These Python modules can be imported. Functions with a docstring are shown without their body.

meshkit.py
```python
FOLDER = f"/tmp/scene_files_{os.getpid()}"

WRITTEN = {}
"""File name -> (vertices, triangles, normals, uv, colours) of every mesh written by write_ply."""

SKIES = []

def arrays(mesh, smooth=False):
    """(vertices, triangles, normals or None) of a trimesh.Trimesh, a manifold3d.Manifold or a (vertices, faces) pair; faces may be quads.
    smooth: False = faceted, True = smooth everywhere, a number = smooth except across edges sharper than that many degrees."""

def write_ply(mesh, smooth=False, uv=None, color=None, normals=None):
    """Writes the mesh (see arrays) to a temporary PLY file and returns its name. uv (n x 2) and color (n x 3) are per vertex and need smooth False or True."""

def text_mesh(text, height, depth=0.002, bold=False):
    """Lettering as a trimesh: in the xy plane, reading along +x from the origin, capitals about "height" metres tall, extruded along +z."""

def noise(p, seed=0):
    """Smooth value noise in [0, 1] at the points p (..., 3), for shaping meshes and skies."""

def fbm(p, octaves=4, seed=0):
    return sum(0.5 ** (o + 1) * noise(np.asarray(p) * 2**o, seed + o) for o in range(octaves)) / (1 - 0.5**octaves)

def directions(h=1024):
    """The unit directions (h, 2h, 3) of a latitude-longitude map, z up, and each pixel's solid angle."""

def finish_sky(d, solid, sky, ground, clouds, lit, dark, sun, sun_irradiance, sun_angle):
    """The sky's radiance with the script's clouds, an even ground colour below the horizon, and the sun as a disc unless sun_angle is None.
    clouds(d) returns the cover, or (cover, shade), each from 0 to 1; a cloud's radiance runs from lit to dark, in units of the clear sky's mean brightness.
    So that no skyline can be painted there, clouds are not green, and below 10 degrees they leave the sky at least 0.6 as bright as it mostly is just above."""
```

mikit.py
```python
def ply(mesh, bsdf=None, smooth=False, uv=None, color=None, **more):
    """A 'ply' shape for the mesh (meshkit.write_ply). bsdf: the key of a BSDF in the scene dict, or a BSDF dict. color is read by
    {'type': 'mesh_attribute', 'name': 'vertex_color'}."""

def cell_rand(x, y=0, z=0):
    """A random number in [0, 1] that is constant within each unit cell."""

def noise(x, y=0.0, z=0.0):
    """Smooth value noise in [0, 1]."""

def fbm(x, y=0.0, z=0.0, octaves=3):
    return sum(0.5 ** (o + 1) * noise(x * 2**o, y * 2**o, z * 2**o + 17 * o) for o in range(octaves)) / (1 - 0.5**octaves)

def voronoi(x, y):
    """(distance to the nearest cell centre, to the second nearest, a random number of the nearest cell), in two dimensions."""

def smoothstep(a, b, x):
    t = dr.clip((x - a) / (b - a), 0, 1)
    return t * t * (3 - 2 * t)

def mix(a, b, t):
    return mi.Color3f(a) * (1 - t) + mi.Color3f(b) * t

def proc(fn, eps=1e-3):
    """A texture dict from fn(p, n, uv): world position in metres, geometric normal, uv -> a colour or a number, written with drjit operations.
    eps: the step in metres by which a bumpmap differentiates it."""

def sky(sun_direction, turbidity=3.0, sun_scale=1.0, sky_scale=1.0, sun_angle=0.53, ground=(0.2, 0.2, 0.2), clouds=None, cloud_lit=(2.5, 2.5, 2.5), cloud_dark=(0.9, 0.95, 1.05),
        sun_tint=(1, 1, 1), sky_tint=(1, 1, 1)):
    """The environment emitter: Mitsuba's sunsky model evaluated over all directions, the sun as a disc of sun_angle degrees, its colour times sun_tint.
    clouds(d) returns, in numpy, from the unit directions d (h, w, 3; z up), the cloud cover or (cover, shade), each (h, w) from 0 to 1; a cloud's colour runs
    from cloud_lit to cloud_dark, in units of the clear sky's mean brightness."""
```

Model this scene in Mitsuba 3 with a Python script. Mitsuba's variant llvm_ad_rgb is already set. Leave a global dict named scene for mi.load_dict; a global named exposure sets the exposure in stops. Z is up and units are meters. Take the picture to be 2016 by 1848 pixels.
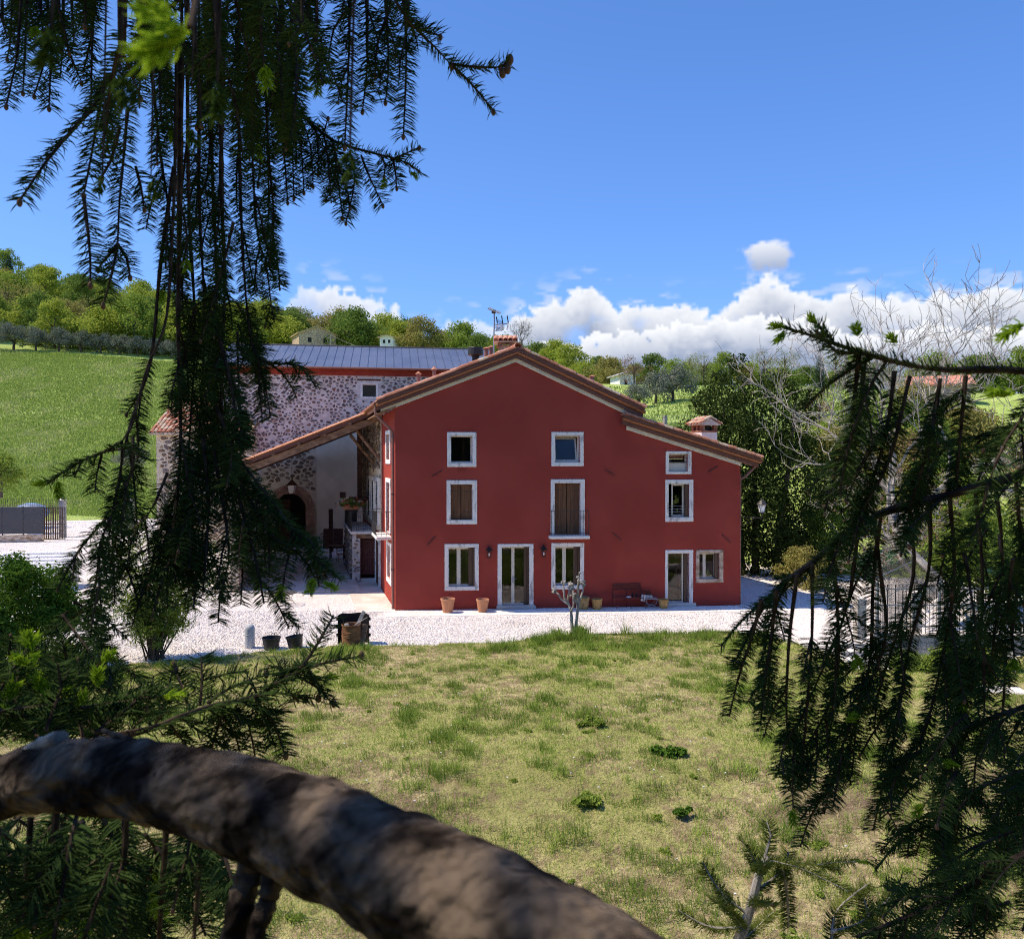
import math
import numpy as np
import trimesh
import drjit as dr
import mitsuba as mi
import mikit
import meshkit
from mikit import fbm, noise, voronoi, cell_rand, smoothstep, mix, proc
from shapely.geometry import Polygon, box as sbox, Point
from scipy.spatial import Voronoi

scene, labels = {}, {}
T4 = mi.ScalarTransform4f

# ------------------------------------------------------------------ camera, sky, exposure
EYE = 5.9                       # the photographer stands in a spruce, 5.9 m above the yard
FOC, CX, HY = 1520.0, 1008.0, 908.0   # focal length, centre column and horizon row of a 2016 x 1848 frame
scene['camera'] = {
    'type': 'thinlens', 'fov': math.degrees(2 * math.atan(1008 / FOC)), 'fov_axis': 'x',
    'aperture_radius': 0.0010, 'focus_distance': 14.0, 'near_clip': 0.05, 'far_clip': 12000.0,
    'to_world': T4().look_at(origin=[0, 0, EYE], target=[0, 10, EYE - .105], up=[0, 0, 1])}
EL, AZ = math.radians(57.0), math.radians(0.8)
SUN = (-math.cos(EL) * math.cos(AZ), math.cos(EL) * math.sin(AZ), math.sin(EL))
exposure = 1.9


def clouds(d):
    """Cumulus banks low over the horizon ahead (+y), one small cloud above them and a thin bank on the left."""
    x, y, z = d[..., 0], d[..., 1], d[..., 2]
    az = np.degrees(np.arctan2(x, y))
    el = np.degrees(np.arcsin(np.clip(z, -1, 1)))
    p = np.stack([az, el * 1.15, az * 0 + 3.1], -1)
    big = meshkit.fbm(p * .42, 6, 11) - .5
    fine = meshkit.fbm(p * 1.5 + 7.7, 5, 23) - .5
    lump = 1 - 2 * np.abs(meshkit.fbm(p * .8 + 31.0, 4, 5) - .5)      # rounded heads
    puff = big * 1.5 + fine * 1.25 + (lump - .75) * 1.1

    def bank(top, soft, drop):
        t = top - el + puff * 1.25
        return np.clip(t / soft, 0, 1), np.clip((t - .15) / drop, 0, 1)

    A = [-180, -120, -75, -40, -30, -18, -16.5, -15, -12.5, -10, -8.5, -7.4, -6, -4.5, -2.4, -1, .3, 2.8, 4.5, 5.7, 7.0, 7.8, 9.0, 11, 13, 14.5, 16.3, 18.2, 20, 21, 22.3, 23.8, 25.3, 28, 32, 36, 45, 70, 110, 150, 180]
    E = [5, 7, 6, 5, 3, 6, 10.2, 12.4, 12.2, 11.3, 11.2, 8.8, 8.6, 10.2, 10.4, 9.5, 10.9, 11.6, 12.0, 12.7, 11.6, 10.8, 11.5, 11.0, 10.8, 10.4, 11.5, 12.7, 11.8, 11.3, 10.6, 11.6, 10.5, 10.2, 10.8, 10, 8, 7, 6, 7, 5]
    top = np.interp(az, A, E)
    c1, s1 = bank(top, .30, 3.6)
    c1 = c1 * np.interp(az, [-40, -18, -14, -8, -6, -1, 1, 60, 90], [.6, .0, .9, .8, .45, .7, .97, .97, .7])
    top2 = np.interp(az, [-8, -2, 2, 6, 9, 13, 17, 20, 24, 30, 40], [0, 6, 8.4, 9.3, 9.7, 9.8, 10.1, 9.8, 8.6, 8.8, 7])
    c2, s2 = bank(top2, .28, 2.6)
    cover, shade = c1, s1 * .85 + np.clip(-puff, 0, 1) * .5
    gap = np.clip((big + .04) * -6, 0, 1) * np.clip((top - el - .8) / 1.2, 0, 1) * (1 - c2)
    cover = cover * (1 - .75 * gap)
    shade = np.where(c2 > .5, s2 * .8 + np.clip(-puff, 0, 1) * .5 - .05, shade)
    cover = np.maximum(cover, c2 * .97)
    r = np.hypot((az - 18.35) / 1.8, (el - 14.15) / .95)
    c3 = np.clip((1.0 - r + puff * .9) * 2.6, 0, 1) * .9
    shade = np.where(c3 > cover, np.clip(.35 - (el - 14.2) * .35, 0, .6), shade)
    cover = np.maximum(cover, c3)
    wisp = np.clip((meshkit.fbm(p * np.array([.7, 2.2, 1]) + 55, 5, 41) - .56) * 5, 0, .5) * np.clip(1 - np.abs(el - top) / 2.2, 0, 1) * (az > -17) * (az < 40)
    shade = np.where(wisp > cover, .25, shade)
    cover = np.maximum(cover, wisp)
    low = np.clip((el - 3.0) / 3.0, 0, 1)
    shade = np.clip(shade + (1 - low) * .2, 0, 1)
    return np.clip(cover, 0, 1) * smoothstep_np(-.5, 2.0, el), np.clip(shade * 1.25 + .10 * (cover > .5), 0, 1)


def smoothstep_np(a, b, x):
    t = np.clip((x - a) / (b - a), 0, 1)
    return t * t * (3 - 2 * t)


scene['sky'] = mikit.sky(SUN, turbidity=2.6, clouds=clouds, cloud_lit=(2.5, 2.5, 2.5), cloud_dark=(.80, .95, 1.30),
                         sky_scale=1.36, sky_tint=(.65, .84, 1.22), ground=(.16, .17, .10))

# ------------------------------------------------------------------ helpers
rng = np.random.default_rng(7)


def at(px, py, y):
    """The point y metres ahead that the photograph shows at column px and row py (of 2016 x 1848)."""
    return np.array([(px - CX) / FOC * y, y, EYE - (py - HY) / FOC * y])


def on_ground(px, py, z=0.0):
    return at(px, py, FOC * (EYE - z) / (py - HY))


def uniq(key):
    if key not in scene and key not in labels:
        return key
    k = 1
    while f'{key}_{k:03d}' in scene or f'{key}_{k:03d}' in labels:
        k += 1
    return f'{key}_{k:03d}'


_next = {}


def uniq_fast(key):
    if key not in scene and key not in labels:
        return key
    k = _next.get(key, 1)
    while f'{key}_{k:03d}' in scene or f'{key}_{k:03d}' in labels:
        k += 1
    _next[key] = k + 1
    return f'{key}_{k:03d}'


def tag(key, label=None, cat=None, group=None, kind=None):
    d = labels.setdefault(key, {})
    for a, b in (('label', label), ('category', cat), ('group', group), ('kind', kind)):
        if b:
            d[a] = b
    return key


def thing(name, label, cat, group=None):
    return tag(uniq_fast(name), label, cat, group)


def put(key, mesh, mat, smooth=False, to_world=None, color=None, uv=None):
    key = uniq_fast(key)
    d = mikit.ply(mesh, mat, smooth=smooth, color=color, uv=uv)
    if to_world is not None:
        d['to_world'] = to_world
    scene[key] = d
    return key


def put_copy(key, ply, to_world=None):
    key = uniq_fast(key)
    scene[key] = {**ply, 'to_world': to_world} if to_world is not None else dict(ply)
    return key


def obj(parent, name, mesh, mat, **k):
    return put(f'{parent}__{name}', mesh, mat, **k)


def solo(name, mesh, mat, label, cat, group=None, **k):
    key = put(name, mesh, mat, **k)
    return tag(key, label, cat, group)


class MB:
    """Collects boxes, tubes and other pieces of ONE mesh."""

    def __init__(self):
        self.v, self.f, self.n = [], [], 0

    def add(self, v, f):
        v, f = np.asarray(v, float), np.asarray(f, int)
        if f.shape[1] == 4:
            f = np.vstack([f[:, [0, 1, 2]], f[:, [0, 2, 3]]])
        self.v.append(v)
        self.f.append(f + self.n)
        self.n += len(v)
        return self

    def mesh(self, m):
        return self.add(m.vertices, m.faces)

    def box(self, a, b, ch=0.0, rot=None, at_=(0, 0, 0)):
        a, b = np.minimum(a, b).astype(float), np.maximum(a, b).astype(float)
        if ch <= 0:
            x = np.array([[i, j, k] for i in (0, 1) for j in (0, 1) for k in (0, 1)], float) * (b - a) + a
            f = np.array([[0, 1, 3, 2], [4, 6, 7, 5], [0, 4, 5, 1], [2, 3, 7, 6], [0, 2, 6, 4], [1, 5, 7, 3]])
            f = f[:, ::1]
        else:
            c = (a + b) / 2
            h = (b - a) / 2
            ch = min(ch, *(h * .8))
            pts = []
            for ax in range(3):
                for s in np.ndindex(2, 2, 2):
                    sg = np.array(s) * 2 - 1
                    q = h - ch
                    q[ax] = h[ax]
                    pts.append(c + sg * q)
            hull = trimesh.convex.convex_hull(np.array(pts))
            x, f = np.array(hull.vertices), np.array(hull.faces)
        if rot is not None:
            x = x @ np.asarray(rot).T + np.asarray(at_)
        elif any(at_):
            x = x + np.asarray(at_)
        return self.add(x, f)

    def tube(self, pts, r, n=6, cap=True):
        pts = np.asarray(pts, float)
        r = np.broadcast_to(np.asarray(r, float), (len(pts),))
        t = np.gradient(pts, axis=0)
        t /= np.linalg.norm(t, axis=1, keepdims=True) + 1e-12
        up = np.array([.31, .2, .93])
        a = np.cross(t, up)
        bad = np.linalg.norm(a, axis=1) < .15
        a[bad] = np.cross(t[bad], [1.0, .1, 0])
        a /= np.linalg.norm(a, axis=1, keepdims=True)
        b = np.cross(t, a)
        th = np.arange(n) / n * 2 * np.pi
        ring = pts[:, None] + r[:, None, None] * (np.cos(th)[None, :, None] * a[:, None] + np.sin(th)[None, :, None] * b[:, None])
        v = ring.reshape(-1, 3)
        f = []
        for i in range(len(pts) - 1):
            for j in range(n):
                k = (j + 1) % n
                f.append([i * n + j, i * n + k, (i + 1) * n + k, (i + 1) * n + j])
        f = np.array(f)
        f = np.vstack([f[:, [0, 1, 2]], f[:, [0, 2, 3]]])
        if cap:
            v = np.vstack([v, pts[:1], pts[-1:]])
            m = len(pts) * n
            f = np.vstack([f, [[m, (j + 1) % n, j] for j in range(n)], [[m + 1, m - n + j, m - n + (j + 1) % n] for j in range(n)]])
        return self.add(v, f)

    def rod(self, a, b, r, n=6):
        return self.tube([a, b], r, n)

    def lathe(self, prof, n=20, at_=(0, 0, 0)):
        prof = np.asarray(prof, float)
        th = np.arange(n) / n * 2 * np.pi
        v = np.stack([prof[:, 0:1] * np.cos(th), prof[:, 0:1] * np.sin(th), np.repeat(prof[:, 1:2], n, 1)], -1).reshape(-1, 3) + np.asarray(at_)
        f = [[i * n + j, i * n + (j + 1) % n, (i + 1) * n + (j + 1) % n, (i + 1) * n + j] for i in range(len(prof) - 1) for j in range(n)]
        return self.add(v, f)

    def poly(self, poly, depth, z0=0.0):
        """shapely polygon in xy, extruded along z from z0 by depth."""
        for g in getattr(poly, 'geoms', [poly]):
            m = trimesh.creation.extrude_polygon(g, depth, engine='earcut')
            self.add(m.vertices + [0, 0, z0], m.faces)
        return self

    def get(self):
        return (np.vstack(self.v), np.vstack(self.f))


def mat3(x, y, z):
    return np.stack([x, y, z], 1).astype(float)


def xf(mesh, R=None, t=(0, 0, 0)):
    v, f = mesh
    v = np.asarray(v)
    if R is not None:
        v = v @ np.asarray(R, float).T
        if np.linalg.det(R) < 0:
            f = np.asarray(f)[:, ::-1]
    return (v + np.asarray(t, float), f)


def rotz(a):
    c, s = math.cos(a), math.sin(a)
    return np.array([[c, -s, 0], [s, c, 0], [0, 0, 1.0]])


def rotx(a):
    c, s = math.cos(a), math.sin(a)
    return np.array([[1.0, 0, 0], [0, c, -s], [0, s, c]])


def roty(a):
    c, s = math.cos(a), math.sin(a)
    return np.array([[c, 0, s], [0, 1.0, 0], [-s, 0, c]])


def rand_rot(n, r):
    q = r.normal(size=(n, 4))
    q /= np.linalg.norm(q, axis=1, keepdims=True)
    w, x, y, z = q.T
    return np.stack([np.stack([1 - 2 * (y * y + z * z), 2 * (x * y - z * w), 2 * (x * z + y * w)], -1),
                     np.stack([2 * (x * y + z * w), 1 - 2 * (x * x + z * z), 2 * (y * z - x * w)], -1),
                     np.stack([2 * (x * z - y * w), 2 * (y * z + x * w), 1 - 2 * (x * x + y * y)], -1)], 1)


def arch_line(pts, n=8):
    """A smooth curve through the points (Catmull-Rom)."""
    p = np.asarray(pts, float)
    if len(p) < 3:
        return np.linspace(p[0], p[-1], n + 1)
    q = np.vstack([2 * p[0] - p[1], p, 2 * p[-1] - p[-2]])
    out = []
    for i in range(1, len(q) - 2):
        for t in np.linspace(0, 1, n, endpoint=False):
            a, b, c, d = q[i - 1:i + 3]
            out.append(.5 * (2 * b + (c - a) * t + (2 * a - 5 * b + 4 * c - d) * t * t + (3 * b - a - 3 * c + d) * t ** 3))
    out.append(p[-1])
    return np.array(out)


# ------------------------------------------------------------------ materials
def M(name, bsdf):
    scene[name] = bsdf
    return name


def rgb(c):
    return {'type': 'rgb', 'value': list(map(float, c))}


def flat(name, c, rough=.7, spec=.3, **k):
    return M(name, {'type': 'twosided', 'bsdf': {'type': 'principled', 'base_color': rgb(c), 'roughness': rough, 'specular': spec, **k}})


def grain(name, c1, c2, s=(3, 3, 3), rough=.8, spec=.25, oct_=3, bump=0.0, bs=None, lo=.25, hi=.75, **k):
    """Two tones mixed by noise of the given frequencies, with fine relief."""
    def fn(p, n, uv):
        return mix(c1, c2, smoothstep(lo, hi, fbm(p.x * s[0], p.y * s[1], p.z * s[2], oct_)))
    b = {'type': 'principled', 'base_color': proc(fn), 'roughness': rough, 'specular': spec, **k}
    if bump:
        q = bs or tuple(4 * x for x in s)

        def hf(p, n, uv):
            return fbm(p.x * q[0], p.y * q[1], p.z * q[2], 2) * bump
        b = {'type': 'bumpmap', 'tex': proc(hf, 2e-3), 'scale': 1.0, 'bsdf': b}
    return M(name, {'type': 'twosided', 'bsdf': b})


def leaf(name, c, trans=.55, rough=.6):
    return M(name, {'type': 'principledthin', 'base_color': rgb(c), 'roughness': rough, 'diff_trans': trans, 'eta': 1.4})


grain('m_red', (.275, .047, .036), (.325, .060, .046), (.9, .9, .55), .9, .12, 5, .004, (26, 26, 26))
grain('m_whitewood', (.40, .38, .36), (.76, .74, .71), (9, 9, 2.2), .75, .2, 4, .002, lo=.24, hi=.46)
grain('m_rawstone', (.30, .20, .13), (.62, .52, .42), (7, 7, 7), .85, .2, 4, .003)
flat('m_cream', (.62, .57, .45), .8)
grain('m_brownboard', (.135, .058, .043), (.165, .072, .053), (2, 2, 8), .45, .35)
flat('m_copper', (.30, .115, .050), .33, .5, metallic=.25)
flat('m_pipe', (.22, .105, .085), .4, .5)
grain('m_terracotta', (.36, .15, .095), (.56, .30, .21), (3.1, 3.1, 3.1), .85, .2, 3, .002)
grain('m_tilepale', (.40, .30, .22), (.60, .50, .38), (4, 4, 4), .9, .15, 3, .002)
grain('m_timber', (.15, .085, .052), (.30, .19, .125), (5, 5, 9), .8, .2, 4, .004)
grain('m_timberdark', (.060, .033, .026), (.12, .066, .05), (5, 5, 9), .75, .2, 3, .003)
grain('m_shutter', (.115, .052, .026), (.175, .085, .042), (22, 22, 1.3), .6, .3, 3)
flat('m_sash', (.62, .58, .50), .5, .4)
flat('m_bronze', (.085, .050, .034), .45, .4)
flat('m_iron', (.035, .033, .034), .5, .45)
flat('m_ironred', (.105, .030, .028), .55, .35)
flat('m_black', (.012, .012, .014), .55, .35)
flat('m_blackplastic', (.022, .023, .026), .45, .45)
flat('m_room', (.035, .033, .031), .9)
M('m_glass', {'type': 'thindielectric', 'int_ior': 1.42})
flat('m_lampglass', (.72, .74, .76), .35, .5)
grain('m_mortar', (.50, .455, .435), (.66, .615, .595), (3, 3, 3), .95, .1, 4, .012, (16, 16, 16))
grain('m_mortarwarm', (.52, .43, .32), (.66, .56, .43), (3, 3, 3), .95, .1, 4, .012, (16, 16, 16))  # copy of the barn mortar, warm look of portico shade put into its colour
for i_, (a_, b_) in enumerate([((.085, .065, .066), (.155, .125, .122)), ((.12, .095, .088), (.21, .175, .165)), ((.17, .145, .14), (.29, .26, .25)), ((.13, .075, .06), (.235, .15, .12))]):
    grain(f'm_stone{i_}', a_, b_, (6, 6, 6), .9, .2, 3)
for i_, (a_, b_) in enumerate([((.115, .075, .052), (.20, .14, .10)), ((.20, .15, .105), (.33, .26, .19))]):
    grain(f'm_stonewarm{i_}', a_, b_, (6, 6, 6), .9, .2, 3)
grain('m_brick', (.24, .11, .07), (.42, .235, .16), (3.7, 3.7, 3.7), .9, .15, 3)
grain('m_plasterold', (.54, .47, .35), (.70, .62, .49), (.9, .9, .7), .95, .1, 5, .004, (9, 9, 9))
grain('m_seam', (.15, .18, .25), (.19, .22, .29), (.7, .7, .7), .38, .5, 2, metallic=.55)
grain('m_concrete', (.46, .42, .38), (.66, .62, .575), (.9, .9, .9), .9, .15, 5, .003, (30, 30, 30))
grain('m_paving', (.58, .56, .53), (.70, .68, .65), (1.5, 1.5, 1.5), .9, .15, 4, .002, (40, 40, 40))
grain('m_block', (.235, .235, .235), (.40, .395, .385), (2.6, 2.6, 2.6), .95, .1, 4, .006, (40, 40, 40))
flat('m_greypanel', (.060, .062, .072), .5, .4)
flat('m_galv', (.34, .37, .40), .45, .5, metallic=.4)
flat('m_whitepaint', (.74, .74, .74), .7)
grain('m_rust', (.13, .060, .030), (.30, .150, .070), (5, 5, 7), .85, .2, 4, .002)
grain('m_greywood', (.33, .30, .28), (.60, .57, .54), (9, 9, 24), .85, .15, 3, .003)
flat('m_pot', (.50, .235, .130), .8)
grain('m_potyellow', (.42, .235, .075), (.55, .34, .13), (9, 9, 9), .8, .2, 3)
grain('m_potgreen', (.25, .175, .075), (.40, .29, .14), (9, 9, 9), .8, .2, 3)
flat('m_soil', (.06, .042, .03), .95)
flat('m_bollard', (.43, .46, .50), .6)
flat('m_blue', (.16, .26, .45), .5)
flat('m_tarp', (.12, .125, .14), .6)
flat('m_petalred', (.55, .10, .06), .7)
grain('m_bark', (.011, .008, .006), (.115, .090, .066), (34, 34, 34), .95, .08, 5, .010, (110, 110, 110), lo=.36, hi=.66)
grain('m_twig', (.028, .020, .016), (.075, .056, .042), (60, 60, 60), .9, .1, 2)
grain('m_barkpale', (.24, .22, .20), (.42, .40, .37), (6, 6, 6), .9, .1, 3)
grain('m_deadwood', (.16, .14, .115), (.34, .31, .27), (60, 60, 60), .9, .1, 3)
flat('m_trunk', (.10, .080, .062), .9)
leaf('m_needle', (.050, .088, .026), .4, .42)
leaf('m_needlesun', (.15, .19, .040), .6, .45)  # lit copy of the needle green, with sunlight put into the colour
leaf('m_shoot', (.27, .42, .030), 1.0, .6)
flat('m_bud', (.16, .095, .055), .8)
leaf('m_leaf0', (.350, .420, .070), .85)
leaf('m_leaf1', (.255, .345, .065), .8)
leaf('m_leaf2', (.165, .245, .055), .7)
leaf('m_leaf3', (.340, .320, .105), .8)
leaf('m_leaf4', (.048, .080, .036), .35)
leaf('m_leaf5', (.300, .325, .150), .8)
leaf('m_olive', (.215, .240, .190), .35)
leaf('m_laurel', (.050, .078, .020), .3, .30)
leaf('m_hedge', (.090, .180, .026), .5, .4)
leaf('m_budred', (.27, .17, .115), .6)
leaf('m_shootshade', (.060, .105, .022), .6, .6)  # darker copy of the shoot green, with shade put into the colour
M('m_blades', {'type': 'principledthin', 'base_color': {'type': 'mesh_attribute', 'name': 'vertex_color'}, 'roughness': .6, 'diff_trans': .7, 'eta': 1.35})


def turf_fn(p, n, uv):
    a = fbm(p.x * .55, p.y * .55, 0.0, 4)
    b = fbm(p.x * 6, p.y * 6, 3.0, 3)
    c = mix((.21, .165, .095), (.38, .32, .18), smoothstep(.3, .7, b))
    bare = smoothstep(1.6, .2, dr.abs(p.y - 13.9 - 1.2 * (a - .5))) * smoothstep(.40, .60, fbm(p.x * .8 + 9, p.y * 1.3, 5.0, 3))
    c = mix(c, (.135, .098, .066), bare * .8)
    return mix(c, (.24, .26, .075), smoothstep(.38, .62, a * .6 + b * .4) * .7)


M('m_turf', {'type': 'twosided', 'bsdf': {'type': 'bumpmap', 'tex': proc(lambda p, n, uv: fbm(p.x * 22, p.y * 22, 0.0, 3) * .03, 4e-3), 'scale': 1.0,
                                          'bsdf': {'type': 'principled', 'base_color': proc(turf_fn), 'roughness': .95, 'specular': .1}}})


def field_fn(p, n, uv):
    a = fbm(p.x * .05 + 3, p.y * .11, 0.0, 4)
    b = fbm(p.x * .9, p.y * 1.7, 2.0, 3)
    return mix(mix((.255, .350, .080), (.330, .430, .120), smoothstep(.3, .7, a)), (.40, .46, .18), smoothstep(.52, .85, b) * .7)


M('m_field', {'type': 'twosided', 'bsdf': {'type': 'bumpmap', 'tex': proc(lambda p, n, uv: fbm(p.x * 1.5, p.y * 2.5, 0.0, 4) * .35, .03), 'scale': 1.0,
                                           'bsdf': {'type': 'principled', 'base_color': proc(field_fn), 'roughness': .95, 'specular': .1}}})


def gravel_fn(p, n, uv):
    d1, d2, r = voronoi(p.x * 21, p.y * 21)
    tone = mix((.60, .56, .535), (.86, .83, .81), r)
    w = fbm(p.x * .5, p.y * .5, 1.0, 4)
    return mix(tone, (.40, .36, .32), smoothstep(.10, .02, d2 - d1) * .55 + smoothstep(.60, .85, w) * .3)


def gravel_h(p, n, uv):
    d1, d2, r = voronoi(p.x * 21, p.y * 21)
    return dr.minimum(d2 - d1, .5) * (.012 + .022 * r)


M('m_gravel', {'type': 'twosided', 'bsdf': {'type': 'bumpmap', 'tex': proc(gravel_h, 3e-3), 'scale': 1.0,
                                            'bsdf': {'type': 'principled', 'base_color': proc(gravel_fn), 'roughness': .95, 'specular': .1}}})
flat('m_rockhaze', (.20, .24, .33), .95, .1)  # the blue of distant haze is put into the rock colour

# ------------------------------------------------------------------ terrain
_ctl = []
for (px, py, y) in [(0, 1007, 80), (150, 1010, 80), (300, 1020, 80), (430, 1030, 82),
                    (-250, 690, 172), (0, 690, 172), (150, 697, 172), (270, 706, 172), (340, 714, 172),
                    (0, 850, 118), (150, 852, 118), (300, 858, 118), (430, 790, 140), (560, 760, 150),
                    (560, 690, 215), (760, 693, 205), (900, 700, 200), (1080, 745, 175),
                    (1215, 852, 58), (1350, 852, 58), (1215, 765, 118), (1350, 765, 118), (1500, 760, 118), (1500, 850, 60),
                    (1080, 760, 130), (1700, 848, 62), (1760, 790, 95), (1950, 800, 90), (2100, 850, 60), (2150, 780, 110)]:
    _ctl.append(at(px, py, y))
for (px, ytop, y) in [(-400, 520, 330), (-150, 520, 325), (0, 545, 310), (150, 590, 300), (300, 615, 300), (440, 650, 300), (560, 665, 300), (760, 690, 295), (960, 745, 280)]:
    _ctl.append(at(px, ytop, y))
for (px, ytop, y) in [(1100, 770, 230), (1300, 790, 200), (1500, 800, 200), (1700, 790, 200), (2000, 800, 200), (2300, 810, 200)]:
    _ctl.append(at(px, ytop, y))
for (x, y) in [(x, y) for x in range(-48, 30, 6) for y in range(24, 78, 6) if not (x > 14 and y > 40) and not (x > 2 and y > 48) and not (x > -14 and y > 60)]:
    _ctl.append((x, y, -.35))
for (x, y, z) in [(-60, 60, -.04), (-80, 75, 0), (-60, 30, -.5), (-60, 0, -1.6), (-30, 0, -1.6), (0, 0, -1.6), (30, 0, -1.6), (60, 0, -1), (0, -40, -2), (-60, -40, -2), (60, -40, -2), (0, 18, -1.6), (12, 18, -1.6), (-12, 18, -1.6),
                  (28, 22, -.4), (36, 30, .5), (32, 44, 2), (20, 50, 3.4), (45, 40, 4), (0, 60, 1.5), (5, 52, .4), (9, 52, 1.8), (-6, 70, 4), (-20, 90, 6), (-10, 110, 12), (4, 62, 5)]:
    _ctl.append((x, y, z))
_ctl = np.array(_ctl)
from scipy.interpolate import RBFInterpolator
_rbf = RBFInterpolator(_ctl[:, :2], _ctl[:, 2], kernel='linear', smoothing=.4, neighbors=60)


def ground_z(xy):
    xy = np.atleast_2d(xy).astype(float)
    q = np.stack([np.clip(xy[:, 0], -330, 330), np.clip(xy[:, 1], -60, 330)], 1)
    z = _rbf(q)
    far = np.hypot(xy[:, 0], xy[:, 1])
    return z * (1 - smoothstep_np(420, 1500, far))


def axis(a, b, fine, coarse):
    return np.unique(np.concatenate([np.arange(a, b + .01, fine), coarse]))


gx = axis(-120, 90, 3.0, np.concatenate([-np.geomspace(124, 4000, 26), np.geomspace(94, 4000, 26)]))
gy = axis(-30, 190, 3.0, np.concatenate([np.geomspace(195, 5200, 30), -np.geomspace(36, 600, 10)]))
X_, Y_ = np.meshgrid(gx, gy, indexing='ij')
Z_ = ground_z(np.stack([X_.ravel(), Y_.ravel()], 1))
nx_, ny_ = len(gx), len(gy)
ii, jj = np.meshgrid(np.arange(nx_ - 1), np.arange(ny_ - 1), indexing='ij')
q_ = (ii * ny_ + jj).ravel()
put('ground', (np.stack([X_.ravel(), Y_.ravel(), Z_], 1), np.stack([q_, q_ + ny_, q_ + ny_ + 1, q_ + 1], 1)), 'm_field', smooth=True)
tag('ground', 'grassy farmland rising to the wooded hillside', kind='structure')


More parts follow.
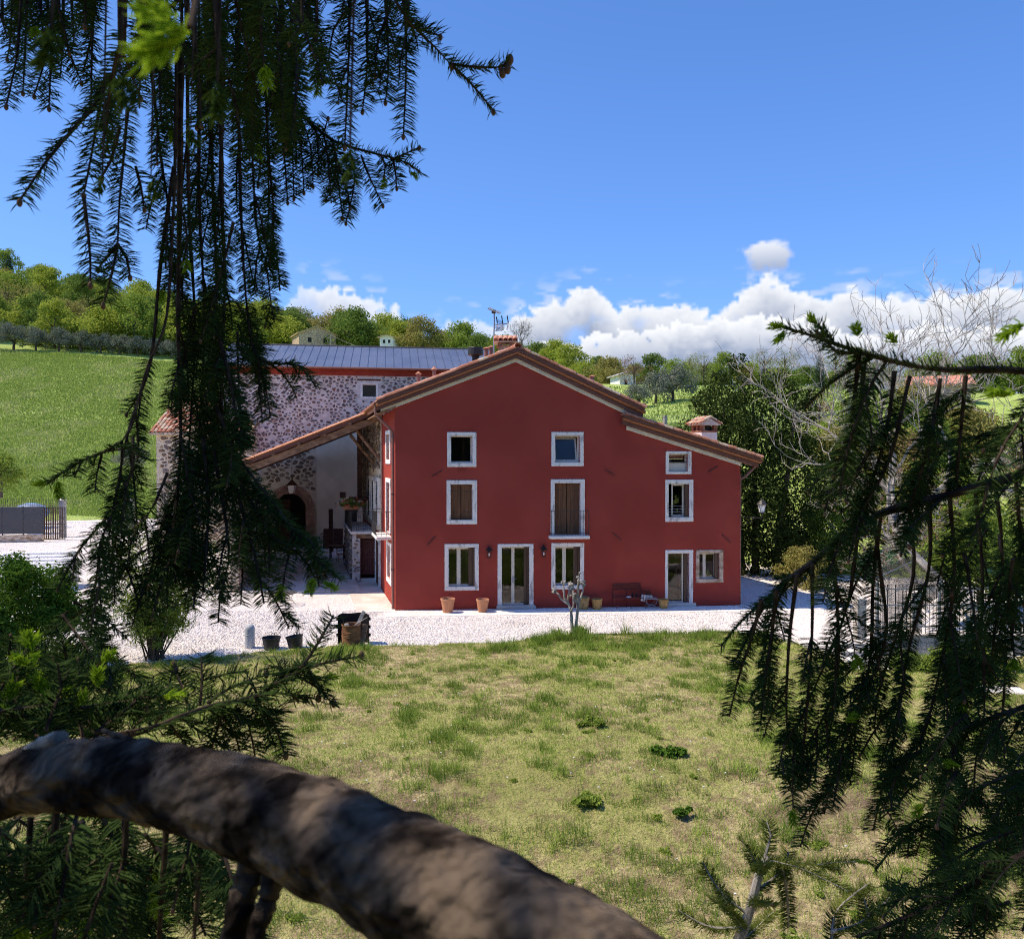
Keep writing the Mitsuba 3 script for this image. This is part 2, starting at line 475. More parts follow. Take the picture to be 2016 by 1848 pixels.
def sheet(name, poly, z, mat, label, cell=0.0):
    """A flat sheet cut to a polygon; z is a height or a function of (x, y)."""
    if cell:
        x0, y0, x1, y1 = poly.bounds
        xs, ys = np.arange(x0, x1 + cell, cell), np.arange(y0, y1 + cell, cell)
        a, b = np.meshgrid(xs, ys, indexing='ij')
        i, j = np.meshgrid(np.arange(len(xs) - 1), np.arange(len(ys) - 1), indexing='ij')
        q = (i * len(ys) + j).ravel()
        f = np.stack([q, q + len(ys), q + len(ys) + 1, q + 1], 1)
        c = np.stack([a.ravel(), b.ravel()], 1)
        from shapely import contains_xy
        mid = c[f].mean(1)
        f = f[contains_xy(poly, mid[:, 0], mid[:, 1])]
        v = np.column_stack([c, z(c[:, 0], c[:, 1]) if callable(z) else np.full(len(c), z)])
        m = (v, f)
        put(name, m, mat, smooth=True)
    else:
        v2, f2 = trimesh.creation.triangulate_polygon(poly, engine='earcut')
        put(name, (np.column_stack([v2, np.full(len(v2), float(z))]), f2), mat)
    tag(name, label, kind='structure')


def lawn_z(x, y):
    p = np.stack([x * .35, y * .35, x * 0 + 1.7], -1)
    return .045 + .05 * (meshkit.fbm(p, 3, 3) - .5) * np.clip((26.5 - y) / 4, 0, 1) - .10 * np.clip(14.4 - y, 0, 12)


LAWN_EDGE = [tuple(on_ground(px, py)[:2]) for px, py in [(60, 1330), (350, 1302), (500, 1288), (640, 1277), (800, 1273), (1000, 1268), (1060, 1258), (1180, 1252), (1440, 1246), (1520, 1258), (1640, 1290), (1690, 1322)]]
LAWN = Polygon([(-30, 17)] + LAWN_EDGE + [(12, 23.2), (30, 23.0), (30, -14), (-30, -14)])
GRAVEL = Polygon([(-60, 18), (-60, 70), (-50, 76), (-26, 78), (-8, 74), (-8, 55), (13, 55), (24, 52), (22, 22), (12, 20.5), (-4, 20.5), (-30, 15)])
sheet('gravel_yard', GRAVEL.difference(LAWN.buffer(-1.5)), .004, 'm_gravel', 'white gravel yard in front of the red house and towards the gate')
sheet('lawn', LAWN, lawn_z, 'm_turf', 'patchy mown lawn below the gravel yard', cell=.35)
PATH = Polygon([(-60, 73.6), (-40, 75.2), (-28, 76.6), (-24, 77.4), (-24, 80.6), (-40, 79.4), (-60, 77.6)])
sheet('road', PATH, .020, 'm_concrete', 'pale country road past the gate')

# ------------------------------------------------------------------ the red house: u along the facade, v into the house, z up
HO = np.array([-4.615, 30.5, 0.0])
HA = np.array([.99691, .07861, 0.0])
HB = np.array([-.26634, .96388, 0.0])
HR = mat3(HA, HB, [0, 0, 1.0])


def hs(mesh):
    return xf(mesh, HR, HO)


def hp(u, v, z=0.0):
    return HO + HA * u + HB * v + np.array([0, 0, z])


HROT = mat3(HA, [-HA[1], HA[0], 0], [0, 0, 1.0])     # upright things by the facade: turned with it, not sheared
AP = (4.77, 9.86)      # apex under the cream band
KL, KR, KW = .385, .462, .308


def top_left(u):
    return AP[1] - KL * (AP[0] - u)


def top_right(u):
    return AP[1] - KR * (u - AP[0])


def top_wing(u):
    return 7.17 - KW * (u - 9.29)


house = thing('red_house', 'dark red three-storey farmhouse with white window surrounds and a gabled front', 'house')
FW = {  # outer surround and opening: u0, u1, z0, z1
    'up_left': ((2.04, 3.20, 5.68, 7.06), (2.20, 3.05, 5.84, 6.91)), 'up_right': ((6.21, 7.52, 5.70, 7.08), (6.36, 7.37, 5.86, 6.93)),
    'mid_left': ((2.02, 3.23, 3.40, 5.15), (2.18, 3.05, 3.57, 4.98)), 'mid_right': ((6.19, 7.57, 2.93, 5.18), (6.35, 7.39, 2.94, 5.02)),
    'low_left': ((1.94, 3.30, .76, 2.62), (2.10, 3.14, .92, 2.47)), 'door': ((4.05, 5.49, .06, 2.60), (4.22, 5.32, .14, 2.48)),
    'low_right': ((6.21, 7.54, .75, 2.62), (6.37, 7.38, .91, 2.47)), 'small': ((10.89, 11.95, 5.38, 6.31), (11.02, 11.81, 5.48, 6.20)),
    'wing_mid': ((10.87, 12.03, 3.45, 5.16), (11.01, 11.86, 3.63, 4.98)), 'wing_door': ((10.87, 12.03, .06, 2.30), (10.99, 11.87, .14, 2.16)),
    'wing_low': ((12.15, 13.29, .95, 2.29), (12.29, 13.13, 1.10, 2.16))}
outline = Polygon([(0, -.3), (14.0, -.3), (14.0, top_wing(14.0)), (9.32, top_wing(9.32)), (9.32, top_right(9.32)), AP, (0, top_left(0))])
for o_, i_ in FW.values():
    outline = outline.difference(sbox(i_[0], i_[2], i_[1], i_[3]))
XZ = mat3([1, 0, 0], [0, 0, 1], [0, -1, 0.0])          # polygon xy -> (u, z), extrusion towards the viewer


def wall_panel(poly, v_front, thick):
    m = MB()
    m.poly(poly, thick)
    v, f = m.get()
    v = np.stack([v[:, 0], v_front + thick - v[:, 2], v[:, 1]], 1)
    return hs((v, f[:, ::1]))


wall_f = obj(house, 'wall', wall_panel(outline, 0.0, .42), 'm_red')
SW = {'side_up': ((1.52, 3.25, 5.79, 7.22), (1.72, 3.05, 5.98, 7.05)), 'side_mid': ((1.45, 3.29, 2.86, 5.19), (1.66, 3.08, 2.90, 5.0)), 'side_low': ((1.25, 3.00, .75, 2.50), (1.45, 2.80, .95, 2.34))}
side_poly = Polygon([(.42, -.3), (16.0, -.3), (16.0, 8.0), (.42, 8.0)])
for o_, i_ in SW.values():
    side_poly = side_poly.difference(sbox(i_[0], i_[2], i_[1], i_[3]))


def side_panel(poly, u0, thick):
    m = MB()
    m.poly(poly, thick)
    v, f = m.get()
    return hs((np.stack([u0 + v[:, 2], v[:, 0], v[:, 1]], 1), f))


obj(house, 'wall', side_panel(side_poly, 0.0, .40), 'm_red')
m_ = MB()
m_.box((13.62, .42, -.3), (14.0, 16.0, top_wing(14.0)))
m_.box((9.0, .42, 5), (9.32, 16, top_right(9.32)))
m_.box((.4, 15.7, -.3), (13.6, 16.0, 7.0))
obj(house, 'wall', hs(m_.get()), 'm_red')
m_ = MB()
for z_ in (2.72, 5.42):
    m_.box((.4, .42, z_), (13.62, 15.7, z_ + .2))
m_.box((.4, .42, -.1), (13.62, 15.7, .02))
m_.box((.4, 4.6, -.1), (9.0, 4.7, 8.0))
m_.box((9.0, 4.6, -.1), (13.62, 4.7, 5.5))
m_.box((10.1, 1.4, 5.4), (13.6, 1.5, 5.95))
m_.box((10.1, .45, 6.22), (12.6, 4.6, 6.26))
for u_ in (3.72, 9.9):
    m_.box((u_ + .02, .42, .02), (u_ + .14, 4.6, 7.0))
obj(house, 'interior', hs(m_.get()), 'm_room')


def frame_boxes(m, o, i, v0, v1, ch=.012):
    """Four stone bars of a surround: jambs between lintel and sill."""
    m.box((o[0], v0, i[3]), (o[1], v1, o[3]), ch)
    m.box((o[0], v0 - .004, o[2]), (o[1], v1, i[2]), ch)
    m.box((o[0], v0 + .004, i[2]), (i[0], v1, i[3]), ch)
    m.box((i[1], v0 + .004, i[2]), (o[1], v1, i[3]), ch)


def sash_mesh(u0, u1, z0, z1, v, w=.07, d=.05):
    m = MB()
    m.box((u0, v, z0), (u0 + w, v + d, z1), .008)
    m.box((u1 - w, v, z0), (u1, v + d, z1), .008)
    m.box((u0 + w, v + .002, z0), (u1 - w, v + d, z0 + w), .008)
    m.box((u0 + w, v + .002, z1 - w), (u1 - w, v + d, z1), .008)
    return m


def pane_mesh(u0, u1, z0, z1, v):
    return (np.array([[u0, v, z0], [u1, v, z0], [u1, v, z1], [u0, v, z1]], float), np.array([[0, 1, 2], [0, 2, 3]]))


def facade_opening(key, name, kind, mat='m_whitewood', label=None):
    o, i = FW[key]
    m = MB()
    frame_boxes(m, o, i, -.035, .22)
    w = obj(house, name, hs(m.get()), mat)
    if label:
        tag(w, label)
    u0, u1, z0, z1 = i
    cnt = (u0 + u1) / 2
    if kind == 'single':
        obj(w, 'sash', hs(sash_mesh(u0 - .03, u1 + .02, z0 - .0, z1 + .02, .15, .06).get()), 'm_sash')
        obj(w, 'pane', hs(pane_mesh(u0 + .03, u1 - .06, z0 + .06, z1 - .06, .175)), 'm_glass')
    elif kind == 'tilt':
        obj(w, 'frame', hs(sash_mesh(u0, u1, z0, z1, .15, .05).get()), 'm_sash')
        a = math.radians(11)
        R = rotx(-a)
        s = sash_mesh(u0 + .05, u1 - .05, 0, z1 - z0 - .1, 0, .055).get()
        g = pane_mesh(u0 + .10, u1 - .10, .05, z1 - z0 - .15, .025)
        obj(w, 'sash', hs(xf(s, R, (0, .16, z0 + .05))), 'm_sash')
        obj(w, 'pane', hs(xf(g, R, (0, .16, z0 + .05))), 'm_glass')
    elif kind in ('double', 'doubledoor'):
        c0 = u1 - .20 if kind == 'double' else u1 - .15     # the dark opened shutter stands edge-on at the right
        mid = (u0 + c0) / 2 + .01
        for a, b in ((u0 - .055, mid), (mid, c0 + .06)):
            obj(w, 'sash', hs(sash_mesh(a, b, z0, z1, .15, .075 if kind == 'double' else .06).get()), 'm_sash')
            obj(w, 'pane', hs(pane_mesh(a + .06, b - .06, z0 + .07, z1 - .06, .175)), 'm_glass')
        m = MB()
        m.box((u1 - .06, -.0, z0 + .02), (u1 - .015, .40, z1 - .02), .006)
        m.box((c0 - .03, .10, z0), (u1 - .065, .145, z1), .006)
        obj(w, 'shutter', hs(m.get()), 'm_bronze')
        if kind == 'doubledoor':
            m = MB()
            m.box((mid - .02, .125, 1.02), (mid + .045, .15, 1.30), .006)
            m.rod((mid + .01, .11, 1.19), (mid + .13, .11, 1.19), .011)
            m.rod((mid + .01, .15, 1.19), (mid + .01, .10, 1.19), .010)
            obj(w, 'handle', hs(m.get()), 'm_galv')
    elif kind == 'shutters':
        n = 3
        for s in range(2):
            a, b = (u0, cnt - .004) if s == 0 else (cnt + .004, u1)
            k = obj(w, 'shutter', hs(MB().box((a + .01, .155, z0 + .015), (b - .01, .17, z1 - .015)).get()), 'm_shutter')
            for j in range(n):
                p0 = a + .006 + (b - a - .012) * j / n
                p1 = a + .006 + (b - a - .012) * (j + 1) / n
                obj(k, 'plank', hs(MB().box((p0 + .004, .125, z0 + .01), (p1 - .004, .153, z1 - .01), .006).get()), 'm_shutter')
            hx = a if s == 0 else b
            d = 1 if s == 0 else -1
            for zz in (z0 + .3, z1 - .28):
                obj(k, 'hinge_strap', hs(MB().box((hx + d * .02, .118, zz), (hx + d * .36, .124, zz + .035)).get()), 'm_bronze')
    elif kind == 'small':
        obj(w, 'sash', hs(sash_mesh(u0, u1, z0, z1, .15, .05).get()), 'm_sash')
        zm = z0 + .36
        obj(w, 'panel', hs(MB().box((u0 + .05, .13, z0 + .05), (u1 - .05, .17, zm), .008).get()), 'm_sash')
        obj(w, 'pane', hs(pane_mesh(u0 + .05, u1 - .05, zm, z1 - .05, .175)), 'm_glass')
        m = MB()
        m.rod((u0 - .0, .06, zm + .03), (u1 + .0, .06, zm + .03), .013)
        m.rod((u0 - .0, .06, zm + .19), (u1 + .0, .06, zm + .19), .013)
        obj(w, 'bar', hs(m.get()), 'm_iron')
    elif kind == 'wingmid':
        obj(w, 'sash', hs(sash_mesh(u0 + .20, u1 - .14, z0 + .01, z1 - .01, .16, .06).get()), 'm_sash')
        obj(w, 'pane', hs(pane_mesh(u0 + .26, u1 - .20, z0 + .08, z1 - .07, .185)), 'm_glass')
        obj(w, 'shutter', hs(MB().box((u1 - .12, .02, z0 + .02), (u1 - .02, .34, z1 - .02), .008).get()), 'm_bronze')
        for zz in (.10, .22, .34, .46):
            obj(w, 'bar', hs(MB().rod((u0, .08, z0 + zz), (u1 - .12, .08, z0 + zz), .010).get()), 'm_galv')
    elif kind == 'wingdoor':
        obj(w, 'sash', hs(sash_mesh(u0 - .04, u1 - .17, z0, z1 + .02, .15, .05).get()), 'm_sash')
        obj(w, 'pane', hs(pane_mesh(u0, u1 - .22, z0 + .05, z1 - .02, .175)), 'm_glass')
        obj(w, 'shutter', hs(MB().box((u1 - .16, .10, z0 + .02), (u1 - .02, .40, z1 - .02), .008).get()), 'm_bronze')
    elif kind == 'winglow':
        c = u1 - .16
        mid = u0 + .29
        obj(w, 'sash', hs(sash_mesh(u0 - .05, mid, z0, z1, .15, .06).get()), 'm_sash')
        obj(w, 'sash', hs(sash_mesh(mid, c + .06, z0, z1, .15, .06).get()), 'm_sash')
        obj(w, 'pane', hs(pane_mesh(u0, mid - .05, z0 + .06, z1 - .06, .175)), 'm_glass')
        obj(w, 'pane', hs(pane_mesh(mid + .05, c + .01, z0 + .06, z1 - .06, .175)), 'm_glass')
        obj(w, 'shutter', hs(MB().box((u1 - .17, .05, z0 + .02), (u1 - .02, .145, z1 - .02), .008).get()), 'm_bronze')
    return w


facade_opening('up_left', 'window', 'single')
facade_opening('up_right', 'window', 'tilt', label='top right window tilted open, its glass mirroring the blue sky')
facade_opening('mid_left', 'window', 'shutters', label='window closed by brown plank shutters')
facade_opening('low_left', 'window', 'double')
facade_opening('low_right', 'window', 'double')
facade_opening('door', 'door', 'doubledoor', label='glazed double front door')
facade_opening('small', 'window', 'small', label='low attic window with two dark bars')
facade_opening('wing_mid', 'window', 'wingmid', label='window with four thin metal bars across its foot')
facade_opening('wing_door', 'door', 'wingdoor', label='glazed side door in the right wing')
facade_opening('wing_low', 'window', 'winglow', 'm_rawstone', label='square window in a brownish weathered stone surround')
bw = facade_opening('mid_right', 'window', 'shutters', label='tall shuttered balcony window')
b_ = obj(house, 'balcony', hs(MB().box((6.10, -.30, 2.80), (7.68, .10, 2.93), .02).get()), 'm_whitewood')
for z_ in (3.02, 3.93):
    obj(b_, 'rail', hs(MB().tube([(6.14, -.02, z_), (6.14, -.26, z_), (7.64, -.26, z_), (7.64, -.02, z_)], .014, 6).get()), 'm_iron')
for k_ in range(15):
    u_ = 6.14 + 1.5 * k_ / 14
    obj(b_, 'baluster', hs(MB().rod((u_, -.26, 2.93), (u_, -.26, 3.93), .008 if k_ % 14 else .014).get()), 'm_iron')

for key, nm in (('side_up', 'window'), ('side_mid', 'window'), ('side_low', 'window')):
    o, i = SW[key]
    m = MB()
    for a, b in (((o[0], i[3]), (o[1], o[3])), ((o[0], o[2]), (o[1], i[2])), ((o[0], i[2]), (i[0], i[3])), ((i[1], i[2]), (o[1], i[3]))):
        m.box((-.04, a[0], a[1]), (.24, b[0], b[1]), .012)
    w = obj(house, nm, hs(m.get()), 'm_whitewood')
    m = MB()
    m.box((.10, i[0], i[2]), (.16, i[0] + .08, i[3]), .008)
    m.box((.10, i[1] - .08, i[2]), (.16, i[1], i[3]), .008)
    m.box((.10, i[0] + .08, i[2]), (.16, i[1] - .08, i[2] + .08), .008)
    m.box((.10, i[0] + .08, i[3] - .08), (.16, i[1] - .08, i[3]), .008)
    obj(w, 'sash', hs(m.get()), 'm_sash')
    obj(w, 'pane', hs((np.array([[.13, i[0] + .08, i[2] + .08], [.13, i[1] - .08, i[2] + .08], [.13, i[1] - .08, i[3] - .08], [.13, i[0] + .08, i[3] - .08]]), np.array([[0, 1, 2], [0, 2, 3]]))), 'm_glass')
sb = obj(house, 'balcony', hs(MB().box((-.62, 1.35, 2.66), (.05, 3.4, 2.80), .03).get()), 'm_whitewood')
tag(sb, 'small side balcony with a bowed iron railing')
for z_ in (2.9, 3.82):
    obj(sb, 'rail', hs(MB().tube(arch_line([(-.02, 1.4, z_), (-.50, 1.45, z_), (-.60, 1.9, z_), (-.60, 2.9, z_), (-.50, 3.32, z_), (-.02, 3.36, z_)], 5), .014, 6).get()), 'm_iron')
for v_ in np.linspace(1.5, 3.3, 11):
    obj(sb, 'baluster', hs(MB().tube([(-.58, v_, 2.8), (-.64, v_, 3.0), (-.57, v_, 3.35), (-.59, v_, 3.82)], .009, 5).get()), 'm_iron')
for u_ in (-.2, -.4):
    obj(sb, 'baluster', hs(MB().rod((u_, 1.43, 2.8), (u_, 1.43, 3.82), .009).get()), 'm_iron')


# roof edges: cream band, two boards with a copper roll between, tiles
def raked(u0, u1, fn, a, b, v0, v1):
    """A board that follows the roof line fn between u0 and u1, from offset a to b above it."""
    v = []
    for u in (u0, u1):
        for vv in (v0, v1):
            for o in (a, b):
                v.append((u, vv, fn(u) + o))
    f = [[0, 1, 3, 2], [4, 6, 7, 5], [0, 4, 5, 1], [2, 3, 7, 6], [0, 2, 6, 4], [1, 5, 7, 3]]
    return np.array(v), np.array(f)


def edge_set(u0, u1, fn, cut0, cut1, roof_back):
    m = MB()
    m.add(*raked(u0 + cut0, u1 - cut1, fn, 0.0, .14, -.085, .05))
    obj(house, 'cornice', hs(m.get()), 'm_cream')
    m = MB()
    m.add(*raked(u0, u1, fn, .142, .30, -.20, .04))
    m.add(*raked(u0, u1, fn, .302, .33, -.225, .04))
    m.add(*raked(u0, u1, fn, .40, .49, -.36, .04))
    m.add(*raked(u0, u1, fn, .492, .515, -.385, .04))
    obj(house, 'bargeboard', hs(m.get()), 'm_brownboard')
    m = MB()
    m.tube([(u0 - .05, -.285, fn(u0 - .05) + .362), (u1 + .05, -.285, fn(u1 + .05) + .362)], .058, 10)
    obj(house, 'copper_roll', hs(m.get()), 'm_copper')
    m = MB()
    m.add(*raked(u0 - .04, u1 + .04, fn, .517, .56, -.36, roof_back))
    r = obj(house, 'roof', hs(m.get()), 'm_terracotta')
    return r


def half_tile(L, r0, r1, n=7, t=.018):
    """A half-round cover tile along +x, tapering from r0 to r1."""
    a = np.linspace(0, np.pi, n)
    rings = []
    for x, r in ((0, r0), (L, r1)):
        for rr in (r, r - t):
            rings.append(np.stack([np.full(n, x), -np.cos(a) * rr, np.sin(a) * rr], 1))
    v = np.vstack(rings)
    f = []
    for j in range(n - 1):
        f += [[j, j + 1, 2 * n + j + 1, 2 * n + j], [n + j, 3 * n + j, 3 * n + j + 1, n + j + 1], [j, n + j, n + j + 1, j + 1], [2 * n + j, 2 * n + j + 1, 3 * n + j + 1, 3 * n + j]]
    for s in (0, n - 1):
        f.append([s, 2 * n + s, 3 * n + s, n + s])
    return v, np.array(f)


def edge_tiles(roof, u0, u1, fn, n, v=-.33, flip=1):
    for k in range(n):
        ua, ub = u0 + (u1 - u0) * k / n, u0 + (u1 - u0) * (k + 1) / n
        za, zb = fn(ua) + .555, fn(ub) + .555
        d = np.array([ub - ua, 0, zb - za])
        L = np.linalg.norm(d)
        d /= L
        up = np.cross(d, [0, 1.0, 0]) * -1 if d[0] < 0 else np.cross(d, [0, 1.0, 0])
        up = up if up[2] > 0 else -up
        R = mat3(d, np.cross(up, d), up)
        w = rng.normal() * .006
        obj(roof, 'tile', hs(xf(half_tile(L * 1.06, .115 + abs(w), .098), R, (ua, v + w, za - .015 + abs(w)))), 'm_terracotta' if rng.random() > .16 else 'm_tilepale')


rl = edge_set(-.72, AP[0], top_left, .16, 0, 16.2)
rr = edge_set(AP[0], 9.86, top_right, 0, .42, 16.2)
rw = edge_set(9.06, 14.66, top_wing, .2, .66, 14.0)
edge_tiles(rl, -.74, AP[0] - .1, top_left, 15)
edge_tiles(rr, 9.9, AP[0] + .1, top_right, 14)
edge_tiles(rw, 14.72, 9.1, top_wing, 15)
m_ = MB()
for k_ in range(34):
    m_.add(*xf(half_tile(.5, .15, .13), mat3([0, 1, 0], [-1, 0, 0], [0, 0, 1]), (AP[0], -.42 + k_ * .48, AP[1] + .575)))
tag(obj(rl, 'ridge_tile', hs(m_.get()), 'm_terracotta'), kind='stuff')
m_ = MB()     # eaves: soffit ends and gutter along the left side
m_.tube([(-.80, -.30, top_left(-.72) + .40), (-.80, 16.0, top_left(-.72) + .40)], .075, 8)
m_.box((-.74, -.2, top_left(-.72) + .18), (-.70, 16.0, top_left(-.72) + .52))
obj(house, 'gutter', hs(m_.get()), 'm_copper')
m_ = MB()
m_.tube([(14.74, -.30, top_wing(14.66) + .42), (14.74, 14.0, top_wing(14.66) + .42)], .07, 8)
obj(house, 'gutter', hs(m_.get()), 'm_copper')
m_ = MB()
m_.add(*raked(-.70, .02, top_left, .0, .05, -.10, 16.0))
obj(house, 'soffit', hs(m_.get()), 'm_timber')
zl = top_left(-.72)
dp = obj(house, 'downpipe', hs(MB().tube(arch_line([(-.78, -.08, zl + .36), (-.78, -.08, zl + .05), (-.70, -.02, zl - .08), (-.2, .14, zl - .55), (-.085, .20, zl - .72), (-.075, .20, zl - 1.0), (-.075, .20, 4.0), (-.075, .20, 0.02)], 5), .052, 8).get()), 'm_pipe')
for z_ in (1.6, 4.6):
    obj(dp, 'clamp', hs(MB().lathe([(.055, -.02), (.066, -.02), (.066, .02), (.055, .02)], 10, (-.075, .20, z_)).get()), 'm_iron')
m_ = MB()
m_.tube(arch_line([(14.72, .05, top_wing(14.66) + .36), (14.68, .06, top_wing(14.66) + .2), (14.3, .12, 5.30), (14.08, .14, 5.16), (14.07, .14, 4.9), (14.07, .14, .02)], 5), .05, 8)
obj(house, 'downpipe', hs(m_.get()), 'm_pipe')
for (u0, z0, u1, z1) in [(1.46, 5.31, 1.86, 5.55), (1.26, 2.59, 1.59, 2.93), (8.39, 5.57, 8.79, 5.33), (8.69, 3.01, 9.07, 2.71), (12.65, 5.48, 13.05, 5.68), (13.23, 2.91, 13.58, 2.57)]:
    obj(house, 'wall_anchor', hs(MB().rod((u0, -.02, z0), (u1, -.02, z1), .024).get()), 'm_ironred')
for u_ in (2.55, 2.71):
    obj(house, 'vent_grille', hs(xf(MB().lathe([(0, -.02), (.045, -.02), (.062, -.012), (.062, .02)], 14).get(), rotx(math.pi / 2), (u_, 0, 5.575))), 'm_ironred')
m_ = MB()
m_.box((4.0, -.18, -.02), (5.55, .20, .14), .015)
obj(house, 'doorstep', hs(m_.get()), 'm_concrete')
obj(house, 'doorstep', hs(MB().box((10.80, -.16, -.02), (12.1, .20, .14), .015).get()), 'm_concrete')


def wall_lantern(u, z):
    k = thing('wall_lantern', 'black wall lantern left of the glazed front door' if u < 4.7 else 'black wall lantern right of the glazed front door', 'lamp', 'wall lanterns either side of the front door')
    R = HROT
    base = hp(u, -.16, z)
    m = MB()
    s = 4
    for (r0, z0, r1, z1) in [(.065, 0, .105, .30)]:
        for j in range(4):
            a = math.pi / 4 + j * math.pi / 2
            m.rod((r0 * 1.2 * math.cos(a), r0 * 1.2 * math.sin(a), z0), (r1 * 1.2 * math.cos(a), r1 * 1.2 * math.sin(a), z1), .008, 5)
    m.lathe([(.0, .46), (.02, .44), (.03, .40), (.10, .36), (.145, .30), (.13, .29), (0, .29)], 12)
    m.lathe([(0, 0), (.085, 0), (.09, .02), (0, .02)], 12)
    obj(k, 'frame', xf(m.get(), R, base), 'm_black')
    m = MB().lathe([(.072, .02), (.112, .29)], 4)
    obj(k, 'glass', xf(m.get(), R @ rotz(math.pi / 4), base), 'm_glass')
    obj(k, 'bulb', xf(MB().lathe([(0, .06), (.02, .07), (.034, .13), (.02, .18), (0, .2)], 8).get(), R, base), 'm_whitepaint')
    m = MB().tube(arch_line([(0, .16, .30), (0, .13, .44), (0, .03, .50), (0, 0, .46)], 4), .011, 6)
    m.box((-.04, .135, .2), (.04, .158, .42), .006)
    obj(k, 'bracket', xf(m.get(), R, base), 'm_black')


wall_lantern(3.68, 2.07)
wall_lantern(5.86, 2.09)

# pavement along the facade and the concrete strip on the left side
PV = MB()
PV.box((-.5, -1.35, -.1), (15.4, -.42, .02))
scene_key = put('pavement', hs(PV.get()), 'm_paving')
tag('pavement', 'pale paving strip along the foot of the red house', kind='structure')
PV = MB()
PV.box((-1.55, -.40, -.1), (-.02, 7.5, .025))
put('pavement_001', hs(PV.get()), 'm_concrete')
tag('pavement_001', 'stained concrete strip beside the sunlit side wall', kind='structure')
solo('drain_cover', hs(MB().box((-.72, 4.0, .02), (-.1, 4.28, .032), .004).get()), 'm_paving', 'flat rectangular drain cover in the concrete strip', 'drain cover')

# ------------------------------------------------------------------ rubble masonry
def rubble(w, h, cw, chh, seed, inside=None, fill=(.60, .90), quoin=None):
    """Rounded stones laid over a w x h panel: a list of (area, polygon points (n, 2)); cw, chh the mean stone width and height."""
    r = np.random.default_rng(seed)
    nx, ny = max(2, int(w / cw)), max(2, int(h / chh))
    pts = []
    for j in range(-1, ny + 1):
        for i in range(-1, nx + 1):
            if r.random() < .13:
                continue
            n = 2 if r.random() < .22 else 1
            for _ in range(n):
                pts.append(((i + .5 * (j % 2) + r.uniform(.05, .95)) * w / nx, (j + r.uniform(.08, .92)) * h / ny))
    pts = np.array(pts)
    S = np.array([1.0, cw / chh * .9])
    vor = Voronoi(pts * S)
    out = []
    for k, reg in enumerate(vor.point_region):
        idx = vor.regions[reg]
        if not idx or -1 in idx:
            continue
        p = vor.vertices[idx] / S
        if p[:, 0].min() < -.3 or p[:, 0].max() > w + .3 or p[:, 1].min() < -.3 or p[:, 1].max() > h + .3:
            continue
        c = p.mean(0)
        p = c + (p - c) * r.uniform(*fill) * np.array([r.uniform(.9, 1.05), r.uniform(.85, 1.05)])
        for _ in range(2 if len(p) < 7 else 1):   # corners cut
            p = np.vstack([[a * .74 + b * .26, a * .26 + b * .74] for a, b in zip(p, np.roll(p, -1, 0))]).reshape(-1, 2)
        p = p + r.normal(size=p.shape) * .006
        if p[:, 0].min() < 0 or p[:, 0].max() > w or p[:, 1].min() < 0 or p[:, 1].max() > h:
            continue
        g = Polygon(p)
        if not g.is_valid or g.area < .002:
            continue
        if inside is not None and not inside.contains(g):
            continue
        p = np.array(g.exterior.coords)[:-1]
        if g.exterior.is_ccw is False:
            p = p[::-1]
        while len(p) > 14:
            p = np.delete(p, np.argmin(np.linalg.norm(p - np.roll(p, -1, 0), axis=1)), 0)
        out.append((g.area, p))
    return out


def stone_mesh(p, depth):
    n = len(p)
    c = p.mean(0)
    v = np.vstack([np.column_stack([p, np.full(n, -.02)]), np.column_stack([c + (p - c) * .97, np.full(n, depth * .65)]), np.column_stack([c + (p - c) * .78, np.full(n, depth)]), [[c[0], c[1], depth * 1.08]]])
    f = []
    for i in range(n):
        j = (i + 1) % n
        f += [[i, j, n + j], [i, n + j, n + i], [n + i, n + j, 2 * n + j], [n + i, 2 * n + j, 2 * n + i], [2 * n + i, 2 * n + j, 3 * n]]
    return v, np.array(f)


def lay_stones(holder, stones, R, org, mats, seed, most=300, depth=(.018, .05), name='stone'):
    r = np.random.default_rng(seed)
    order = sorted(range(len(stones)), key=lambda i: -stones[i][0])
    rest = {m: MB() for m in mats}
    for k, i in enumerate(order):
        v, f = stone_mesh(stones[i][1], r.uniform(*depth))
        mat = mats[int(r.integers(len(mats)))]
        if k < most:
            obj(holder, name, xf((v, f), R, org), mat)
        else:
            rest[mat].add(*xf((v, f), R, org))
    for m, b in rest.items():
        if b.n:
            tag(obj(holder, 'small_stones', b.get(), m), kind='stuff')


# ------------------------------------------------------------------ the long stone barn behind the house
th = math.radians(9)
BR = mat3([math.cos(th), math.sin(th), 0], [-math.sin(th), math.cos(th), 0], [0, 0, 1.0])
BO = np.array([-19.3, 51.2, 0.0])


def bs(m):
    return xf(m, BR, BO)


def barn_sz(px, py):
    d = np.array([(px - CX) / FOC, 1.0, -(py - HY) / FOC])
    n = BR[:, 1]
    t = ((BO - [0, 0, EYE]) @ n) / (d @ n)
    q = np.array([0, 0, EYE]) + d * t - BO
    return q @ BR[:, 0], q[2]


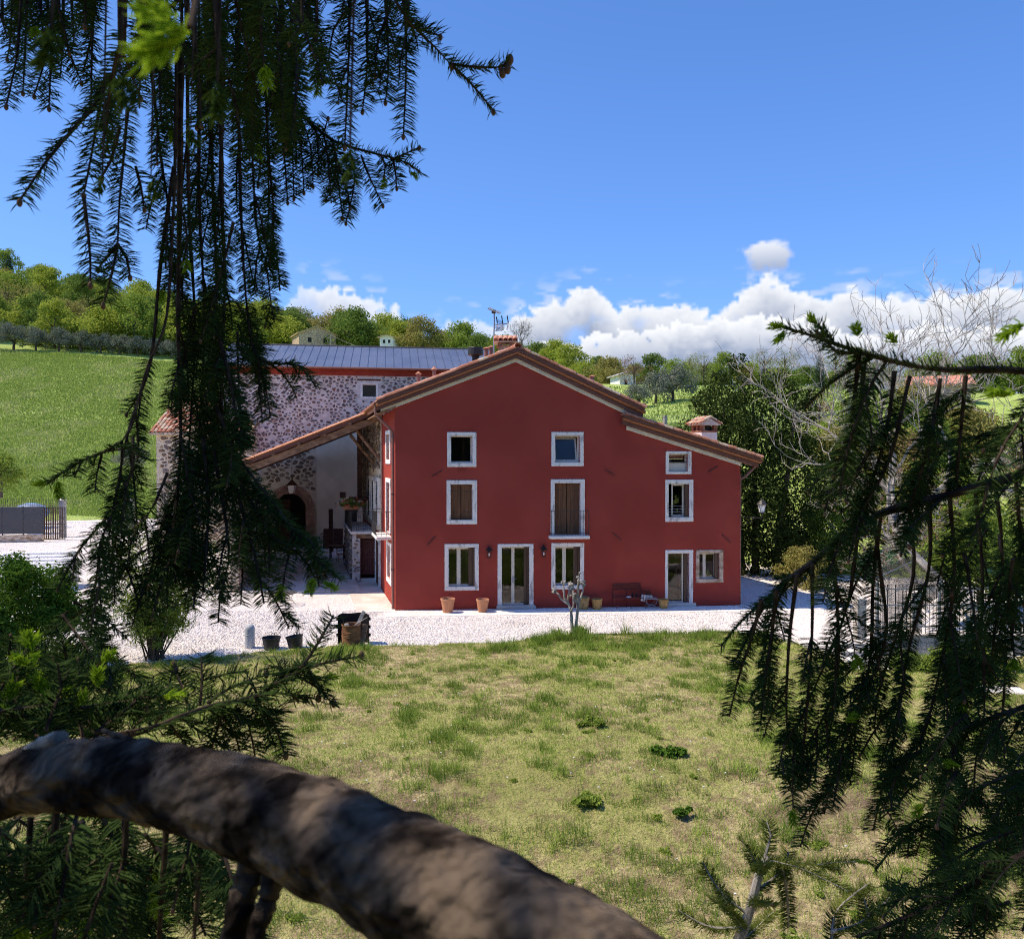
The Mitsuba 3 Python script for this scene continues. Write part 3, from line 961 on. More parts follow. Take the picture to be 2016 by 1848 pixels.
barn = thing('stone_barn', 'long stone barn with a blue grey standing seam roof behind the house', 'barn')
ws0, wz0 = barn_sz(710, 784)
ws1, wz1 = barn_sz(744.5, 754)
BL = 18.6
arch_c, _ = barn_sz(571.0, 1000)
A_R, A_SP = 1.03, 2.72           # arch half width and springing height
wallp = sbox(0, -.3, BL, 11.72).difference(sbox(ws0 + .14, wz0 + .12, ws1 - .14, wz1 - .12))
archp = Polygon([(arch_c - A_R, -.4), (arch_c + A_R, -.4)] + [(arch_c + A_R * math.cos(a), A_SP + A_R * math.sin(a)) for a in np.linspace(0, math.pi, 17)])
wallp = wallp.difference(archp)
m_ = MB()
m_.poly(wallp, .5)
v_, f_ = m_.get()
bw_ = obj(barn, 'wall', bs((np.stack([v_[:, 0], .5 - v_[:, 2], v_[:, 1]], 1), f_[:, ::1])), 'm_mortar')
m_ = MB()
m_.box((0, 9.6, -.3), (BL, 10, 12.15))
m_.box((0, .5, -.3), (.4, 9.6, 11.7))
m_.box((BL - .4, .5, -.3), (BL, 9.6, 11.7))
obj(barn, 'wall', bs(m_.get()), 'm_mortar')
m_ = MB()
m_.box((.4, .5, 5.6), (BL - .4, 9.6, 5.8))
m_.box((.4, .5, -.12), (BL - .4, 9.6, -.02))
m_.box((arch_c - 3.4, .5, -.02), (arch_c - 3.2, 9.6, 5.6))
m_.box((arch_c + 3.2, .5, -.02), (arch_c + 3.4, 9.6, 5.6))
obj(barn, 'interior', bs(m_.get()), 'm_room')
SZ = mat3([1, 0, 0], [0, 0, 1], [0, -1, 0.0])
upper = sbox(.3, .05, 15.8, 5.9).difference(sbox(ws0 - .16, wz0 - 5.82 - .12, ws1 + .16, wz1 - 5.82 + .42))
st_ = rubble(16.0, 5.9, .31, .20, 3, upper, (.50, .86))
lay_stones(bw_, st_, BR @ SZ, BO + BR @ np.array([0, 0, 5.82]), ['m_stone0', 'm_stone1', 'm_stone2', 'm_stone0', 'm_stone3'], 4, 300)
m_ = MB()
for a_, b_ in (((ws0, wz1 - .12), (ws1, wz1)), ((ws0, wz0), (ws1, wz0 + .12)), ((ws0, wz0 + .12), (ws0 + .14, wz1 - .12)), ((ws1 - .14, wz0 + .12), (ws1, wz1 - .12))):
    m_.box((a_[0], -.03, a_[1]), (b_[0], .3, b_[1]), .01)
w_ = obj(barn, 'window', bs(m_.get()), 'm_whitewood')
obj(w_, 'lintel', bs(MB().box((ws0 - .22, -.03, wz1 + .14), (ws1 + .2, .1, wz1 + .25), .015).get()), 'm_timberdark')
obj(barn, 'frieze', bs(MB().box((-.05, -.06, 11.72), (BL + .05, .5, 12.22)).get()), 'm_red')
roof = obj(barn, 'roof', bs((np.array([(-.3, -.55, 12.22), (BL + .3, -.55, 12.22), (BL + .3, 5.2, 14.42), (-.3, 5.2, 14.42), (BL + .3, 10.6, 12.2), (-.3, 10.6, 12.2),
                                       (-.3, -.55, 12.12), (BL + .3, -.55, 12.12), (BL + .3, 5.2, 14.32), (-.3, 5.2, 14.32), (BL + .3, 10.6, 12.1), (-.3, 10.6, 12.1)]),
                            np.array([[0, 1, 2, 3], [3, 2, 4, 5], [6, 9, 8, 7], [9, 11, 10, 8], [0, 6, 7, 1], [5, 4, 10, 11], [0, 3, 9, 6], [3, 5, 11, 9], [1, 7, 8, 2], [2, 8, 10, 4]]))), 'm_seam')
NP = 33
sl = np.array([0, 5.75, 2.2])
sl_n = np.array([0, -2.2, 5.75]) / np.linalg.norm(sl)
for k in range(NP):
    s0, s1 = -.3 + (BL + .6) * k / NP, -.3 + (BL + .6) * (k + 1) / NP
    o = np.array([0, -.57, 12.225])
    a, b = np.array([s0 + .012, 0, 0]) + o, np.array([s1 - .012, 0, 0]) + o
    L = sl * 1.002
    w = .004 * rng.random()
    pr = [a, a + L, a + sl_n * .045 + L, a + sl_n * .045, a + [.03, 0, 0] + sl_n * .012, a + [.03, 0, 0] + sl_n * .012 + L, b + sl_n * (.012 + w), b + sl_n * (.012 + w) + L, b, b + L]
    pr = np.array(pr)
    f = np.array([[0, 3, 2, 1], [3, 4, 5, 2], [4, 6, 7, 5], [6, 8, 9, 7], [0, 8, 6, 4], [0, 4, 3, 3]])
    obj(roof, 'panel', bs((pr, f)), 'm_seam')
obj(roof, 'ridge_cap', bs(MB().tube([(-.35, 5.2, 14.43), (BL + .35, 5.2, 14.43)], .10, 8).get()), 'm_greypanel')
obj(barn, 'gutter', bs(MB().tube([(-.35, -.62, 12.16), (BL + .35, -.62, 12.16)], .075, 8).get()), 'm_pipe')
# --- lower wall under the portico: rubble with warm shade put into its mortar colour, round a brick arch, and old plaster on the right
s_pl, _ = barn_sz(623, 1050)
s_end, _ = barn_sz(728, 1050)
ROOFLINE = Polygon([(0, -.2), (16, -.2), (16, 4.66 + .412 * 16), (0, 4.66)])
lowp = sbox(2.6, -.1, s_pl, 9.0).intersection(ROOFLINE).difference(archp)
m_ = MB()
m_.poly(lowp, .05)
v_, f_ = m_.get()
aw = obj(barn, 'wall', bs((np.stack([v_[:, 0], -.002 - v_[:, 2], v_[:, 1]], 1), f_)), 'm_mortarwarm')
m_ = MB()
m_.poly(sbox(s_pl + .01, -.1, s_end + 1.6, 9.4).intersection(ROOFLINE), .11)
v_, f_ = m_.get()
plw = obj(barn, 'wall', bs((np.stack([v_[:, 0], -.002 - v_[:, 2], v_[:, 1]], 1), f_)), 'm_plasterold')
tag(plw, 'bare old plaster on the back wall under the portico')
ring = Point(arch_c, A_SP).buffer(A_R + .70)
ins = Polygon([(0, .05), (s_pl - 2.65, .05), (s_pl - 2.65, 4.6 + .412 * s_pl), (0, 4.6 + .412 * 2.6)]).difference(Polygon([(x - 2.6, y) for x, y in np.array(Point(arch_c, A_SP).buffer(A_R + .68).exterior.coords)])).difference(sbox(arch_c - 2.6 - A_R - .55, -1, arch_c - 2.6 + A_R + .75, A_SP))
lay_stones(aw, rubble(s_pl - 2.6, 8.0, .40, .25, 9, ins, (.66, .92)), BR @ SZ, BO + BR @ np.array([2.6, -.05, 0]), ['m_stonewarm0', 'm_stonewarm1', 'm_stonewarm0'], 5, 300)
for k in range(44):     # voussoirs
    a = math.pi * (k + .5) / 44
    R2 = mat3([math.cos(a), 0, math.sin(a)], [0, 1.0, 0], [-math.sin(a), 0, math.cos(a)])
    L = .56 + .05 * rng.random()
    bt = MB().box((A_R - .01, -.085 - .012 * rng.random(), -.032), (A_R + L, .4, .032), .008)
    obj(aw, 'brick', bs(xf(bt.get(), R2, (arch_c, 0, A_SP))), 'm_brick')
for sgn in (-1, 1):
    for k in range(30):
        z = .05 + k * .089
        L = (.50 if k % 2 else .72) + .04 * rng.random()
        x0 = arch_c + sgn * (A_R - .01)
        obj(aw, 'brick', bs(MB().box((x0, -.085 - .012 * rng.random(), z), (x0 + sgn * L, .4, z + .072), .008).get()), 'm_brick')
m_ = MB()
m_.box((arch_c - A_R + .02, .9, .02), (arch_c - .1, .96, 3.3), .01)
obj(barn, 'door', bs(m_.get()), 'm_timberdark')
vent_s, vent_z = barn_sz(675, 974)
obj(barn, 'vent_grille', bs(MB().box((vent_s - .2, -.13, vent_z - .2), (vent_s + .2, -.10, vent_z + .2), .01).get()), 'm_timberdark')

# ------------------------------------------------------------------ portico between barn and house (in house coordinates)
por = thing('portico', 'open timber portico with a sloping copper edged roof between the barn and the red house', 'portico')


def ptop(u):
    return 8.18 + .40 * (u + .55)


U0, U1, V0, V1 = -6.9, -.04, 4.50, 21.4


def slope_box(u0, u1, v0, v1, a, b):
    v = np.array([(u, v, ptop(u) + o) for u in (u0, u1) for v in (v0, v1) for o in (a, b)])
    return v, np.array([[0, 1, 3, 2], [4, 6, 7, 5], [0, 4, 5, 1], [2, 3, 7, 6], [0, 2, 6, 4], [1, 5, 7, 3]])


pr_ = obj(por, 'roof', hs(slope_box(U0, U1, V0 + .12, V1, -.10, -.02)), 'm_terracotta')
m_ = MB()
m_.add(*slope_box(U0 - .1, U1, V0 - .06, V0 + .13, -.17, .0))
m_.add(*slope_box(U0 - .1, U1, V0 - .02, V0 + .12, -.24, -.172))
obj(pr_, 'flashing', hs(m_.get()), 'm_brownboard')
obj(pr_, 'copper_roll', hs(MB().tube([(U0 - .12, V0 - .06, ptop(U0 - .12) - .03), (U1, V0 - .06, ptop(U1) - .03)], .05, 8).get()), 'm_copper')
for k in range(16):
    u0, u1 = U0 + (U1 - U0) * k / 16, U0 + (U1 - U0) * (k + 1) / 16
    d = np.array([u1 - u0, 0, ptop(u1) - ptop(u0)])
    L = np.linalg.norm(d)
    d /= L
    up = np.array([-d[2], 0, d[0]])
    obj(pr_, 'tile', hs(xf(half_tile(L * 1.06, .10, .085), mat3(d, np.cross(up, d), up), (u0, V0 + .22, ptop(u0) - .03))), 'm_terracotta')
obj(por, 'plank_ceiling', hs(slope_box(U0 + .05, U1 - .02, V0 + .2, V1, -.17, -.11)), 'm_timberdark')
m_ = MB().add(*slope_box(U0 + .05, U1, V0 + .15, V0 + .45, -.62, -.30))
obj(por, 'beam', hs(m_.get()), 'm_timber')
for v in (8.4, 12.4, 16.4):
    obj(por, 'beam', hs(slope_box(U0 + .05, U1, v, v + .24, -.60, -.30)), 'm_timberdark')
for k, u in enumerate(np.linspace(-6.0, -.35, 6)):
    obj(por, 'purlin', hs(MB().tube([(u, V0 + .02 - .05 * (k % 3), ptop(u) - .24), (u + .02, V1, ptop(u) - .24)], .085, 8).get()), 'm_timber')
for (a, b, v) in (((-1.25, 7.22), (-.02, 5.75), 8.0), ((-1.12, 7.32), (.0, 5.92), 5.25)):
    obj(por, 'brace', hs(MB().tube([(a[0], v, a[1]), ((a[0] + b[0]) / 2 - .02, v, (a[1] + b[1]) / 2 - .02), (b[0], v, b[1])], .075, 7).get()), 'm_timber')
pc = obj(por, 'post', hs(MB().box((-.68, 10.95, 4.02), (-.42, 11.2, ptop(-.55) - .3), .02).get()), 'm_timberdark')
obj(pc, 'corbel', hs(MB().box((-1.1, 10.7, 3.84), (.02, 11.5, 4.0), .02).get()), 'm_timberdark')
pl = obj(por, 'wall', hs(MB().box((-6.75, 4.7, -.2), (-6.4, 20.6, ptop(-6.4) - .2)).get()), 'm_mortarwarm')
# the house's own side wall under the portico: rubble above the terrace
sw = obj(house, 'wall', hs(MB().box((-.05, 5.15, 2.62), (.02, 15.6, 8.0)).get()), 'm_mortarwarm')
tag(sw, 'rubble stone side wall above the terrace')
SIDE = mat3([0, 1, 0], [0, 0, 1], [1, 0, 0.0])
NEG = mat3([0, 1, 0], [0, 0, 1], [-1, 0, 0.0])
win3 = [(5.7, 7.2), (7.9, 9.4), (10.2, 11.9)]
insw = sbox(0, 0, 10.3, 5.3)
for a, b in win3:
    insw = insw.difference(sbox(a - 5.15 - .22, .2, b - 5.15 + .22, 2.75))
lay_stones(sw, rubble(10.4, 5.3, .42, .26, 21, insw, (.7, .95)), HR @ NEG, hp(-.05, 5.15, 2.62), ['m_stonewarm0', 'm_stonewarm1', 'm_stone2'], 6, 160)
for a, b in win3:
    m = MB()
    for q0, q1 in (((a, 2.9), (a + .2, 5.15)), ((b - .2, 2.9), (b, 5.15)), ((a + .2, 4.95), (b - .2, 5.15)), ((a + .2, 2.9), (b - .2, 3.0))):
        m.box((-.13, q0[0], q0[1]), (-.01, q1[0], q1[1]), .01)
    w = obj(house, 'window', hs(m.get()), 'm_whitewood')
    obj(w, 'pane', hs(MB().box((-.07, a + .2, 3.0), (-.055, b - .2, 4.95)).get()), 'm_black')
    m = MB()
    for j in range(8):
        m.rod((-.09, a + .2, 3.15 + j * .22), (-.09, b - .2, 3.15 + j * .22), .012)
    tag(obj(w, 'bars', hs(m.get()), 'm_galv'), kind='stuff')
# terrace with stone pier, slatted door and iron railing
ter = thing('terrace', 'small raised stone terrace with an iron railing beside the house wall', 'terrace')
obj(ter, 'slab', hs(MB().box((-1.28, 7.30, 2.36), (-.05, 13.4, 2.50), .02).get()), 'm_whitewood')
obj(ter, 'lintel', hs(MB().box((-1.0, 7.42, 2.14), (-.05, 7.66, 2.355), .02).get()), 'm_timber')
pw = obj(ter, 'wall', hs(MB().box((-1.18, 7.46, -.05), (-.80, 13.3, 2.355), .03).get()), 'm_mortar')
FRONT = mat3([1, 0, 0], [0, 0, 1], [0, -1, 0.0])
lay_stones(pw, rubble(.40, 2.4, .21, .13, 31, None, (.7, .95)), HR @ FRONT, hp(-1.18, 7.46, -.02), ['m_stone2', 'm_stone1', 'm_stonewarm1'], 7, 60)
lay_stones(pw, rubble(5.8, 2.4, .36, .14, 32, None, (.7, .95)), HR @ NEG, hp(-1.18, 7.46, -.02), ['m_stone2', 'm_stone1', 'm_stonewarm1'], 8, 120, (.03, .12))
for k in range(8):
    z = .42 + k * .25
    obj(pw, 'stone', hs(MB().box((-1.34 + .03 * rng.random(), 7.5, z), (-1.1, 8.1, z + .07), .015).get()), 'm_stone2')
g = obj(ter, 'door', hs(MB().box((-.79, 7.86, .30), (-.06, 7.90, 2.10), .005).get()), 'm_timberdark')
tag(g, 'dark red slatted door under the terrace')
for k in range(6):
    u = -.775 + k * .118
    obj(g, 'slat', hs(MB().box((u, 7.815, .32), (u + .095, 7.858, 2.08), .008).get()), 'm_ironred')
for z in (.36, 1.15, 1.95):
    obj(g, 'crossbar', hs(MB().box((-.785, 7.79, z), (-.065, 7.813, z + .07), .006).get()), 'm_ironred')
obj(ter, 'step', hs(MB().box((-.80, 7.5, -.03), (-.05, 7.86, .16), .02).get()), 'm_concrete')
for z in (2.62, 3.46):
    obj(ter, 'rail', hs(MB().tube([(-.1, 7.36, z), (-1.22, 7.36, z), (-1.22, 13.2, z)], .013, 5).get()), 'm_iron')
for k in range(11):
    obj(ter, 'baluster', hs(MB().rod((-1.22 + k * .11, 7.36, 2.5), (-1.22 + k * .11, 7.36, 3.46), .008, 5).get()), 'm_iron')
for k in range(1, 40):
    obj(ter, 'baluster', hs(MB().rod((-1.22, 7.36 + k * .148, 2.5), (-1.22, 7.36 + k * .148, 3.46), .008, 5).get()), 'm_iron')
m_ = MB()
m_.box((-.06, 5.72, .0), (.0, 7.3, 2.12), .01)
dd = obj(house, 'door', hs(m_.get()), 'm_timberdark')
m_ = MB()
m_.box((-.10, 5.55, .0), (.0, 5.72, 2.28), .01)
m_.box((-.10, 7.3, .0), (.0, 7.5, 2.28), .01)
m_.box((-.10, 5.72, 2.12), (.0, 7.3, 2.28), .01)
obj(dd, 'frame', hs(m_.get()), 'm_whitewood')
# floor
m_ = MB().box((-6.4, 4.45, -.05), (-1.02, 21.2, .10), .015)
put('portico_floor', hs(m_.get()), 'm_concrete')
tag('portico_floor', 'smooth concrete floor of the portico', kind='structure')

# hanging lantern
hl = thing('hanging_lantern', 'large dark lantern with milky glass hanging on a chain in front of the brick arch', 'lamp')
c_ = at(574.5, 971.5, 40.0)
m_ = MB()
for j in range(4):
    a = math.pi / 4 + j * math.pi / 2
    m_.rod((.17 * math.cos(a), .17 * math.sin(a), 0), (.27 * math.cos(a), .27 * math.sin(a), .44), .016, 5)
m_.lathe([(0, .76), (.05, .74), (.07, .66), (.15, .60), (.19, .54), (.30, .46), (.29, .43), (0, .43)], 12)
m_.lathe([(0, -.03), (.15, -.03), (.17, .01), (0, .01)], 12)
obj(hl, 'frame', xf(m_.get(), None, c_), 'm_bronze')
obj(hl, 'glass', xf(MB().lathe([(.155, .01), (.255, .43)], 4).get(), rotz(math.pi / 4), c_), 'm_lampglass')
m_ = MB()
for k in range(16):
    z = .77 + k * .066
    a = (k % 2) * math.pi / 2
    t = np.linspace(0, 2 * np.pi, 9)
    m_.tube(np.stack([.018 * np.cos(t) * math.cos(a), .018 * np.cos(t) * math.sin(a), z + .04 * np.sin(t)], 1), .006, 4, cap=False)
tag(obj(hl, 'chain', xf(m_.get(), None, c_), 'm_iron'), kind='stuff')

# small tiled outbuilding at the barn's left end
ob = thing('outbuilding', 'small stone outbuilding with a weathered terracotta tile roof at the left end of the barn', 'outbuilding')
OX0, OX1, OY = -23.6, -17.0, 50.2
oz0, oz1 = 7.75, 10.2
owl = obj(ob, 'wall', MB().box((OX0 + .3, OY + .4, -.2), (OX1, OY + 7.5, 7.7)).get(), 'm_mortarwarm')
lay_stones(owl, rubble(6.0, 7.5, .42, .26, 41, None, (.66, .93)), SZ, np.array([OX0 + .4, OY + .4, .05]), ['m_stonewarm0', 'm_stonewarm1', 'm_stone1'], 9, 200)
rf = obj(ob, 'roof', (np.array([(OX0, OY, oz0), (OX1, OY, oz0), (OX1, OY + 4, oz1), (OX0, OY + 4, oz1), (OX1, OY + 8, oz0), (OX0, OY + 8, oz0),
                                (OX0, OY, oz0 - .12), (OX1, OY, oz0 - .12), (OX1, OY + 4, oz1 - .12), (OX0, OY + 4, oz1 - .12), (OX1, OY + 8, oz0 - .12), (OX0, OY + 8, oz0 - .12)]),
                      np.array([[0, 1, 2, 3], [3, 2, 4, 5], [6, 9, 8, 7], [9, 11, 10, 8], [0, 6, 7, 1], [5, 4, 10, 11], [0, 3, 9, 6], [3, 5, 11, 9], [1, 7, 8, 2], [2, 8, 10, 4]])), 'm_tilepale')
d_ = np.array([0, 4, oz1 - oz0])
Ls = np.linalg.norm(d_)
d_ /= Ls
up_ = np.array([0, -d_[2], d_[1]])
NC, NRW = 24, 12
for i in range(NC):
    for j in range(NRW):
        x = OX0 + .13 + i * (OX1 - OX0 - .2) / NC + rng.normal() * .012
        t = Ls * j / NRW
        R = mat3(d_, np.cross(up_, d_), up_) @ rotz(rng.normal() * .02)
        obj(rf, 'tile', xf(half_tile(Ls / NRW * 1.12, .12, .10, 5), R, (x, OY + d_[1] * t, oz0 + d_[2] * t + .01 + .012 * rng.random())), ('m_terracotta', 'm_terracotta', 'm_tilepale')[int(rng.integers(3))])

# ------------------------------------------------------------------ chimneys, flues, antenna on the red house
def chim(u, v):
    return hp(u, v)


ch1 = thing('ridge_chimney', 'small brick chimney with a red tiled cap beside the ridge', 'chimney')
y_ = 34.6
c_ = at(995.5, 690, y_)
c_[2] = 0
zt = lambda py: EYE - (py - HY) / FOC * y_
m_ = MB().box((-.31, -.3, zt(705)), (.31, .3, zt(683)), .015)
obj(ch1, 'shaft', xf(m_.get(), None, c_), 'm_rawstone')
m_ = MB()
for sx in (-1, 1):
    for sy in (-1, 1):
        m_.box((sx * .34, sy * .32, zt(683)), (sx * .17, sy * .15, zt(676)), .01)
m_.box((-.4, -.38, zt(684.5)), (.4, .38, zt(682.5)), .01)
obj(ch1, 'vent_pillars', xf(m_.get(), None, c_), 'm_brick')
m_ = MB().box((-.52, -.46, zt(676)), (.50, .46, zt(674.6)), .01)
cp = obj(ch1, 'cap', xf(m_.get(), None, c_), 'm_concrete')
for k in range(5):
    for sd in (-1, 1):
        d = np.array([0, -sd * .48, .20])
        L = np.linalg.norm(d)
        d /= L
        up = np.array([0, d[2] * sd, abs(d[1])])
        up /= np.linalg.norm(up)
        obj(cp, 'tile', xf(half_tile(L * 1.1, .125, .10), mat3(d, np.cross(up, d), up), c_ + [-.42 + k * .21, sd * .52, zt(674.4) + .01]), 'm_terracotta')
obj(cp, 'ridge_tile', xf(half_tile(1.05, .12, .12), np.eye(3), c_ + [-.53, 0, zt(674.4) + .18]), 'm_terracotta')

ch2 = thing('white_chimney', 'whitewashed chimney with a little tiled gable on the right wing', 'chimney')
y_ = 34.0
z4 = lambda zx, zy: at(2700 * .4922 + zx * .4922 / 7.7, (1620 + zy / 7.7) * .4922, y_)
p0, p1 = z4(545, 1120), z4(1220, 850)
Xa, Xb = p0[0] + .02, p1[0] - .02
za, zb, zc, zd, ze = 5.9, z4(0, 840)[2], z4(0, 790)[2], z4(0, 630)[2], z4(0, 380)[2]
cx_ = (Xa + Xb) / 2
hw = (Xb - Xa) / 2
R_ = rotz(math.radians(20))
hx, hy = .40, .40
cc = np.array([cx_ + .02, y_, 0])
obj(ch2, 'shaft', xf(MB().box((-hx, -hy, 5.6), (hx, hy, zb), .01).get(), R_, cc), 'm_whitepaint')
obj(ch2, 'brick_course', xf(MB().box((-hx - .025, -hy - .025, zb), (hx + .025, hy + .025, zc), .01).get(), R_, cc), 'm_brick')
for sx in (-1, 1):
    for sy in (-1, 1):
        obj(ch2, 'brick_pillar', xf(MB().box((sx * hx, sy * hy, zc), (sx * (hx - .17), sy * (hy - .17), zd), .01).get(), R_, cc), 'm_brick')
obj(ch2, 'brick_pillar', xf(MB().box((-hx, -.05, zc), (-hx + .1, .05, zd), .01).get(), R_, cc), 'm_brick')
obj(ch2, 'flue', xf(MB().box((-hx + .18, -hy + .18, zc), (hx - .18, hy - .18, zd - .02)).get(), R_, cc), 'm_black')
GX = hx + .14
gp = MB()
gp.poly(Polygon([(-GX, zd), (GX, zd), (GX, zd + .04), (0, ze - .07), (-GX, zd + .04)]), 2 * hy + .1)
v_, f_ = gp.get()
gb = obj(ch2, 'gable', xf((np.stack([v_[:, 0], hy + .05 - v_[:, 2], v_[:, 1]], 1), f_), R_, cc), 'm_concrete')
for sd in (-1, 1):
    for k in range(5):
        for j in range(2):
            a = np.array([sd * (GX + .06), 0, zd + .03])
            b = np.array([0, 0, ze - .03])
            d = b - a
            L = np.linalg.norm(d) / 2
            d /= np.linalg.norm(d)
            up = np.cross(d, [0, 1.0, 0])
            up = up if up[2] > 0 else -up
            obj(gb, 'tile', xf(xf(half_tile(L * 1.1, .10, .085, 6), mat3(d, np.cross(up, d), up), a + d * L * j + [0, -hy - .02 + k * .22, .012 * j]), R_, cc), 'm_tilepale' if (k + j) % 2 else 'm_terracotta')

for i, (px, py0, py1, y, r) in enumerate([(824, 748, 731, 36.5, .09), (855, 741, 721, 38.0, .085), (957.5, 694, 683, 36.0, .10), (967, 692, 680.5, 36.4, .10), (1165.5, 746, 738.5, 36.0, .10)]):
    a = at(px, py0, y)
    h = (py0 - py1) / FOC * y
    k = thing('flue_pipe', ['terracotta flue pipe with a conical hat low on the left roof slope', 'terracotta flue pipe with a conical hat higher up the left roof slope', 'left one of two short capped flue pipes near the ridge', 'right one of two short capped flue pipes near the ridge', 'lone little flue pipe on the right roof slope'][i], 'flue pipe', 'capped flue pipes on the red house roof')
    obj(k, 'pipe', xf(MB().lathe([(r, -.8), (r, h * .62), (r * .9, h * .62), (0, h * .62)], 12).get(), None, a), 'm_pipe')
    obj(k, 'hat', xf(MB().lathe([(0, h), (r * .3, h * .97), (r * 1.75, h * .68), (r * 1.7, h * .64), (0, h * .66)], 14).get(), None, a), 'm_terracotta')
a_ = at(936.5, 711, 37.0)
fk = thing('flue_pipe', 'thick black metal flue with a drum cowl left of the ridge', 'flue pipe')
obj(fk, 'pipe', xf(MB().lathe([(.17, -.9), (.17, .22), (.22, .24), (.22, .30), (0, .30)], 14).get(), None, a_), 'm_black')
obj(fk, 'cowl', xf(MB().lathe([(0, .26), (.36, .28), (.375, .30), (.375, .62), (.36, .645), (0, .645)], 18).get(), None, a_), 'm_blackplastic')

an = thing('antenna_mast', 'television antenna mast with a flat tilted panel on top', 'antenna')
y_ = 36.0
A0 = lambda zx, zy, dy=0: at((1880 + zx / 6.3) * .4922, (1200 + zy / 6.3) * .4922, y_ + dy)
obj(an, 'mast', MB().tube([A0(598, 1400), A0(600, 900), A0(612, 640), A0(612, 280)], .035, 8).get(), 'm_galv')
pts = [A0(448, 215, -.15), A0(490, 185, .35), A0(788, 312, .35), A0(745, 340, -.15)]
n_ = np.cross(pts[1] - pts[0], pts[3] - pts[0])
n_ /= np.linalg.norm(n_)
obj(an, 'panel', (np.vstack([pts, np.array(pts) + n_ * .04]), np.array([[0, 1, 2, 3], [7, 6, 5, 4], [0, 4, 5, 1], [1, 5, 6, 2], [2, 6, 7, 3], [3, 7, 4, 0]])), 'm_galv')
obj(an, 'bracket', MB().lathe([(0, -.12), (.10, -.10), (.10, .03), (0, .05)], 8, A0(598, 285)).get(), 'm_iron')
obj(an, 'boom', MB().rod(A0(600, 640), A0(960, 600), .022).get(), 'm_galv')
obj(an, 'boom', MB().rod(A0(610, 700), A0(870, 640), .018).get(), 'm_galv')
for q in [((665, 430), (690, 610)), ((795, 400), (830, 610)), ((935, 400), (965, 585)), ((690, 620), (668, 785)), ((822, 630), (798, 790)), ((962, 600), (930, 760))]:
    obj(an, 'dipole', MB().rod(A0(*q[0]), A0(*q[1]), .026, 6).get(), 'm_iron' if q[0][1] < 500 else 'm_whitepaint')
for k in range(5):
    obj(an, 'reflector_rod', MB().rod(A0(640 + 4 * k, 790 - 18 * k), A0(860 + 3 * k, 760 - 22 * k), .012, 4).get(), 'm_iron')
for k in range(4):
    obj(an, 'reflector_rod', MB().rod(A0(675, 480 + 35 * k), A0(820, 560 + 18 * k), .010, 4).get(), 'm_iron')

# bracket lantern at the right corner
lt = thing('bracket_lantern', 'milky glass lantern on a scrolled wall bracket at the right corner of the house', 'lamp')
c_ = at(1500, 1009, 30.9)
m_ = MB()
for j in range(4):
    a = math.pi / 4 + j * math.pi / 2
    m_.rod((.11 * math.cos(a), .11 * math.sin(a), 0), (.185 * math.cos(a), .185 * math.sin(a), .32), .012, 5)
m_.lathe([(0, .60), (.02, .58), (.03, .52), (.10, .47), (.21, .34), (.20, .31), (0, .31)], 10)
m_.lathe([(0, -.02), (.11, -.02), (.12, .01), (0, .01)], 10)
obj(lt, 'frame', xf(m_.get(), None, c_), 'm_iron')
obj(lt, 'glass', xf(MB().lathe([(.10, .01), (.175, .31)], 4).get(), rotz(math.pi / 4), c_), 'm_lampglass')
w_ = hp(14.0, .35)
m_ = MB()
m_.tube(arch_line([(w_[0], w_[1], c_[2] - .25), (c_[0] - .4, c_[1], c_[2] - .20), (c_[0], c_[1], c_[2] - .20)], 5), .016, 6)
m_.tube(arch_line([(w_[0], w_[1], c_[2] - .75), (w_[0] + .25, c_[1] + .3, c_[2] - .45), (c_[0] - .3, c_[1], c_[2] - .22)], 5), .012, 6)
m_.rod((c_[0], c_[1], c_[2] - .22), (c_[0], c_[1], c_[2]), .02)
m_.box((w_[0], w_[1] - .04, c_[2] - .85), (w_[0] + .02, w_[1] + .04, c_[2] - .15))
obj(lt, 'bracket', m_.get(), 'm_iron')

# ------------------------------------------------------------------ things in the yard
def pot(u, v, r_top, r_bot, h, mat, label, group=None, rim=.16):
    k = thing('flower_pot', label, 'flower pot', group)
    p = [(0, 0), (r_bot * .96, 0), (r_bot, .01), (r_bot + (r_top - r_bot) * (1 - rim) * .93, h * (1 - rim)), (r_top * .94, h * (1 - rim) + .004), (r_top * 1.0, h * (1 - rim) + .02), (r_top * 1.02, h - .012), (r_top * 1.0, h), (r_top * .88, h), (r_top * .84, h * .86), (0, h * .84)]
    obj(k, 'body', xf(MB().lathe(p, 22).get(), None, hp(u, v, .02)), mat, smooth=35)
    obj(k, 'soil', xf(MB().lathe([(r_top * .83, h * .862), (0, h * .875)], 16).get(), None, hp(u, v, .02)), 'm_soil')
    return k


pot(1.95, -.62, .285, .19, .54, 'm_pot', 'larger terracotta pot below the left ground floor window')
pot(3.31, -.62, .255, .175, .49, 'm_pot', 'terracotta pot just left of the glazed front door')
pot(7.36, -.40, .27, .20, .48, 'm_potgreen', 'mossy olive brown pot behind the pollarded tree', rim=.1)
pot(7.92, -.40, .225, .17, .40, 'm_potyellow', 'ochre pot between the pollarded tree and the bench', rim=.1)
pot(10.60, -.45, .215, .15, .36, 'm_potyellow', 'ochre pot between the side table and the wing door', rim=.1)

k = thing('garden_bench', 'dark red wrought iron garden bench against the red wall', 'bench')
B0 = hp(8.58, -.52, .02)


def bp(x, y, z):
    return B0 + HROT @ np.array([x, y, z])


def btube(pts, r=.013, n=6):
    return MB().tube([bp(*p) for p in pts], r, n)


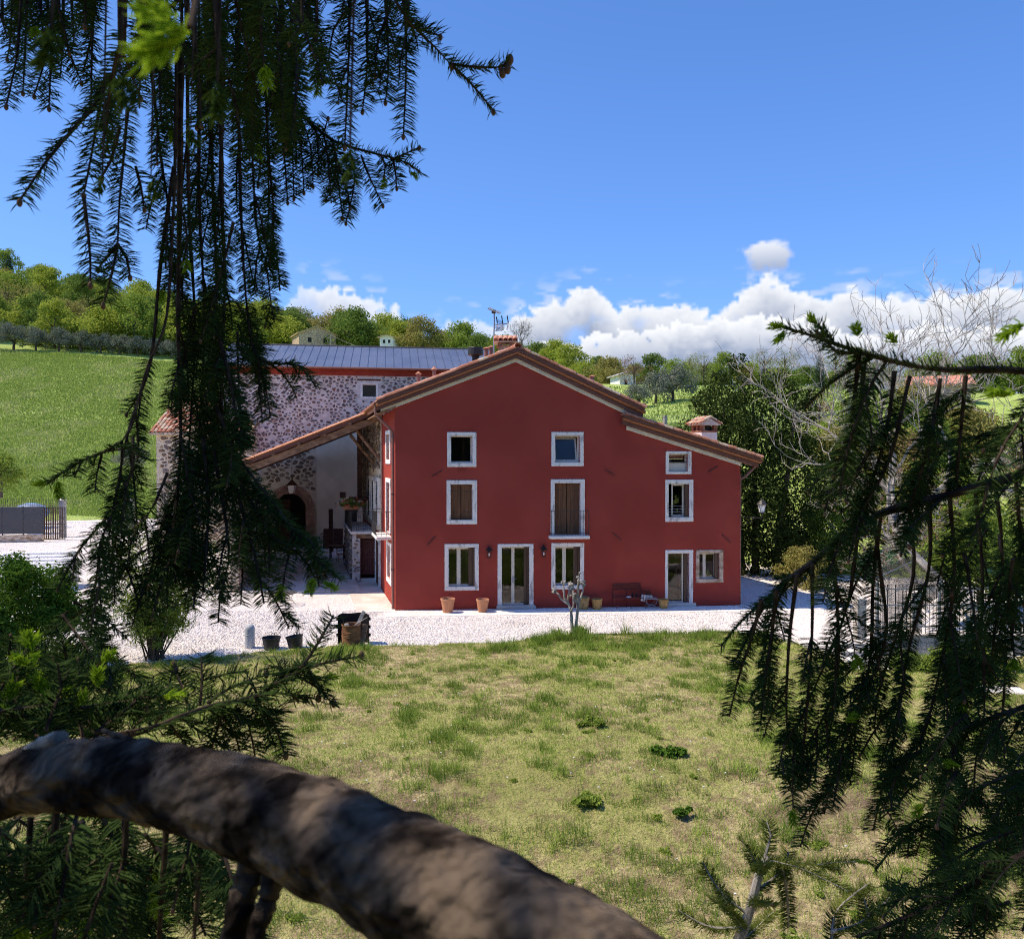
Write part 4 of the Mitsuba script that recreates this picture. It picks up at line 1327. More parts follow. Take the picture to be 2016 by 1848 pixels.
m_ = MB()
for x in np.linspace(.03, 1.15, 12):
    m_.rod(bp(x, .02, .42), bp(x, .40, .42), .009, 5)
st = obj(k, 'seat', btube([(0, 0, .42), (1.18, 0, .42), (1.18, .42, .42), (0, .42, .42), (0, 0, .42)], .016).get(), 'm_ironred')
tag(obj(st, 'seat_bars', m_.get(), 'm_ironred'), kind='stuff')
m_ = MB()
m_.tube([bp(0, .42, .42), bp(0, .47, .93), bp(1.18, .47, .93), bp(1.18, .42, .42)], .015, 6)
m_.rod(bp(0, .45, .70), bp(1.18, .45, .70), .013)
m_.rod(bp(.59, .42, .42), bp(.59, .46, .70), .012)
bk = obj(k, 'backrest', m_.get(), 'm_ironred')
m_ = MB()
for x in np.linspace(.05, 1.1, 22):
    m_.rod(bp(x, .455, .71), bp(x + .05, .468, .92), .007, 4)
    m_.rod(bp(x + .05, .455, .71), bp(x, .468, .92), .007, 4)
tag(obj(bk, 'lattice', m_.get(), 'm_ironred'), kind='stuff')
for x in (.0, .59, 1.18):
    obj(k, 'leg', MB().tube(arch_line([bp(x, .0, .42), bp(x + .04, .02, .25), bp(x + .10, .10, .16), bp(x + .08, .02, 0)], 4), .013, 5).get(), 'm_ironred')
    obj(k, 'leg', MB().tube([bp(x, .42, .42), bp(x, .44, 0)], .013, 5).get(), 'm_ironred')
for x in (0, 1.18):
    obj(k, 'armrest', MB().tube(arch_line([bp(x, .45, .64), bp(x, .2, .62), bp(x, .0, .58), bp(x, .0, .42)], 4), .012, 5).get(), 'm_ironred')
for i, x in enumerate((.76, .92)):
    m_ = MB()
    m_.tube(arch_line([bp(x, .06, .455), bp(x + .02, .16, .46), bp(x + .04, .26, .48), bp(x + .05, .30, .50)], 4), [.03] * 3 + [.036] * 6 + [.042] * 3 + [.04], 7)
    m_.tube([bp(x + .04, .28, .47), bp(x + .05, .29, .58)], .042, 7)
    solo('shoe', m_.get(), 'm_black', ['left shoe of a dark pair standing on the bench seat', 'right shoe of a dark pair standing on the bench seat'][i], 'shoe')
solo('cloth', MB().box((-.09, -.07, 0), (.08, .07, .035), .015, rotz(.4), bp(.62, .14, .437)).get(), 'm_whitepaint', 'small folded white cloth lying on the bench seat', 'cloth')

k = thing('side_table', 'little metal side table with crossed curved legs right of the bench', 'table')
S0 = hp(9.86, -.50, .02)
sp = lambda x, y, z: S0 + HROT @ np.array([x, y, z])
obj(k, 'top', MB().box((0, 0, .37), (.50, .38, .395), .008, HROT, S0).get(), 'm_galv')
for y in (.03, .35):
    obj(k, 'leg', MB().tube(arch_line([sp(.02, y, .37), sp(.08, y, .18), sp(.25, y, .12), sp(.42, y, .18), sp(.48, y, .37)], 4), .011, 5).get(), 'm_galv')
    obj(k, 'leg', MB().tube(arch_line([sp(.02, y, 0), sp(.1, y, .08), sp(.25, y, .12), sp(.40, y, .08), sp(.48, y, 0)], 4), .011, 5).get(), 'm_galv')
k = thing('planter_box', 'little grey stone planter with dry twigs standing on the side table', 'planter')
obj(k, 'box', MB().box((.0, .08, .397), (.30, .30, .51), .02, HROT, S0).get(), 'm_block')
m_ = MB()
r_ = np.random.default_rng(5)
for _ in range(26):
    x, y = r_.uniform(.04, .26), r_.uniform(.11, .27)
    m_.tube([sp(x, y, .5), sp(x + r_.normal() * .05, y, .62), sp(x + r_.normal() * .09, y, .70)], .004, 4)
tag(obj(k, 'twigs', m_.get(), 'm_twig'), kind='stuff')
solo('rag', MB().box((-.10, -.02, -.13), (.08, .02, .13), .01, rotz(.2) @ roty(.2), sp(-.08, .05, .42)).get(), 'm_bollard', 'pale blue rag hanging between bench and side table', 'cloth')

# plant in the wing window
k = thing('window_plant', 'leafy house plant behind the square right window', 'plant')
m_ = MB()
r_ = np.random.default_rng(9)
for _ in range(90):
    c = np.array([12.66 + r_.normal() * .2, .30 + r_.uniform(-.06, .1), 1.16 + abs(r_.normal()) * .13])
    Rr = rand_rot(1, r_)[0]
    q = np.array([[-.07, 0, 0], [0, .03, .01], [.07, 0, 0], [0, -.03, .01]]) @ Rr.T + c
    m_.add(q, [[0, 1, 2, 3]])
obj(k, 'leaves', hs(m_.get()), 'm_hedge')
obj(k, 'pot', xf(MB().lathe([(0, 0), (.09, 0), (.12, .13), (0, .13)], 12).get(), None, hp(12.66, .33, 1.10)), 'm_pot')

# rusty drum with scrap wood, and the blackened sheet behind it
D0 = on_ground(691, 1273)
k = thing('oil_drum', 'rusty open oil drum holding scrap wood at the lawn edge', 'drum')
pr = [(0, .10), (.295, .10), (.30, .12), (.305, .13), (.295, .15)]
for z in (.34, .39, .44, .49):
    pr += [(.295, z - .018), (.308, z), (.295, z + .018)]
pr += [(.295, .66), (.312, .69), (.312, .71), (.285, .71), (.28, .2), (0, .2)]
obj(k, 'body', xf(MB().lathe(pr, 28).get(), None, D0), 'm_rust', smooth=30)
obj(k, 'rim', xf(MB().tube([(.30 * math.cos(a), .30 * math.sin(a), .705) for a in np.linspace(0, 2 * math.pi, 29)], .014, 6, cap=False).get(), None, D0), 'm_rust')
solo('brick_block', xf(MB().box((-.12, -.18, 0), (.16, .12, .10), .012).get(), rotz(.2), D0 + [.02, -.02, .02]), 'm_block', 'dark block under the rusty drum', 'block')
solo('scrap_board', MB().box((-.055, -.015, 0), (.055, .015, .95), .006, roty(.42) @ rotx(-.12), D0 + [.0, .0, .25]).get(), 'm_greywood', 'broad weathered board sticking out of the rusty drum', 'board')
solo('scrap_stick', MB().tube([D0 + [.02, 0, .6], D0 + [.2, .02, .74], D0 + [.50, .05, .92]], [.02, .018, .014], 6).get(), 'm_barkpale', 'thin stick leaning out of the rusty drum', 'stick')
solo('scrap_wire', MB().tube([D0 + [-.2, 0, .68], D0 + [-.3, .05, .9], D0 + [-.36, .06, 1.0]], .006, 4).get(), 'm_iron', 'bent wire poking out of the rusty drum', 'wire')
solo('scrap_plank', MB().box((-.085, -.015, 0), (.085, .015, .72), .006, roty(.16) @ rotx(-.25), D0 + [.32, -.06, .0]).get(), 'm_timber', 'brown plank leaning against the right side of the drum', 'board')
st_ = xf(MB().box((-.08, -.06, -.04), (.08, .06, .05), .035).get(), rotz(.3), D0 + [-.13, -.08, .70])
solo('scrap_stone', st_, 'm_block', 'grey lump lying on top of the drum filling', 'stone')
k = thing('fire_screen', 'blackened curved metal sheet standing behind the rusty drum', 'metal sheet')
a_ = np.linspace(math.radians(-8), math.radians(188), 25)
v_, f_ = [], []
for rr in (.50, .478):
    for z in (0, .93):
        v_.append(np.stack([rr * np.cos(a_), rr * np.sin(a_) * .8, np.full(25, z) + (.012 * np.sin(a_ * 40) if z else 0)], 1))
v_ = np.vstack(v_)
for j in range(24):
    f_ += [[j, j + 1, 26 + j, 25 + j], [50 + j, 75 + j, 76 + j, 51 + j], [25 + j, 26 + j, 76 + j, 75 + j]]
f_ += [[0, 25, 75, 50], [24, 74, 99, 49]]
obj(k, 'sheet', xf((v_, np.array(f_)), None, D0 + [.02, .25, .02]), 'm_black')
for i in range(3):
    for sx in (-1, 1):
        z = .25 + i * .26
        obj(k, 'tab', MB().box((sx * .50, -.02, z), (sx * .555, .01, z + .10), .004, None, D0 + [.02, .24, .02]).get(), 'm_black')

for i, (px, py, w, h, tilt) in enumerate([(533, 1278.5, .59, .36, 0), (581.5, 1277, .55, .38, .14)]):
    k = thing('black_bucket', ['upright black mason tub between bollard and drum', 'tilted black mason tub nearest the rusty drum'][i], 'bucket', 'black tubs at the lawn edge')
    r = w / 2
    Rr = roty(-tilt)
    o = on_ground(px, py) + [0, 0, .02]
    obj(k, 'body', xf(MB().lathe([(0, 0), (r * .76, 0), (r * .94, h - .03), (r, h - .03), (r, h), (r * .92, h), (r * .74, .02), (0, .02)], 24).get(), Rr, o), 'm_blackplastic', smooth=35)
    for sx in (-1, 1):
        obj(k, 'handle', xf(MB().tube(arch_line([(sx * r * .3, r * .96, h - .01), (sx * r * .3, r * 1.02, h + .05), (sx * r * .05, r * 1.04, h + .055), (0, r, h - .01)], 3), .01, 5).get(), Rr, o), 'm_blackplastic')

o = on_ground(490.5, 1276)
k = thing('bollard', 'pale blue grey rounded bollard at the lawn edge', 'bollard')
obj(k, 'body', xf(MB().lathe([(.155, -.1), (.155, .60)] + [(.155 * math.cos(a), .62 + .145 * math.sin(a)) for a in np.linspace(.1, math.pi / 2, 7)], 22).get(), None, o), 'm_bollard', smooth=40)
obj(k, 'band', xf(MB().lathe([(.156, .40), (.160, .405), (.160, .43), (.156, .435)], 22).get(), None, o), 'm_galv')

# wire garden table on the gravel
o = on_ground(553, 1192)
k = thing('wire_table', 'thin black wire garden table standing on the gravel', 'table')
tp = obj(k, 'top', xf(MB().tube([(.62 * math.cos(a), .62 * math.sin(a), .52) for a in np.linspace(0, 2 * math.pi, 33)], .012, 5, cap=False).get(), None, o), 'm_iron')
m_ = MB()
for t in np.linspace(-.58, .58, 17):
    h = math.sqrt(.62 ** 2 - t * t)
    m_.rod((t, -h, .52), (t, h, .52), .005, 4)
    m_.rod((-h, t, .52), (h, t, .52), .005, 4)
tag(obj(tp, 'mesh', xf(m_.get(), None, o), 'm_iron'), kind='stuff')
for a in (.6, 2.2, 3.7, 5.3):
    obj(k, 'leg', xf(MB().tube([(.5 * math.cos(a), .5 * math.sin(a), .52), (.42 * math.cos(a), .42 * math.sin(a), .25), (.58 * math.cos(a), .58 * math.sin(a), .0)], .010, 5).get(), None, o), 'm_iron')

# ---- things stored under the portico
FZ = .10


def chair(o, rz, sc, mat, label, kind):
    k = thing('chair', label, 'chair')
    R = rotz(rz) * sc
    def pt(m):
        return xf(m, R, o)
    if kind == 'cane':
        obj(k, 'seat', pt(MB().lathe([(0, .43), (.22, .43), (.235, .45), (.22, .47), (0, .475)], 14).get()), mat)
        m = MB().tube(arch_line([(-.23, .18, .45), (-.25, .24, .75), (-.17, .27, .98), (0, .28, 1.04), (.17, .27, .98), (.25, .24, .75), (.23, .18, .45)], 4), .020, 6)
        b = obj(k, 'backrest', pt(m.get()), mat)
        for x in (-.14, -.07, 0, .07, .14):
            obj(b, 'spindle', pt(MB().tube(arch_line([(x * .7, .2, .47), (x, .25, .75), (x * 1.1, .275, 1.0)], 3), .011, 5).get()), mat)
        for sx in (-1, 1):
            obj(k, 'armrest', pt(MB().tube(arch_line([(sx * .25, .24, .72), (sx * .30, .0, .68), (sx * .24, -.2, .66), (sx * .21, -.2, .45)], 3), .016, 6).get()), mat)
    else:
        obj(k, 'seat', pt(MB().box((-.21, -.2, .43), (.21, .2, .465), .01).get()), mat)
        b = obj(k, 'backrest', pt(MB().box((-.21, .18, .78), (.21, .21, .90), .012).get()), mat)
        obj(b, 'rail', pt(MB().box((-.19, .185, .60), (.19, .205, .66), .008).get()), mat)
        for sx in (-1, 1):
            obj(b, 'stile', pt(MB().tube([(sx * .19, .19, .46), (sx * .20, .205, .92)], .018, 6).get()), mat)
        for z in (.2, .32):
            obj(k, 'stretcher', pt(MB().rod((-.18, -.17, z), (.18, -.17, z), .010, 5).get()), mat)
    for sx in (-1, 1):
        for sy in (-1, 1):
            obj(k, 'leg', pt(MB().tube([(sx * .18, sy * .17, .44), (sx * .20, sy * .19, 0)], .019, 6).get()), mat)
    return k


cp_ = at(637.5, 1079, 51.0)
cp_[2] = FZ
chair(cp_, math.pi + .2, 1.06, 'm_ironred', 'reddish cane armchair facing the plaster wall under the portico', 'cane')
cp_ = at(671, 1100, 44.6)
cp_[2] = FZ
chair(cp_, .5, 1.0, 'm_timber', 'plain wooden chair drawn up at the dark table', 'plain')
tp_ = at(664, 1098, 46.0)
tp_[2] = FZ
k = thing('table', 'dark wooden table under the portico with a pale top edge', 'table')
obj(k, 'top', xf(MB().box((-.5, -.4, .76), (.5, .4, .80), .01).get(), rotz(.1), tp_), 'm_timber')
for sx in (-1, 1):
    for sy in (-1, 1):
        obj(k, 'leg', xf(MB().box((sx * .44, sy * .34, 0), (sx * .37, sy * .27, .76), .01).get(), rotz(.1), tp_), 'm_timberdark')
p_ = at(652, 1085, 49.6)
solo('leaning_beam', MB().box((-.13, -.06, 0), (.13, .06, 2.75), .015, roty(-.05) @ rotx(-.16), [p_[0], p_[1], FZ]).get(), 'm_timberdark', 'tall dark beam leaning on the plaster wall behind the table', 'beam')
p_ = at(656, 1080, 51.6)
solo('wood_panel', MB().box((-.66, -.02, 0), (.66, .03, 1.32), .02, rotx(-.12), [p_[0], p_[1] - .2, FZ]).get(), 'm_timberdark', 'wide brown panel standing against the plaster wall', 'panel')
p_ = at(686, 1100, 46.3)
m_ = MB()
n = 13
xs = np.linspace(-.42, .42, n * 4 + 1)
zz = .022 * np.cos(xs / .84 * n * 2 * np.pi)
v_ = np.vstack([np.stack([xs, zz, xs * 0], 1), np.stack([xs, zz, xs * 0 + 3.0], 1)])
v_ = np.vstack([v_, v_ + [0, .02, 0]])
L_ = len(xs)
f_ = np.vstack([[[j, j + 1, L_ + j + 1, L_ + j], [2 * L_ + j, 3 * L_ + j, 3 * L_ + j + 1, 2 * L_ + j + 1]] for j in range(L_ - 1)])
solo('leaning_sheet', xf((v_, f_), rotz(-.5) @ roty(.10), [p_[0], p_[1], FZ]), 'm_tarp', 'tall dark grey corrugated sheet leaning against the terrace', 'sheet')
p_ = at(616, 1078, 51.0)
m_ = MB()
r_ = np.random.default_rng(3)
ic = trimesh.creation.icosphere(2)
v_ = ic.vertices * [.36, .3, .26]
v_ = v_ * (1 + .3 * (meshkit.fbm(ic.vertices * 2.2, 3, 4)[:, None] - .5))
m_.add(v_ + [0, 0, .24], ic.faces)
m_.add(ic.vertices * [.15, .16, .24] * (1 + .3 * (meshkit.fbm(ic.vertices * 3, 2, 5)[:, None] - .5)) + [.12, 0, .5], ic.faces)
solo('dark_sack', xf(m_.get(), None, [p_[0], p_[1], FZ]), 'm_black', 'slumped black sack on the floor beside the brick arch', 'sack', smooth=True)
# geranium trough on the terrace corner
p_ = at(691, 1003, 39.4)
k = thing('flower_trough', 'trough of red geraniums hanging at the terrace corner', 'flower box')
obj(k, 'box', xf(MB().box((-.42, -.12, 0), (.42, .12, .2), .02).get(), rotz(.2), p_), 'm_pot')
r_ = np.random.default_rng(12)
m1, m2 = MB(), MB()
for i in range(260):
    c = p_ + np.array([r_.normal() * .30, r_.normal() * .13, .2 + abs(r_.normal()) * .16 - .05])
    Rr = rand_rot(1, r_)[0]
    s = .055
    (m2 if i % 7 == 0 else m1).add(np.array([[-s, -s, 0], [s, -s, .01], [s, s, 0], [-s, s, .01]]) @ Rr.T + c, [[0, 1, 2, 3]])
tag(obj(k, 'leaves', m1.get(), 'm_leaf2'), kind='stuff')
tag(obj(k, 'blossoms', m2.get(), 'm_petalred'), kind='stuff')

# ---- left: fence, gate, ribbed container
FA, FB = at(-40, 1070, 0), None
fy = 56.0
k = thing('panel_fence', 'dark grey solid panel fence on a low concrete base', 'fence')
g0, g1 = on_ground(-120, 1070), on_ground(85, 1066)
dirf = (g1 - g0)[:2] / np.linalg.norm((g1 - g0)[:2])
Rf = mat3([dirf[0], dirf[1], 0], [-dirf[1], dirf[0], 0], [0, 0, 1.0])
LF = np.linalg.norm((g1 - g0)[:2])
obj(k, 'base', xf(MB().box((0, -.15, -.1), (LF, .15, .53), .02).get(), Rf, g0), 'm_rawstone')
n = 5
for i in range(n):
    a, b = LF * i / n, LF * (i + 1) / n
    pnl = obj(k, 'panel', xf(MB().box((a + .03, -.03, .60), (b - .03, .03, 2.58), .01).get(), Rf, g0), 'm_greypanel')
    obj(k, 'post', xf(MB().box((b - .03, -.05, .5), (b + .03, .05, 2.62), .01).get(), Rf, g0), 'm_greypanel')
kg = thing('swing_gate', 'dark grey slatted gate leaf standing open by the road', 'gate')
h0 = on_ground(84, 1064)
h1 = on_ground(128, 1063)
dg = (h1 - h0)
LG = np.linalg.norm(dg[:2])
Rg = mat3([dg[0] / LG, dg[1] / LG, 0], [-dg[1] / LG, dg[0] / LG, 0], [0, 0, 1.0])
m_ = MB()
m_.box((0, -.03, .06), (.06, .03, 2.5), .006)
m_.box((LG - .06, -.03, .06), (LG, .03, 2.5), .006)
for z in (.08, 1.2, 2.42):
    m_.box((.06, -.025, z), (LG - .06, .025, z + .07), .006)
fr = obj(kg, 'frame', xf(m_.get(), Rg, h0), 'm_greypanel')
for i in range(11):
    x = .09 + i * (LG - .18) / 11
    obj(kg, 'slat', xf(MB().box((x, -.055, .07), (x + (LG - .18) / 11 * .62, -.028, 2.49), .005).get(), Rg, h0), 'm_bronze')
for i, (px, py, lab) in enumerate([(122.8, 1058, 'square grey gate post with a pointed cap left of the driveway'), (259, 1052, 'square grey gate post right of the driveway')]):
    o = at(px, 1040, [60.0, 61.0][i])
    o[2] = 0
    hgt = EYE - (980 - HY) / FOC * o[1]
    k = thing('gate_post', lab, 'gate post', 'pair of grey gate posts')
    obj(k, 'shaft', xf(MB().box((-.20, -.2, -.1), (.20, .2, hgt - .18), .015).get(), None, o), 'm_block')
    obj(k, 'cap', xf((np.array([(-.24, -.24, hgt - .18), (.24, -.24, hgt - .18), (.24, .24, hgt - .18), (-.24, .24, hgt - .18), (0, 0, hgt + .06)]), np.array([[0, 1, 4], [1, 2, 4], [2, 3, 4], [3, 0, 4], [0, 2, 1], [0, 3, 2]])), None, o), 'm_paving')
o = at(239, 1040, 61.5)
o[2] = 0
k = thing('metal_screen', 'short dark grey metal screen left of the right gate post', 'screen')
obj(k, 'panel', xf(MB().box((0, -.03, .25), (1.2, .03, 2.2), .01).get(), None, o), 'm_greypanel')
obj(k, 'frame', xf(MB().box((-.05, -.04, -.1), (0, .04, 2.6), .006).get(), None, o), 'm_galv')
k = thing('picket_fence', 'thin dark picket rail showing above the panel fence', 'fence')
o = at(-60, 1030, 60.5)
for z in (1.3, 2.5):
    obj(k, 'rail', MB().rod((o[0], 60.5, z), (o[0] + 7.5, 60.2, z), .02, 4).get(), 'm_iron')
for i in range(42):
    x = o[0] + i * .18
    obj(k, 'picket', MB().rod((x, 60.5 - i * .007, .3), (x, 60.5 - i * .007, 3.0), .013, 4).get(), 'm_iron')
c_ = at(62, 997, 63.0)
ic = trimesh.creation.icosphere(3)
v_ = ic.vertices * [1.35, .8, .75]
v_ = v_ * (1 + .22 * (meshkit.fbm(ic.vertices * 3.1, 3, 8)[:, None] - .5))
solo('tarpaulin', (v_ + [c_[0], c_[1], c_[2] - .45], ic.faces), 'm_blue', 'crumpled blue tarpaulin over a heap behind the panel fence', 'tarpaulin', smooth=True)

k = thing('ribbed_container', 'long white ribbed lid on a pale container beside the round shrub', 'container')
W0 = on_ground(112, 1168)
Rw = rotz(.20)
LW, DW, SL = 3.2, 2.7, .30


def tilt(m):
    v, f = m
    v = np.array(v)
    v[:, 2] += np.where(v[:, 2] > .5, SL * v[:, 1], 0)
    return v, f


obj(k, 'box', xf(tilt(MB().box((-LW, 0, -.05), (0, DW, .70), .03).get()), Rw, W0), 'm_whitepaint')
ld = obj(k, 'lid', xf(tilt(MB().box((-LW - .05, -.06, .72), (.06, DW + .06, .76), .015).get()), Rw, W0), 'm_whitepaint')
for i in range(7):
    y = .02 + i * (DW - .1) / 6.6
    obj(ld, 'rib', xf(tilt(MB().box((-LW, y, .755), (.04, y + .19, .87), .04).get()), Rw, W0), 'm_whitepaint')
for i in range(6):
    y = .1 + i * .43
    obj(k, 'side_panel', xf(MB().box((.0, y, .08), (.05, y + .36, .60 + SL * y), .02).get(), Rw, W0), 'm_galv')

# ---- right: block wall with fence, concrete posts, steps, chair
k = thing('block_wall', 'low wall of grey concrete blocks under the bar fence', 'wall')
x0 = at(1722, 1289, 23.6)[0]
WY = 23.4
x1 = 19.5
obj(k, 'core', MB().box((x0, WY + .02, -.4), (x1, WY + .22, .60)).get(), 'm_mortar')
r_ = np.random.default_rng(17)
for j in range(4):
    nb = int((x1 - x0) / .5)
    for i in range(nb):
        a = x0 + i * .5 - (.25 if j % 2 else 0)
        a0, a1 = max(a + .008, x0), min(a + .492, x1)
        if a1 - a0 < .05:
            continue
        obj(k, 'block', MB().box((a0, WY - .012 * r_.random(), -.2 + j * .20 + .006), (a1, WY + .2, -.2 + j * .20 + .194), .01).get(), 'm_block')
obj(k, 'coping', MB().box((x0 - .02, WY - .03, .602), (x1, WY + .24, .65), .012).get(), 'm_concrete')
kf = thing('bar_fence', 'galvanised vertical bar fence on the low block wall', 'fence')
fz1 = 2.15
for z in (.85, 1.5, 2.0):
    obj(kf, 'rail', MB().box((x0, WY + .09, z), (x1, WY + .12, z + .03)).get(), 'm_galv')
for i in range(int((x1 - x0) / .115)):
    x = x0 + .03 + i * .115
    obj(kf, 'bar', MB().rod((x, WY + .10, .652), (x, WY + .10, fz1), .011, 5).get(), 'm_iron')
for i in range(5):
    x = x0 + .05 + i * 1.9
    obj(kf, 'post', MB().box((x - .03, WY + .07, .652), (x + .03, WY + .14, 2.25), .006).get(), 'm_galv')
kf2 = thing('bar_fence', 'taller bar fence running back along the driveway', 'fence')
q0, q1 = np.array([11.6, 24.8, 0]), np.array([19.0, 34.0, 0])
for z in (.5, 1.3, 2.1):
    obj(kf2, 'rail', MB().rod(q0 + [0, 0, z], q1 + [0, 0, z], .018, 4).get(), 'm_galv')
for i in range(75):
    p = q0 + (q1 - q0) * i / 74
    obj(kf2, 'bar', MB().rod(p + [0, 0, .05], p + [0, 0, 2.35], .013, 5).get(), 'm_iron')
for i, (px, py) in enumerate([(1694, 1290), (1801, 1285)]):
    o = on_ground(px, py)
    solo('concrete_post', xf(MB().box((-.15, -.15, -.4), (.15, .15, [1.75, 1.9][i]), .025).get(), None, o), 'm_concrete', ['square concrete post at the head of the garden steps', 'square concrete post standing in the bar fence'][i], 'post')
k = thing('garden_steps', 'short flight of pale stone steps at the left end of the block wall', 'steps')
for i in range(4):
    o = on_ground(1722, 1322)
    z = .02 + i * .15
    obj(k, 'step', MB().box((o[0] - .60, o[1] + i * .38, z - .16), (o[0] + .60, o[1] + i * .38 + .46, z + .04), .02).get(), 'm_paving')
solo('stone_slab', MB().box((-.75, -.3, 0), (.75, .3, .14), .03, rotz(-.25), on_ground(1955, 1362) + [0, 0, -.05]).get(), 'm_paving', 'pale stone slab lying in the grass below the grey chair', 'slab')
k = thing('garden_chair', 'weathered white wooden chair standing in front of the block wall', 'chair')
o = on_ground(1983, 1325)
Rr = rotz(-.35)
pt = lambda m: xf(m, Rr, o)
obj(k, 'seat', pt(MB().box((-.23, -.22, .42), (.23, .22, .455), .01).get()), 'm_greywood')
for z in (.66, .82):
    obj(k, 'backrest_slat', pt(MB().box((-.23, .205, z), (.23, .23, z + .09), .008).get()), 'm_greywood')
for sx in (-1, 1):
    obj(k, 'leg', pt(MB().box((sx * .23, .20, 0), (sx * .19, .24, .92), .006).get()), 'm_greywood')
    obj(k, 'leg', pt(MB().box((sx * .23, -.22, 0), (sx * .19, -.18, .42), .006).get()), 'm_greywood')

# ---- far buildings and poles
def far_house(label, px, py, y, w, d, h, rise, rz, wall, rmat, wins):
    k = thing('far_house', label, 'house')
    o = at(px, py, y)
    R = rotz(rz)
    b = MB()
    b.poly(Polygon([(-w / 2, -4), (w / 2, -4), (w / 2, h), (0, h + rise), (-w / 2, h)]), d)
    v, f = b.get()
    obj(k, 'wall', xf((np.stack([v[:, 0], d / 2 - v[:, 2], v[:, 1]], 1), f), R, o), wall)
    e = .5
    rv = np.array([(s * (w / 2 + e), yy, h - rise * e / (w / 2) + t) if s else (0, yy, h + rise + t) for yy in (-d / 2 - e, d / 2 + e) for t in (.02, .2) for s in (-1, 0, 1)])
    f = []
    for j in range(2):
        f += [[3 + j, 4 + j, 10 + j, 9 + j], [j, 6 + j, 7 + j, 1 + j], [j, 1 + j, 4 + j, 3 + j], [6 + j, 9 + j, 10 + j, 7 + j]]
    f += [[0, 3, 9, 6], [2, 8, 11, 5]]
    obj(k, 'roof', xf((rv, np.array(f)), R, o), rmat)
    for (x, z, ww, hh) in wins:
        obj(k, 'window', xf(MB().box((x - ww / 2, -d / 2 - .03, z), (x + ww / 2, -d / 2 + .05, z + hh)).get(), R, o), 'm_black')
    return k


far_house('half hidden hillside house with a long sloping tiled roof, left in the wood', 618, 682, 203, 9.5, 8, 2.6, 2.0, .5, 'm_rawstone', 'm_tilepale', [(-2, .4, .9, 1.2), (2, .4, .9, 1.2)])
far_house('small pale hillside house with two dark windows, right in the wood', 767, 684, 200, 3.4, 6, 2.1, .45, -.1, 'm_whitepaint', 'm_tilepale', [(-.6, .6, .6, .9), (.75, .6, .6, .9)])
far_house('white farmhouse with a grey roof behind the brown bare tree', 1226, 764, 134, 3.0, 4, 2.0, .5, .3, 'm_whitepaint', 'm_block', [(-.4, .4, .5, .8)])
far_house('distant house with a red tiled roof behind the bare tree at the right', 1845, 800, 96, 7, 6, 2.4, 1.2, 1.2, 'm_rawstone', 'm_terracotta', [(-1.5, .6, .8, 1.2), (1.5, .6, .8, 1.2)])
k = thing('utility_pole', 'thin pole with a sagging wire between the two hillside houses', 'pole')
p0, p1 = at(652, 700, 198), at(652, 659, 198)
obj(k, 'pole', MB().rod(p0, p1, .14, 6).get(), 'm_block')
p2 = at(740, 690, 198)
obj(k, 'wire', MB().tube([p1 + (p2 - p1) * t - [0, 0, 1.3 * 4 * t * (1 - t) * .5] for t in np.linspace(0, 1, 9)], .05, 4).get(), 'm_block')
k = thing('meadow_fence', 'wire mesh fence with a pale post along the meadow behind the right wing', 'fence')
ya = 57.0
pp = [at(px, 838, ya) for px in (1180, 1309, 1440, 1560)]
for i, p in enumerate(pp):
    z0 = p[2] - .6
    obj(k, 'post', MB().tube([[p[0], p[1], z0], [p[0], p[1], z0 + 1.35]], .09 if i != 1 else .16, 8).get(), 'm_barkpale')
m_ = MB()
for a, b in zip(pp[:-1], pp[1:]):
    for h in (-.4, -.1, .2, .45, .7):
        m_.rod(a + [0, 0, h], b + [0, 0, h], .012, 3)
    for t in np.linspace(0, 1, 26):
        p = a + (b - a) * t
        m_.rod(p + [0, 0, -.5], p + [0, 0, .7], .009, 3)
tag(obj(k, 'mesh', m_.get(), 'm_galv'), kind='stuff')

k = thing('field_wall', 'low pale stone wall on the slope behind the bare trees', 'wall')
p0, p1 = at(1655, 846, 62), at(1790, 850, 60)
for i in range(26):
    a = p0 + (p1 - p0) * i / 26
    for j in range(2):
        obj(k, 'stone', MB().box((a[0], a[1], a[2] - .5 + j * .42), (a[0] + (p1[0] - p0[0]) / 26 * (.86 + .08 * rng.random()), a[1] + .4, a[2] - .1 + j * .42 + .05 * rng.random()), .06).get(), 'm_rawstone')

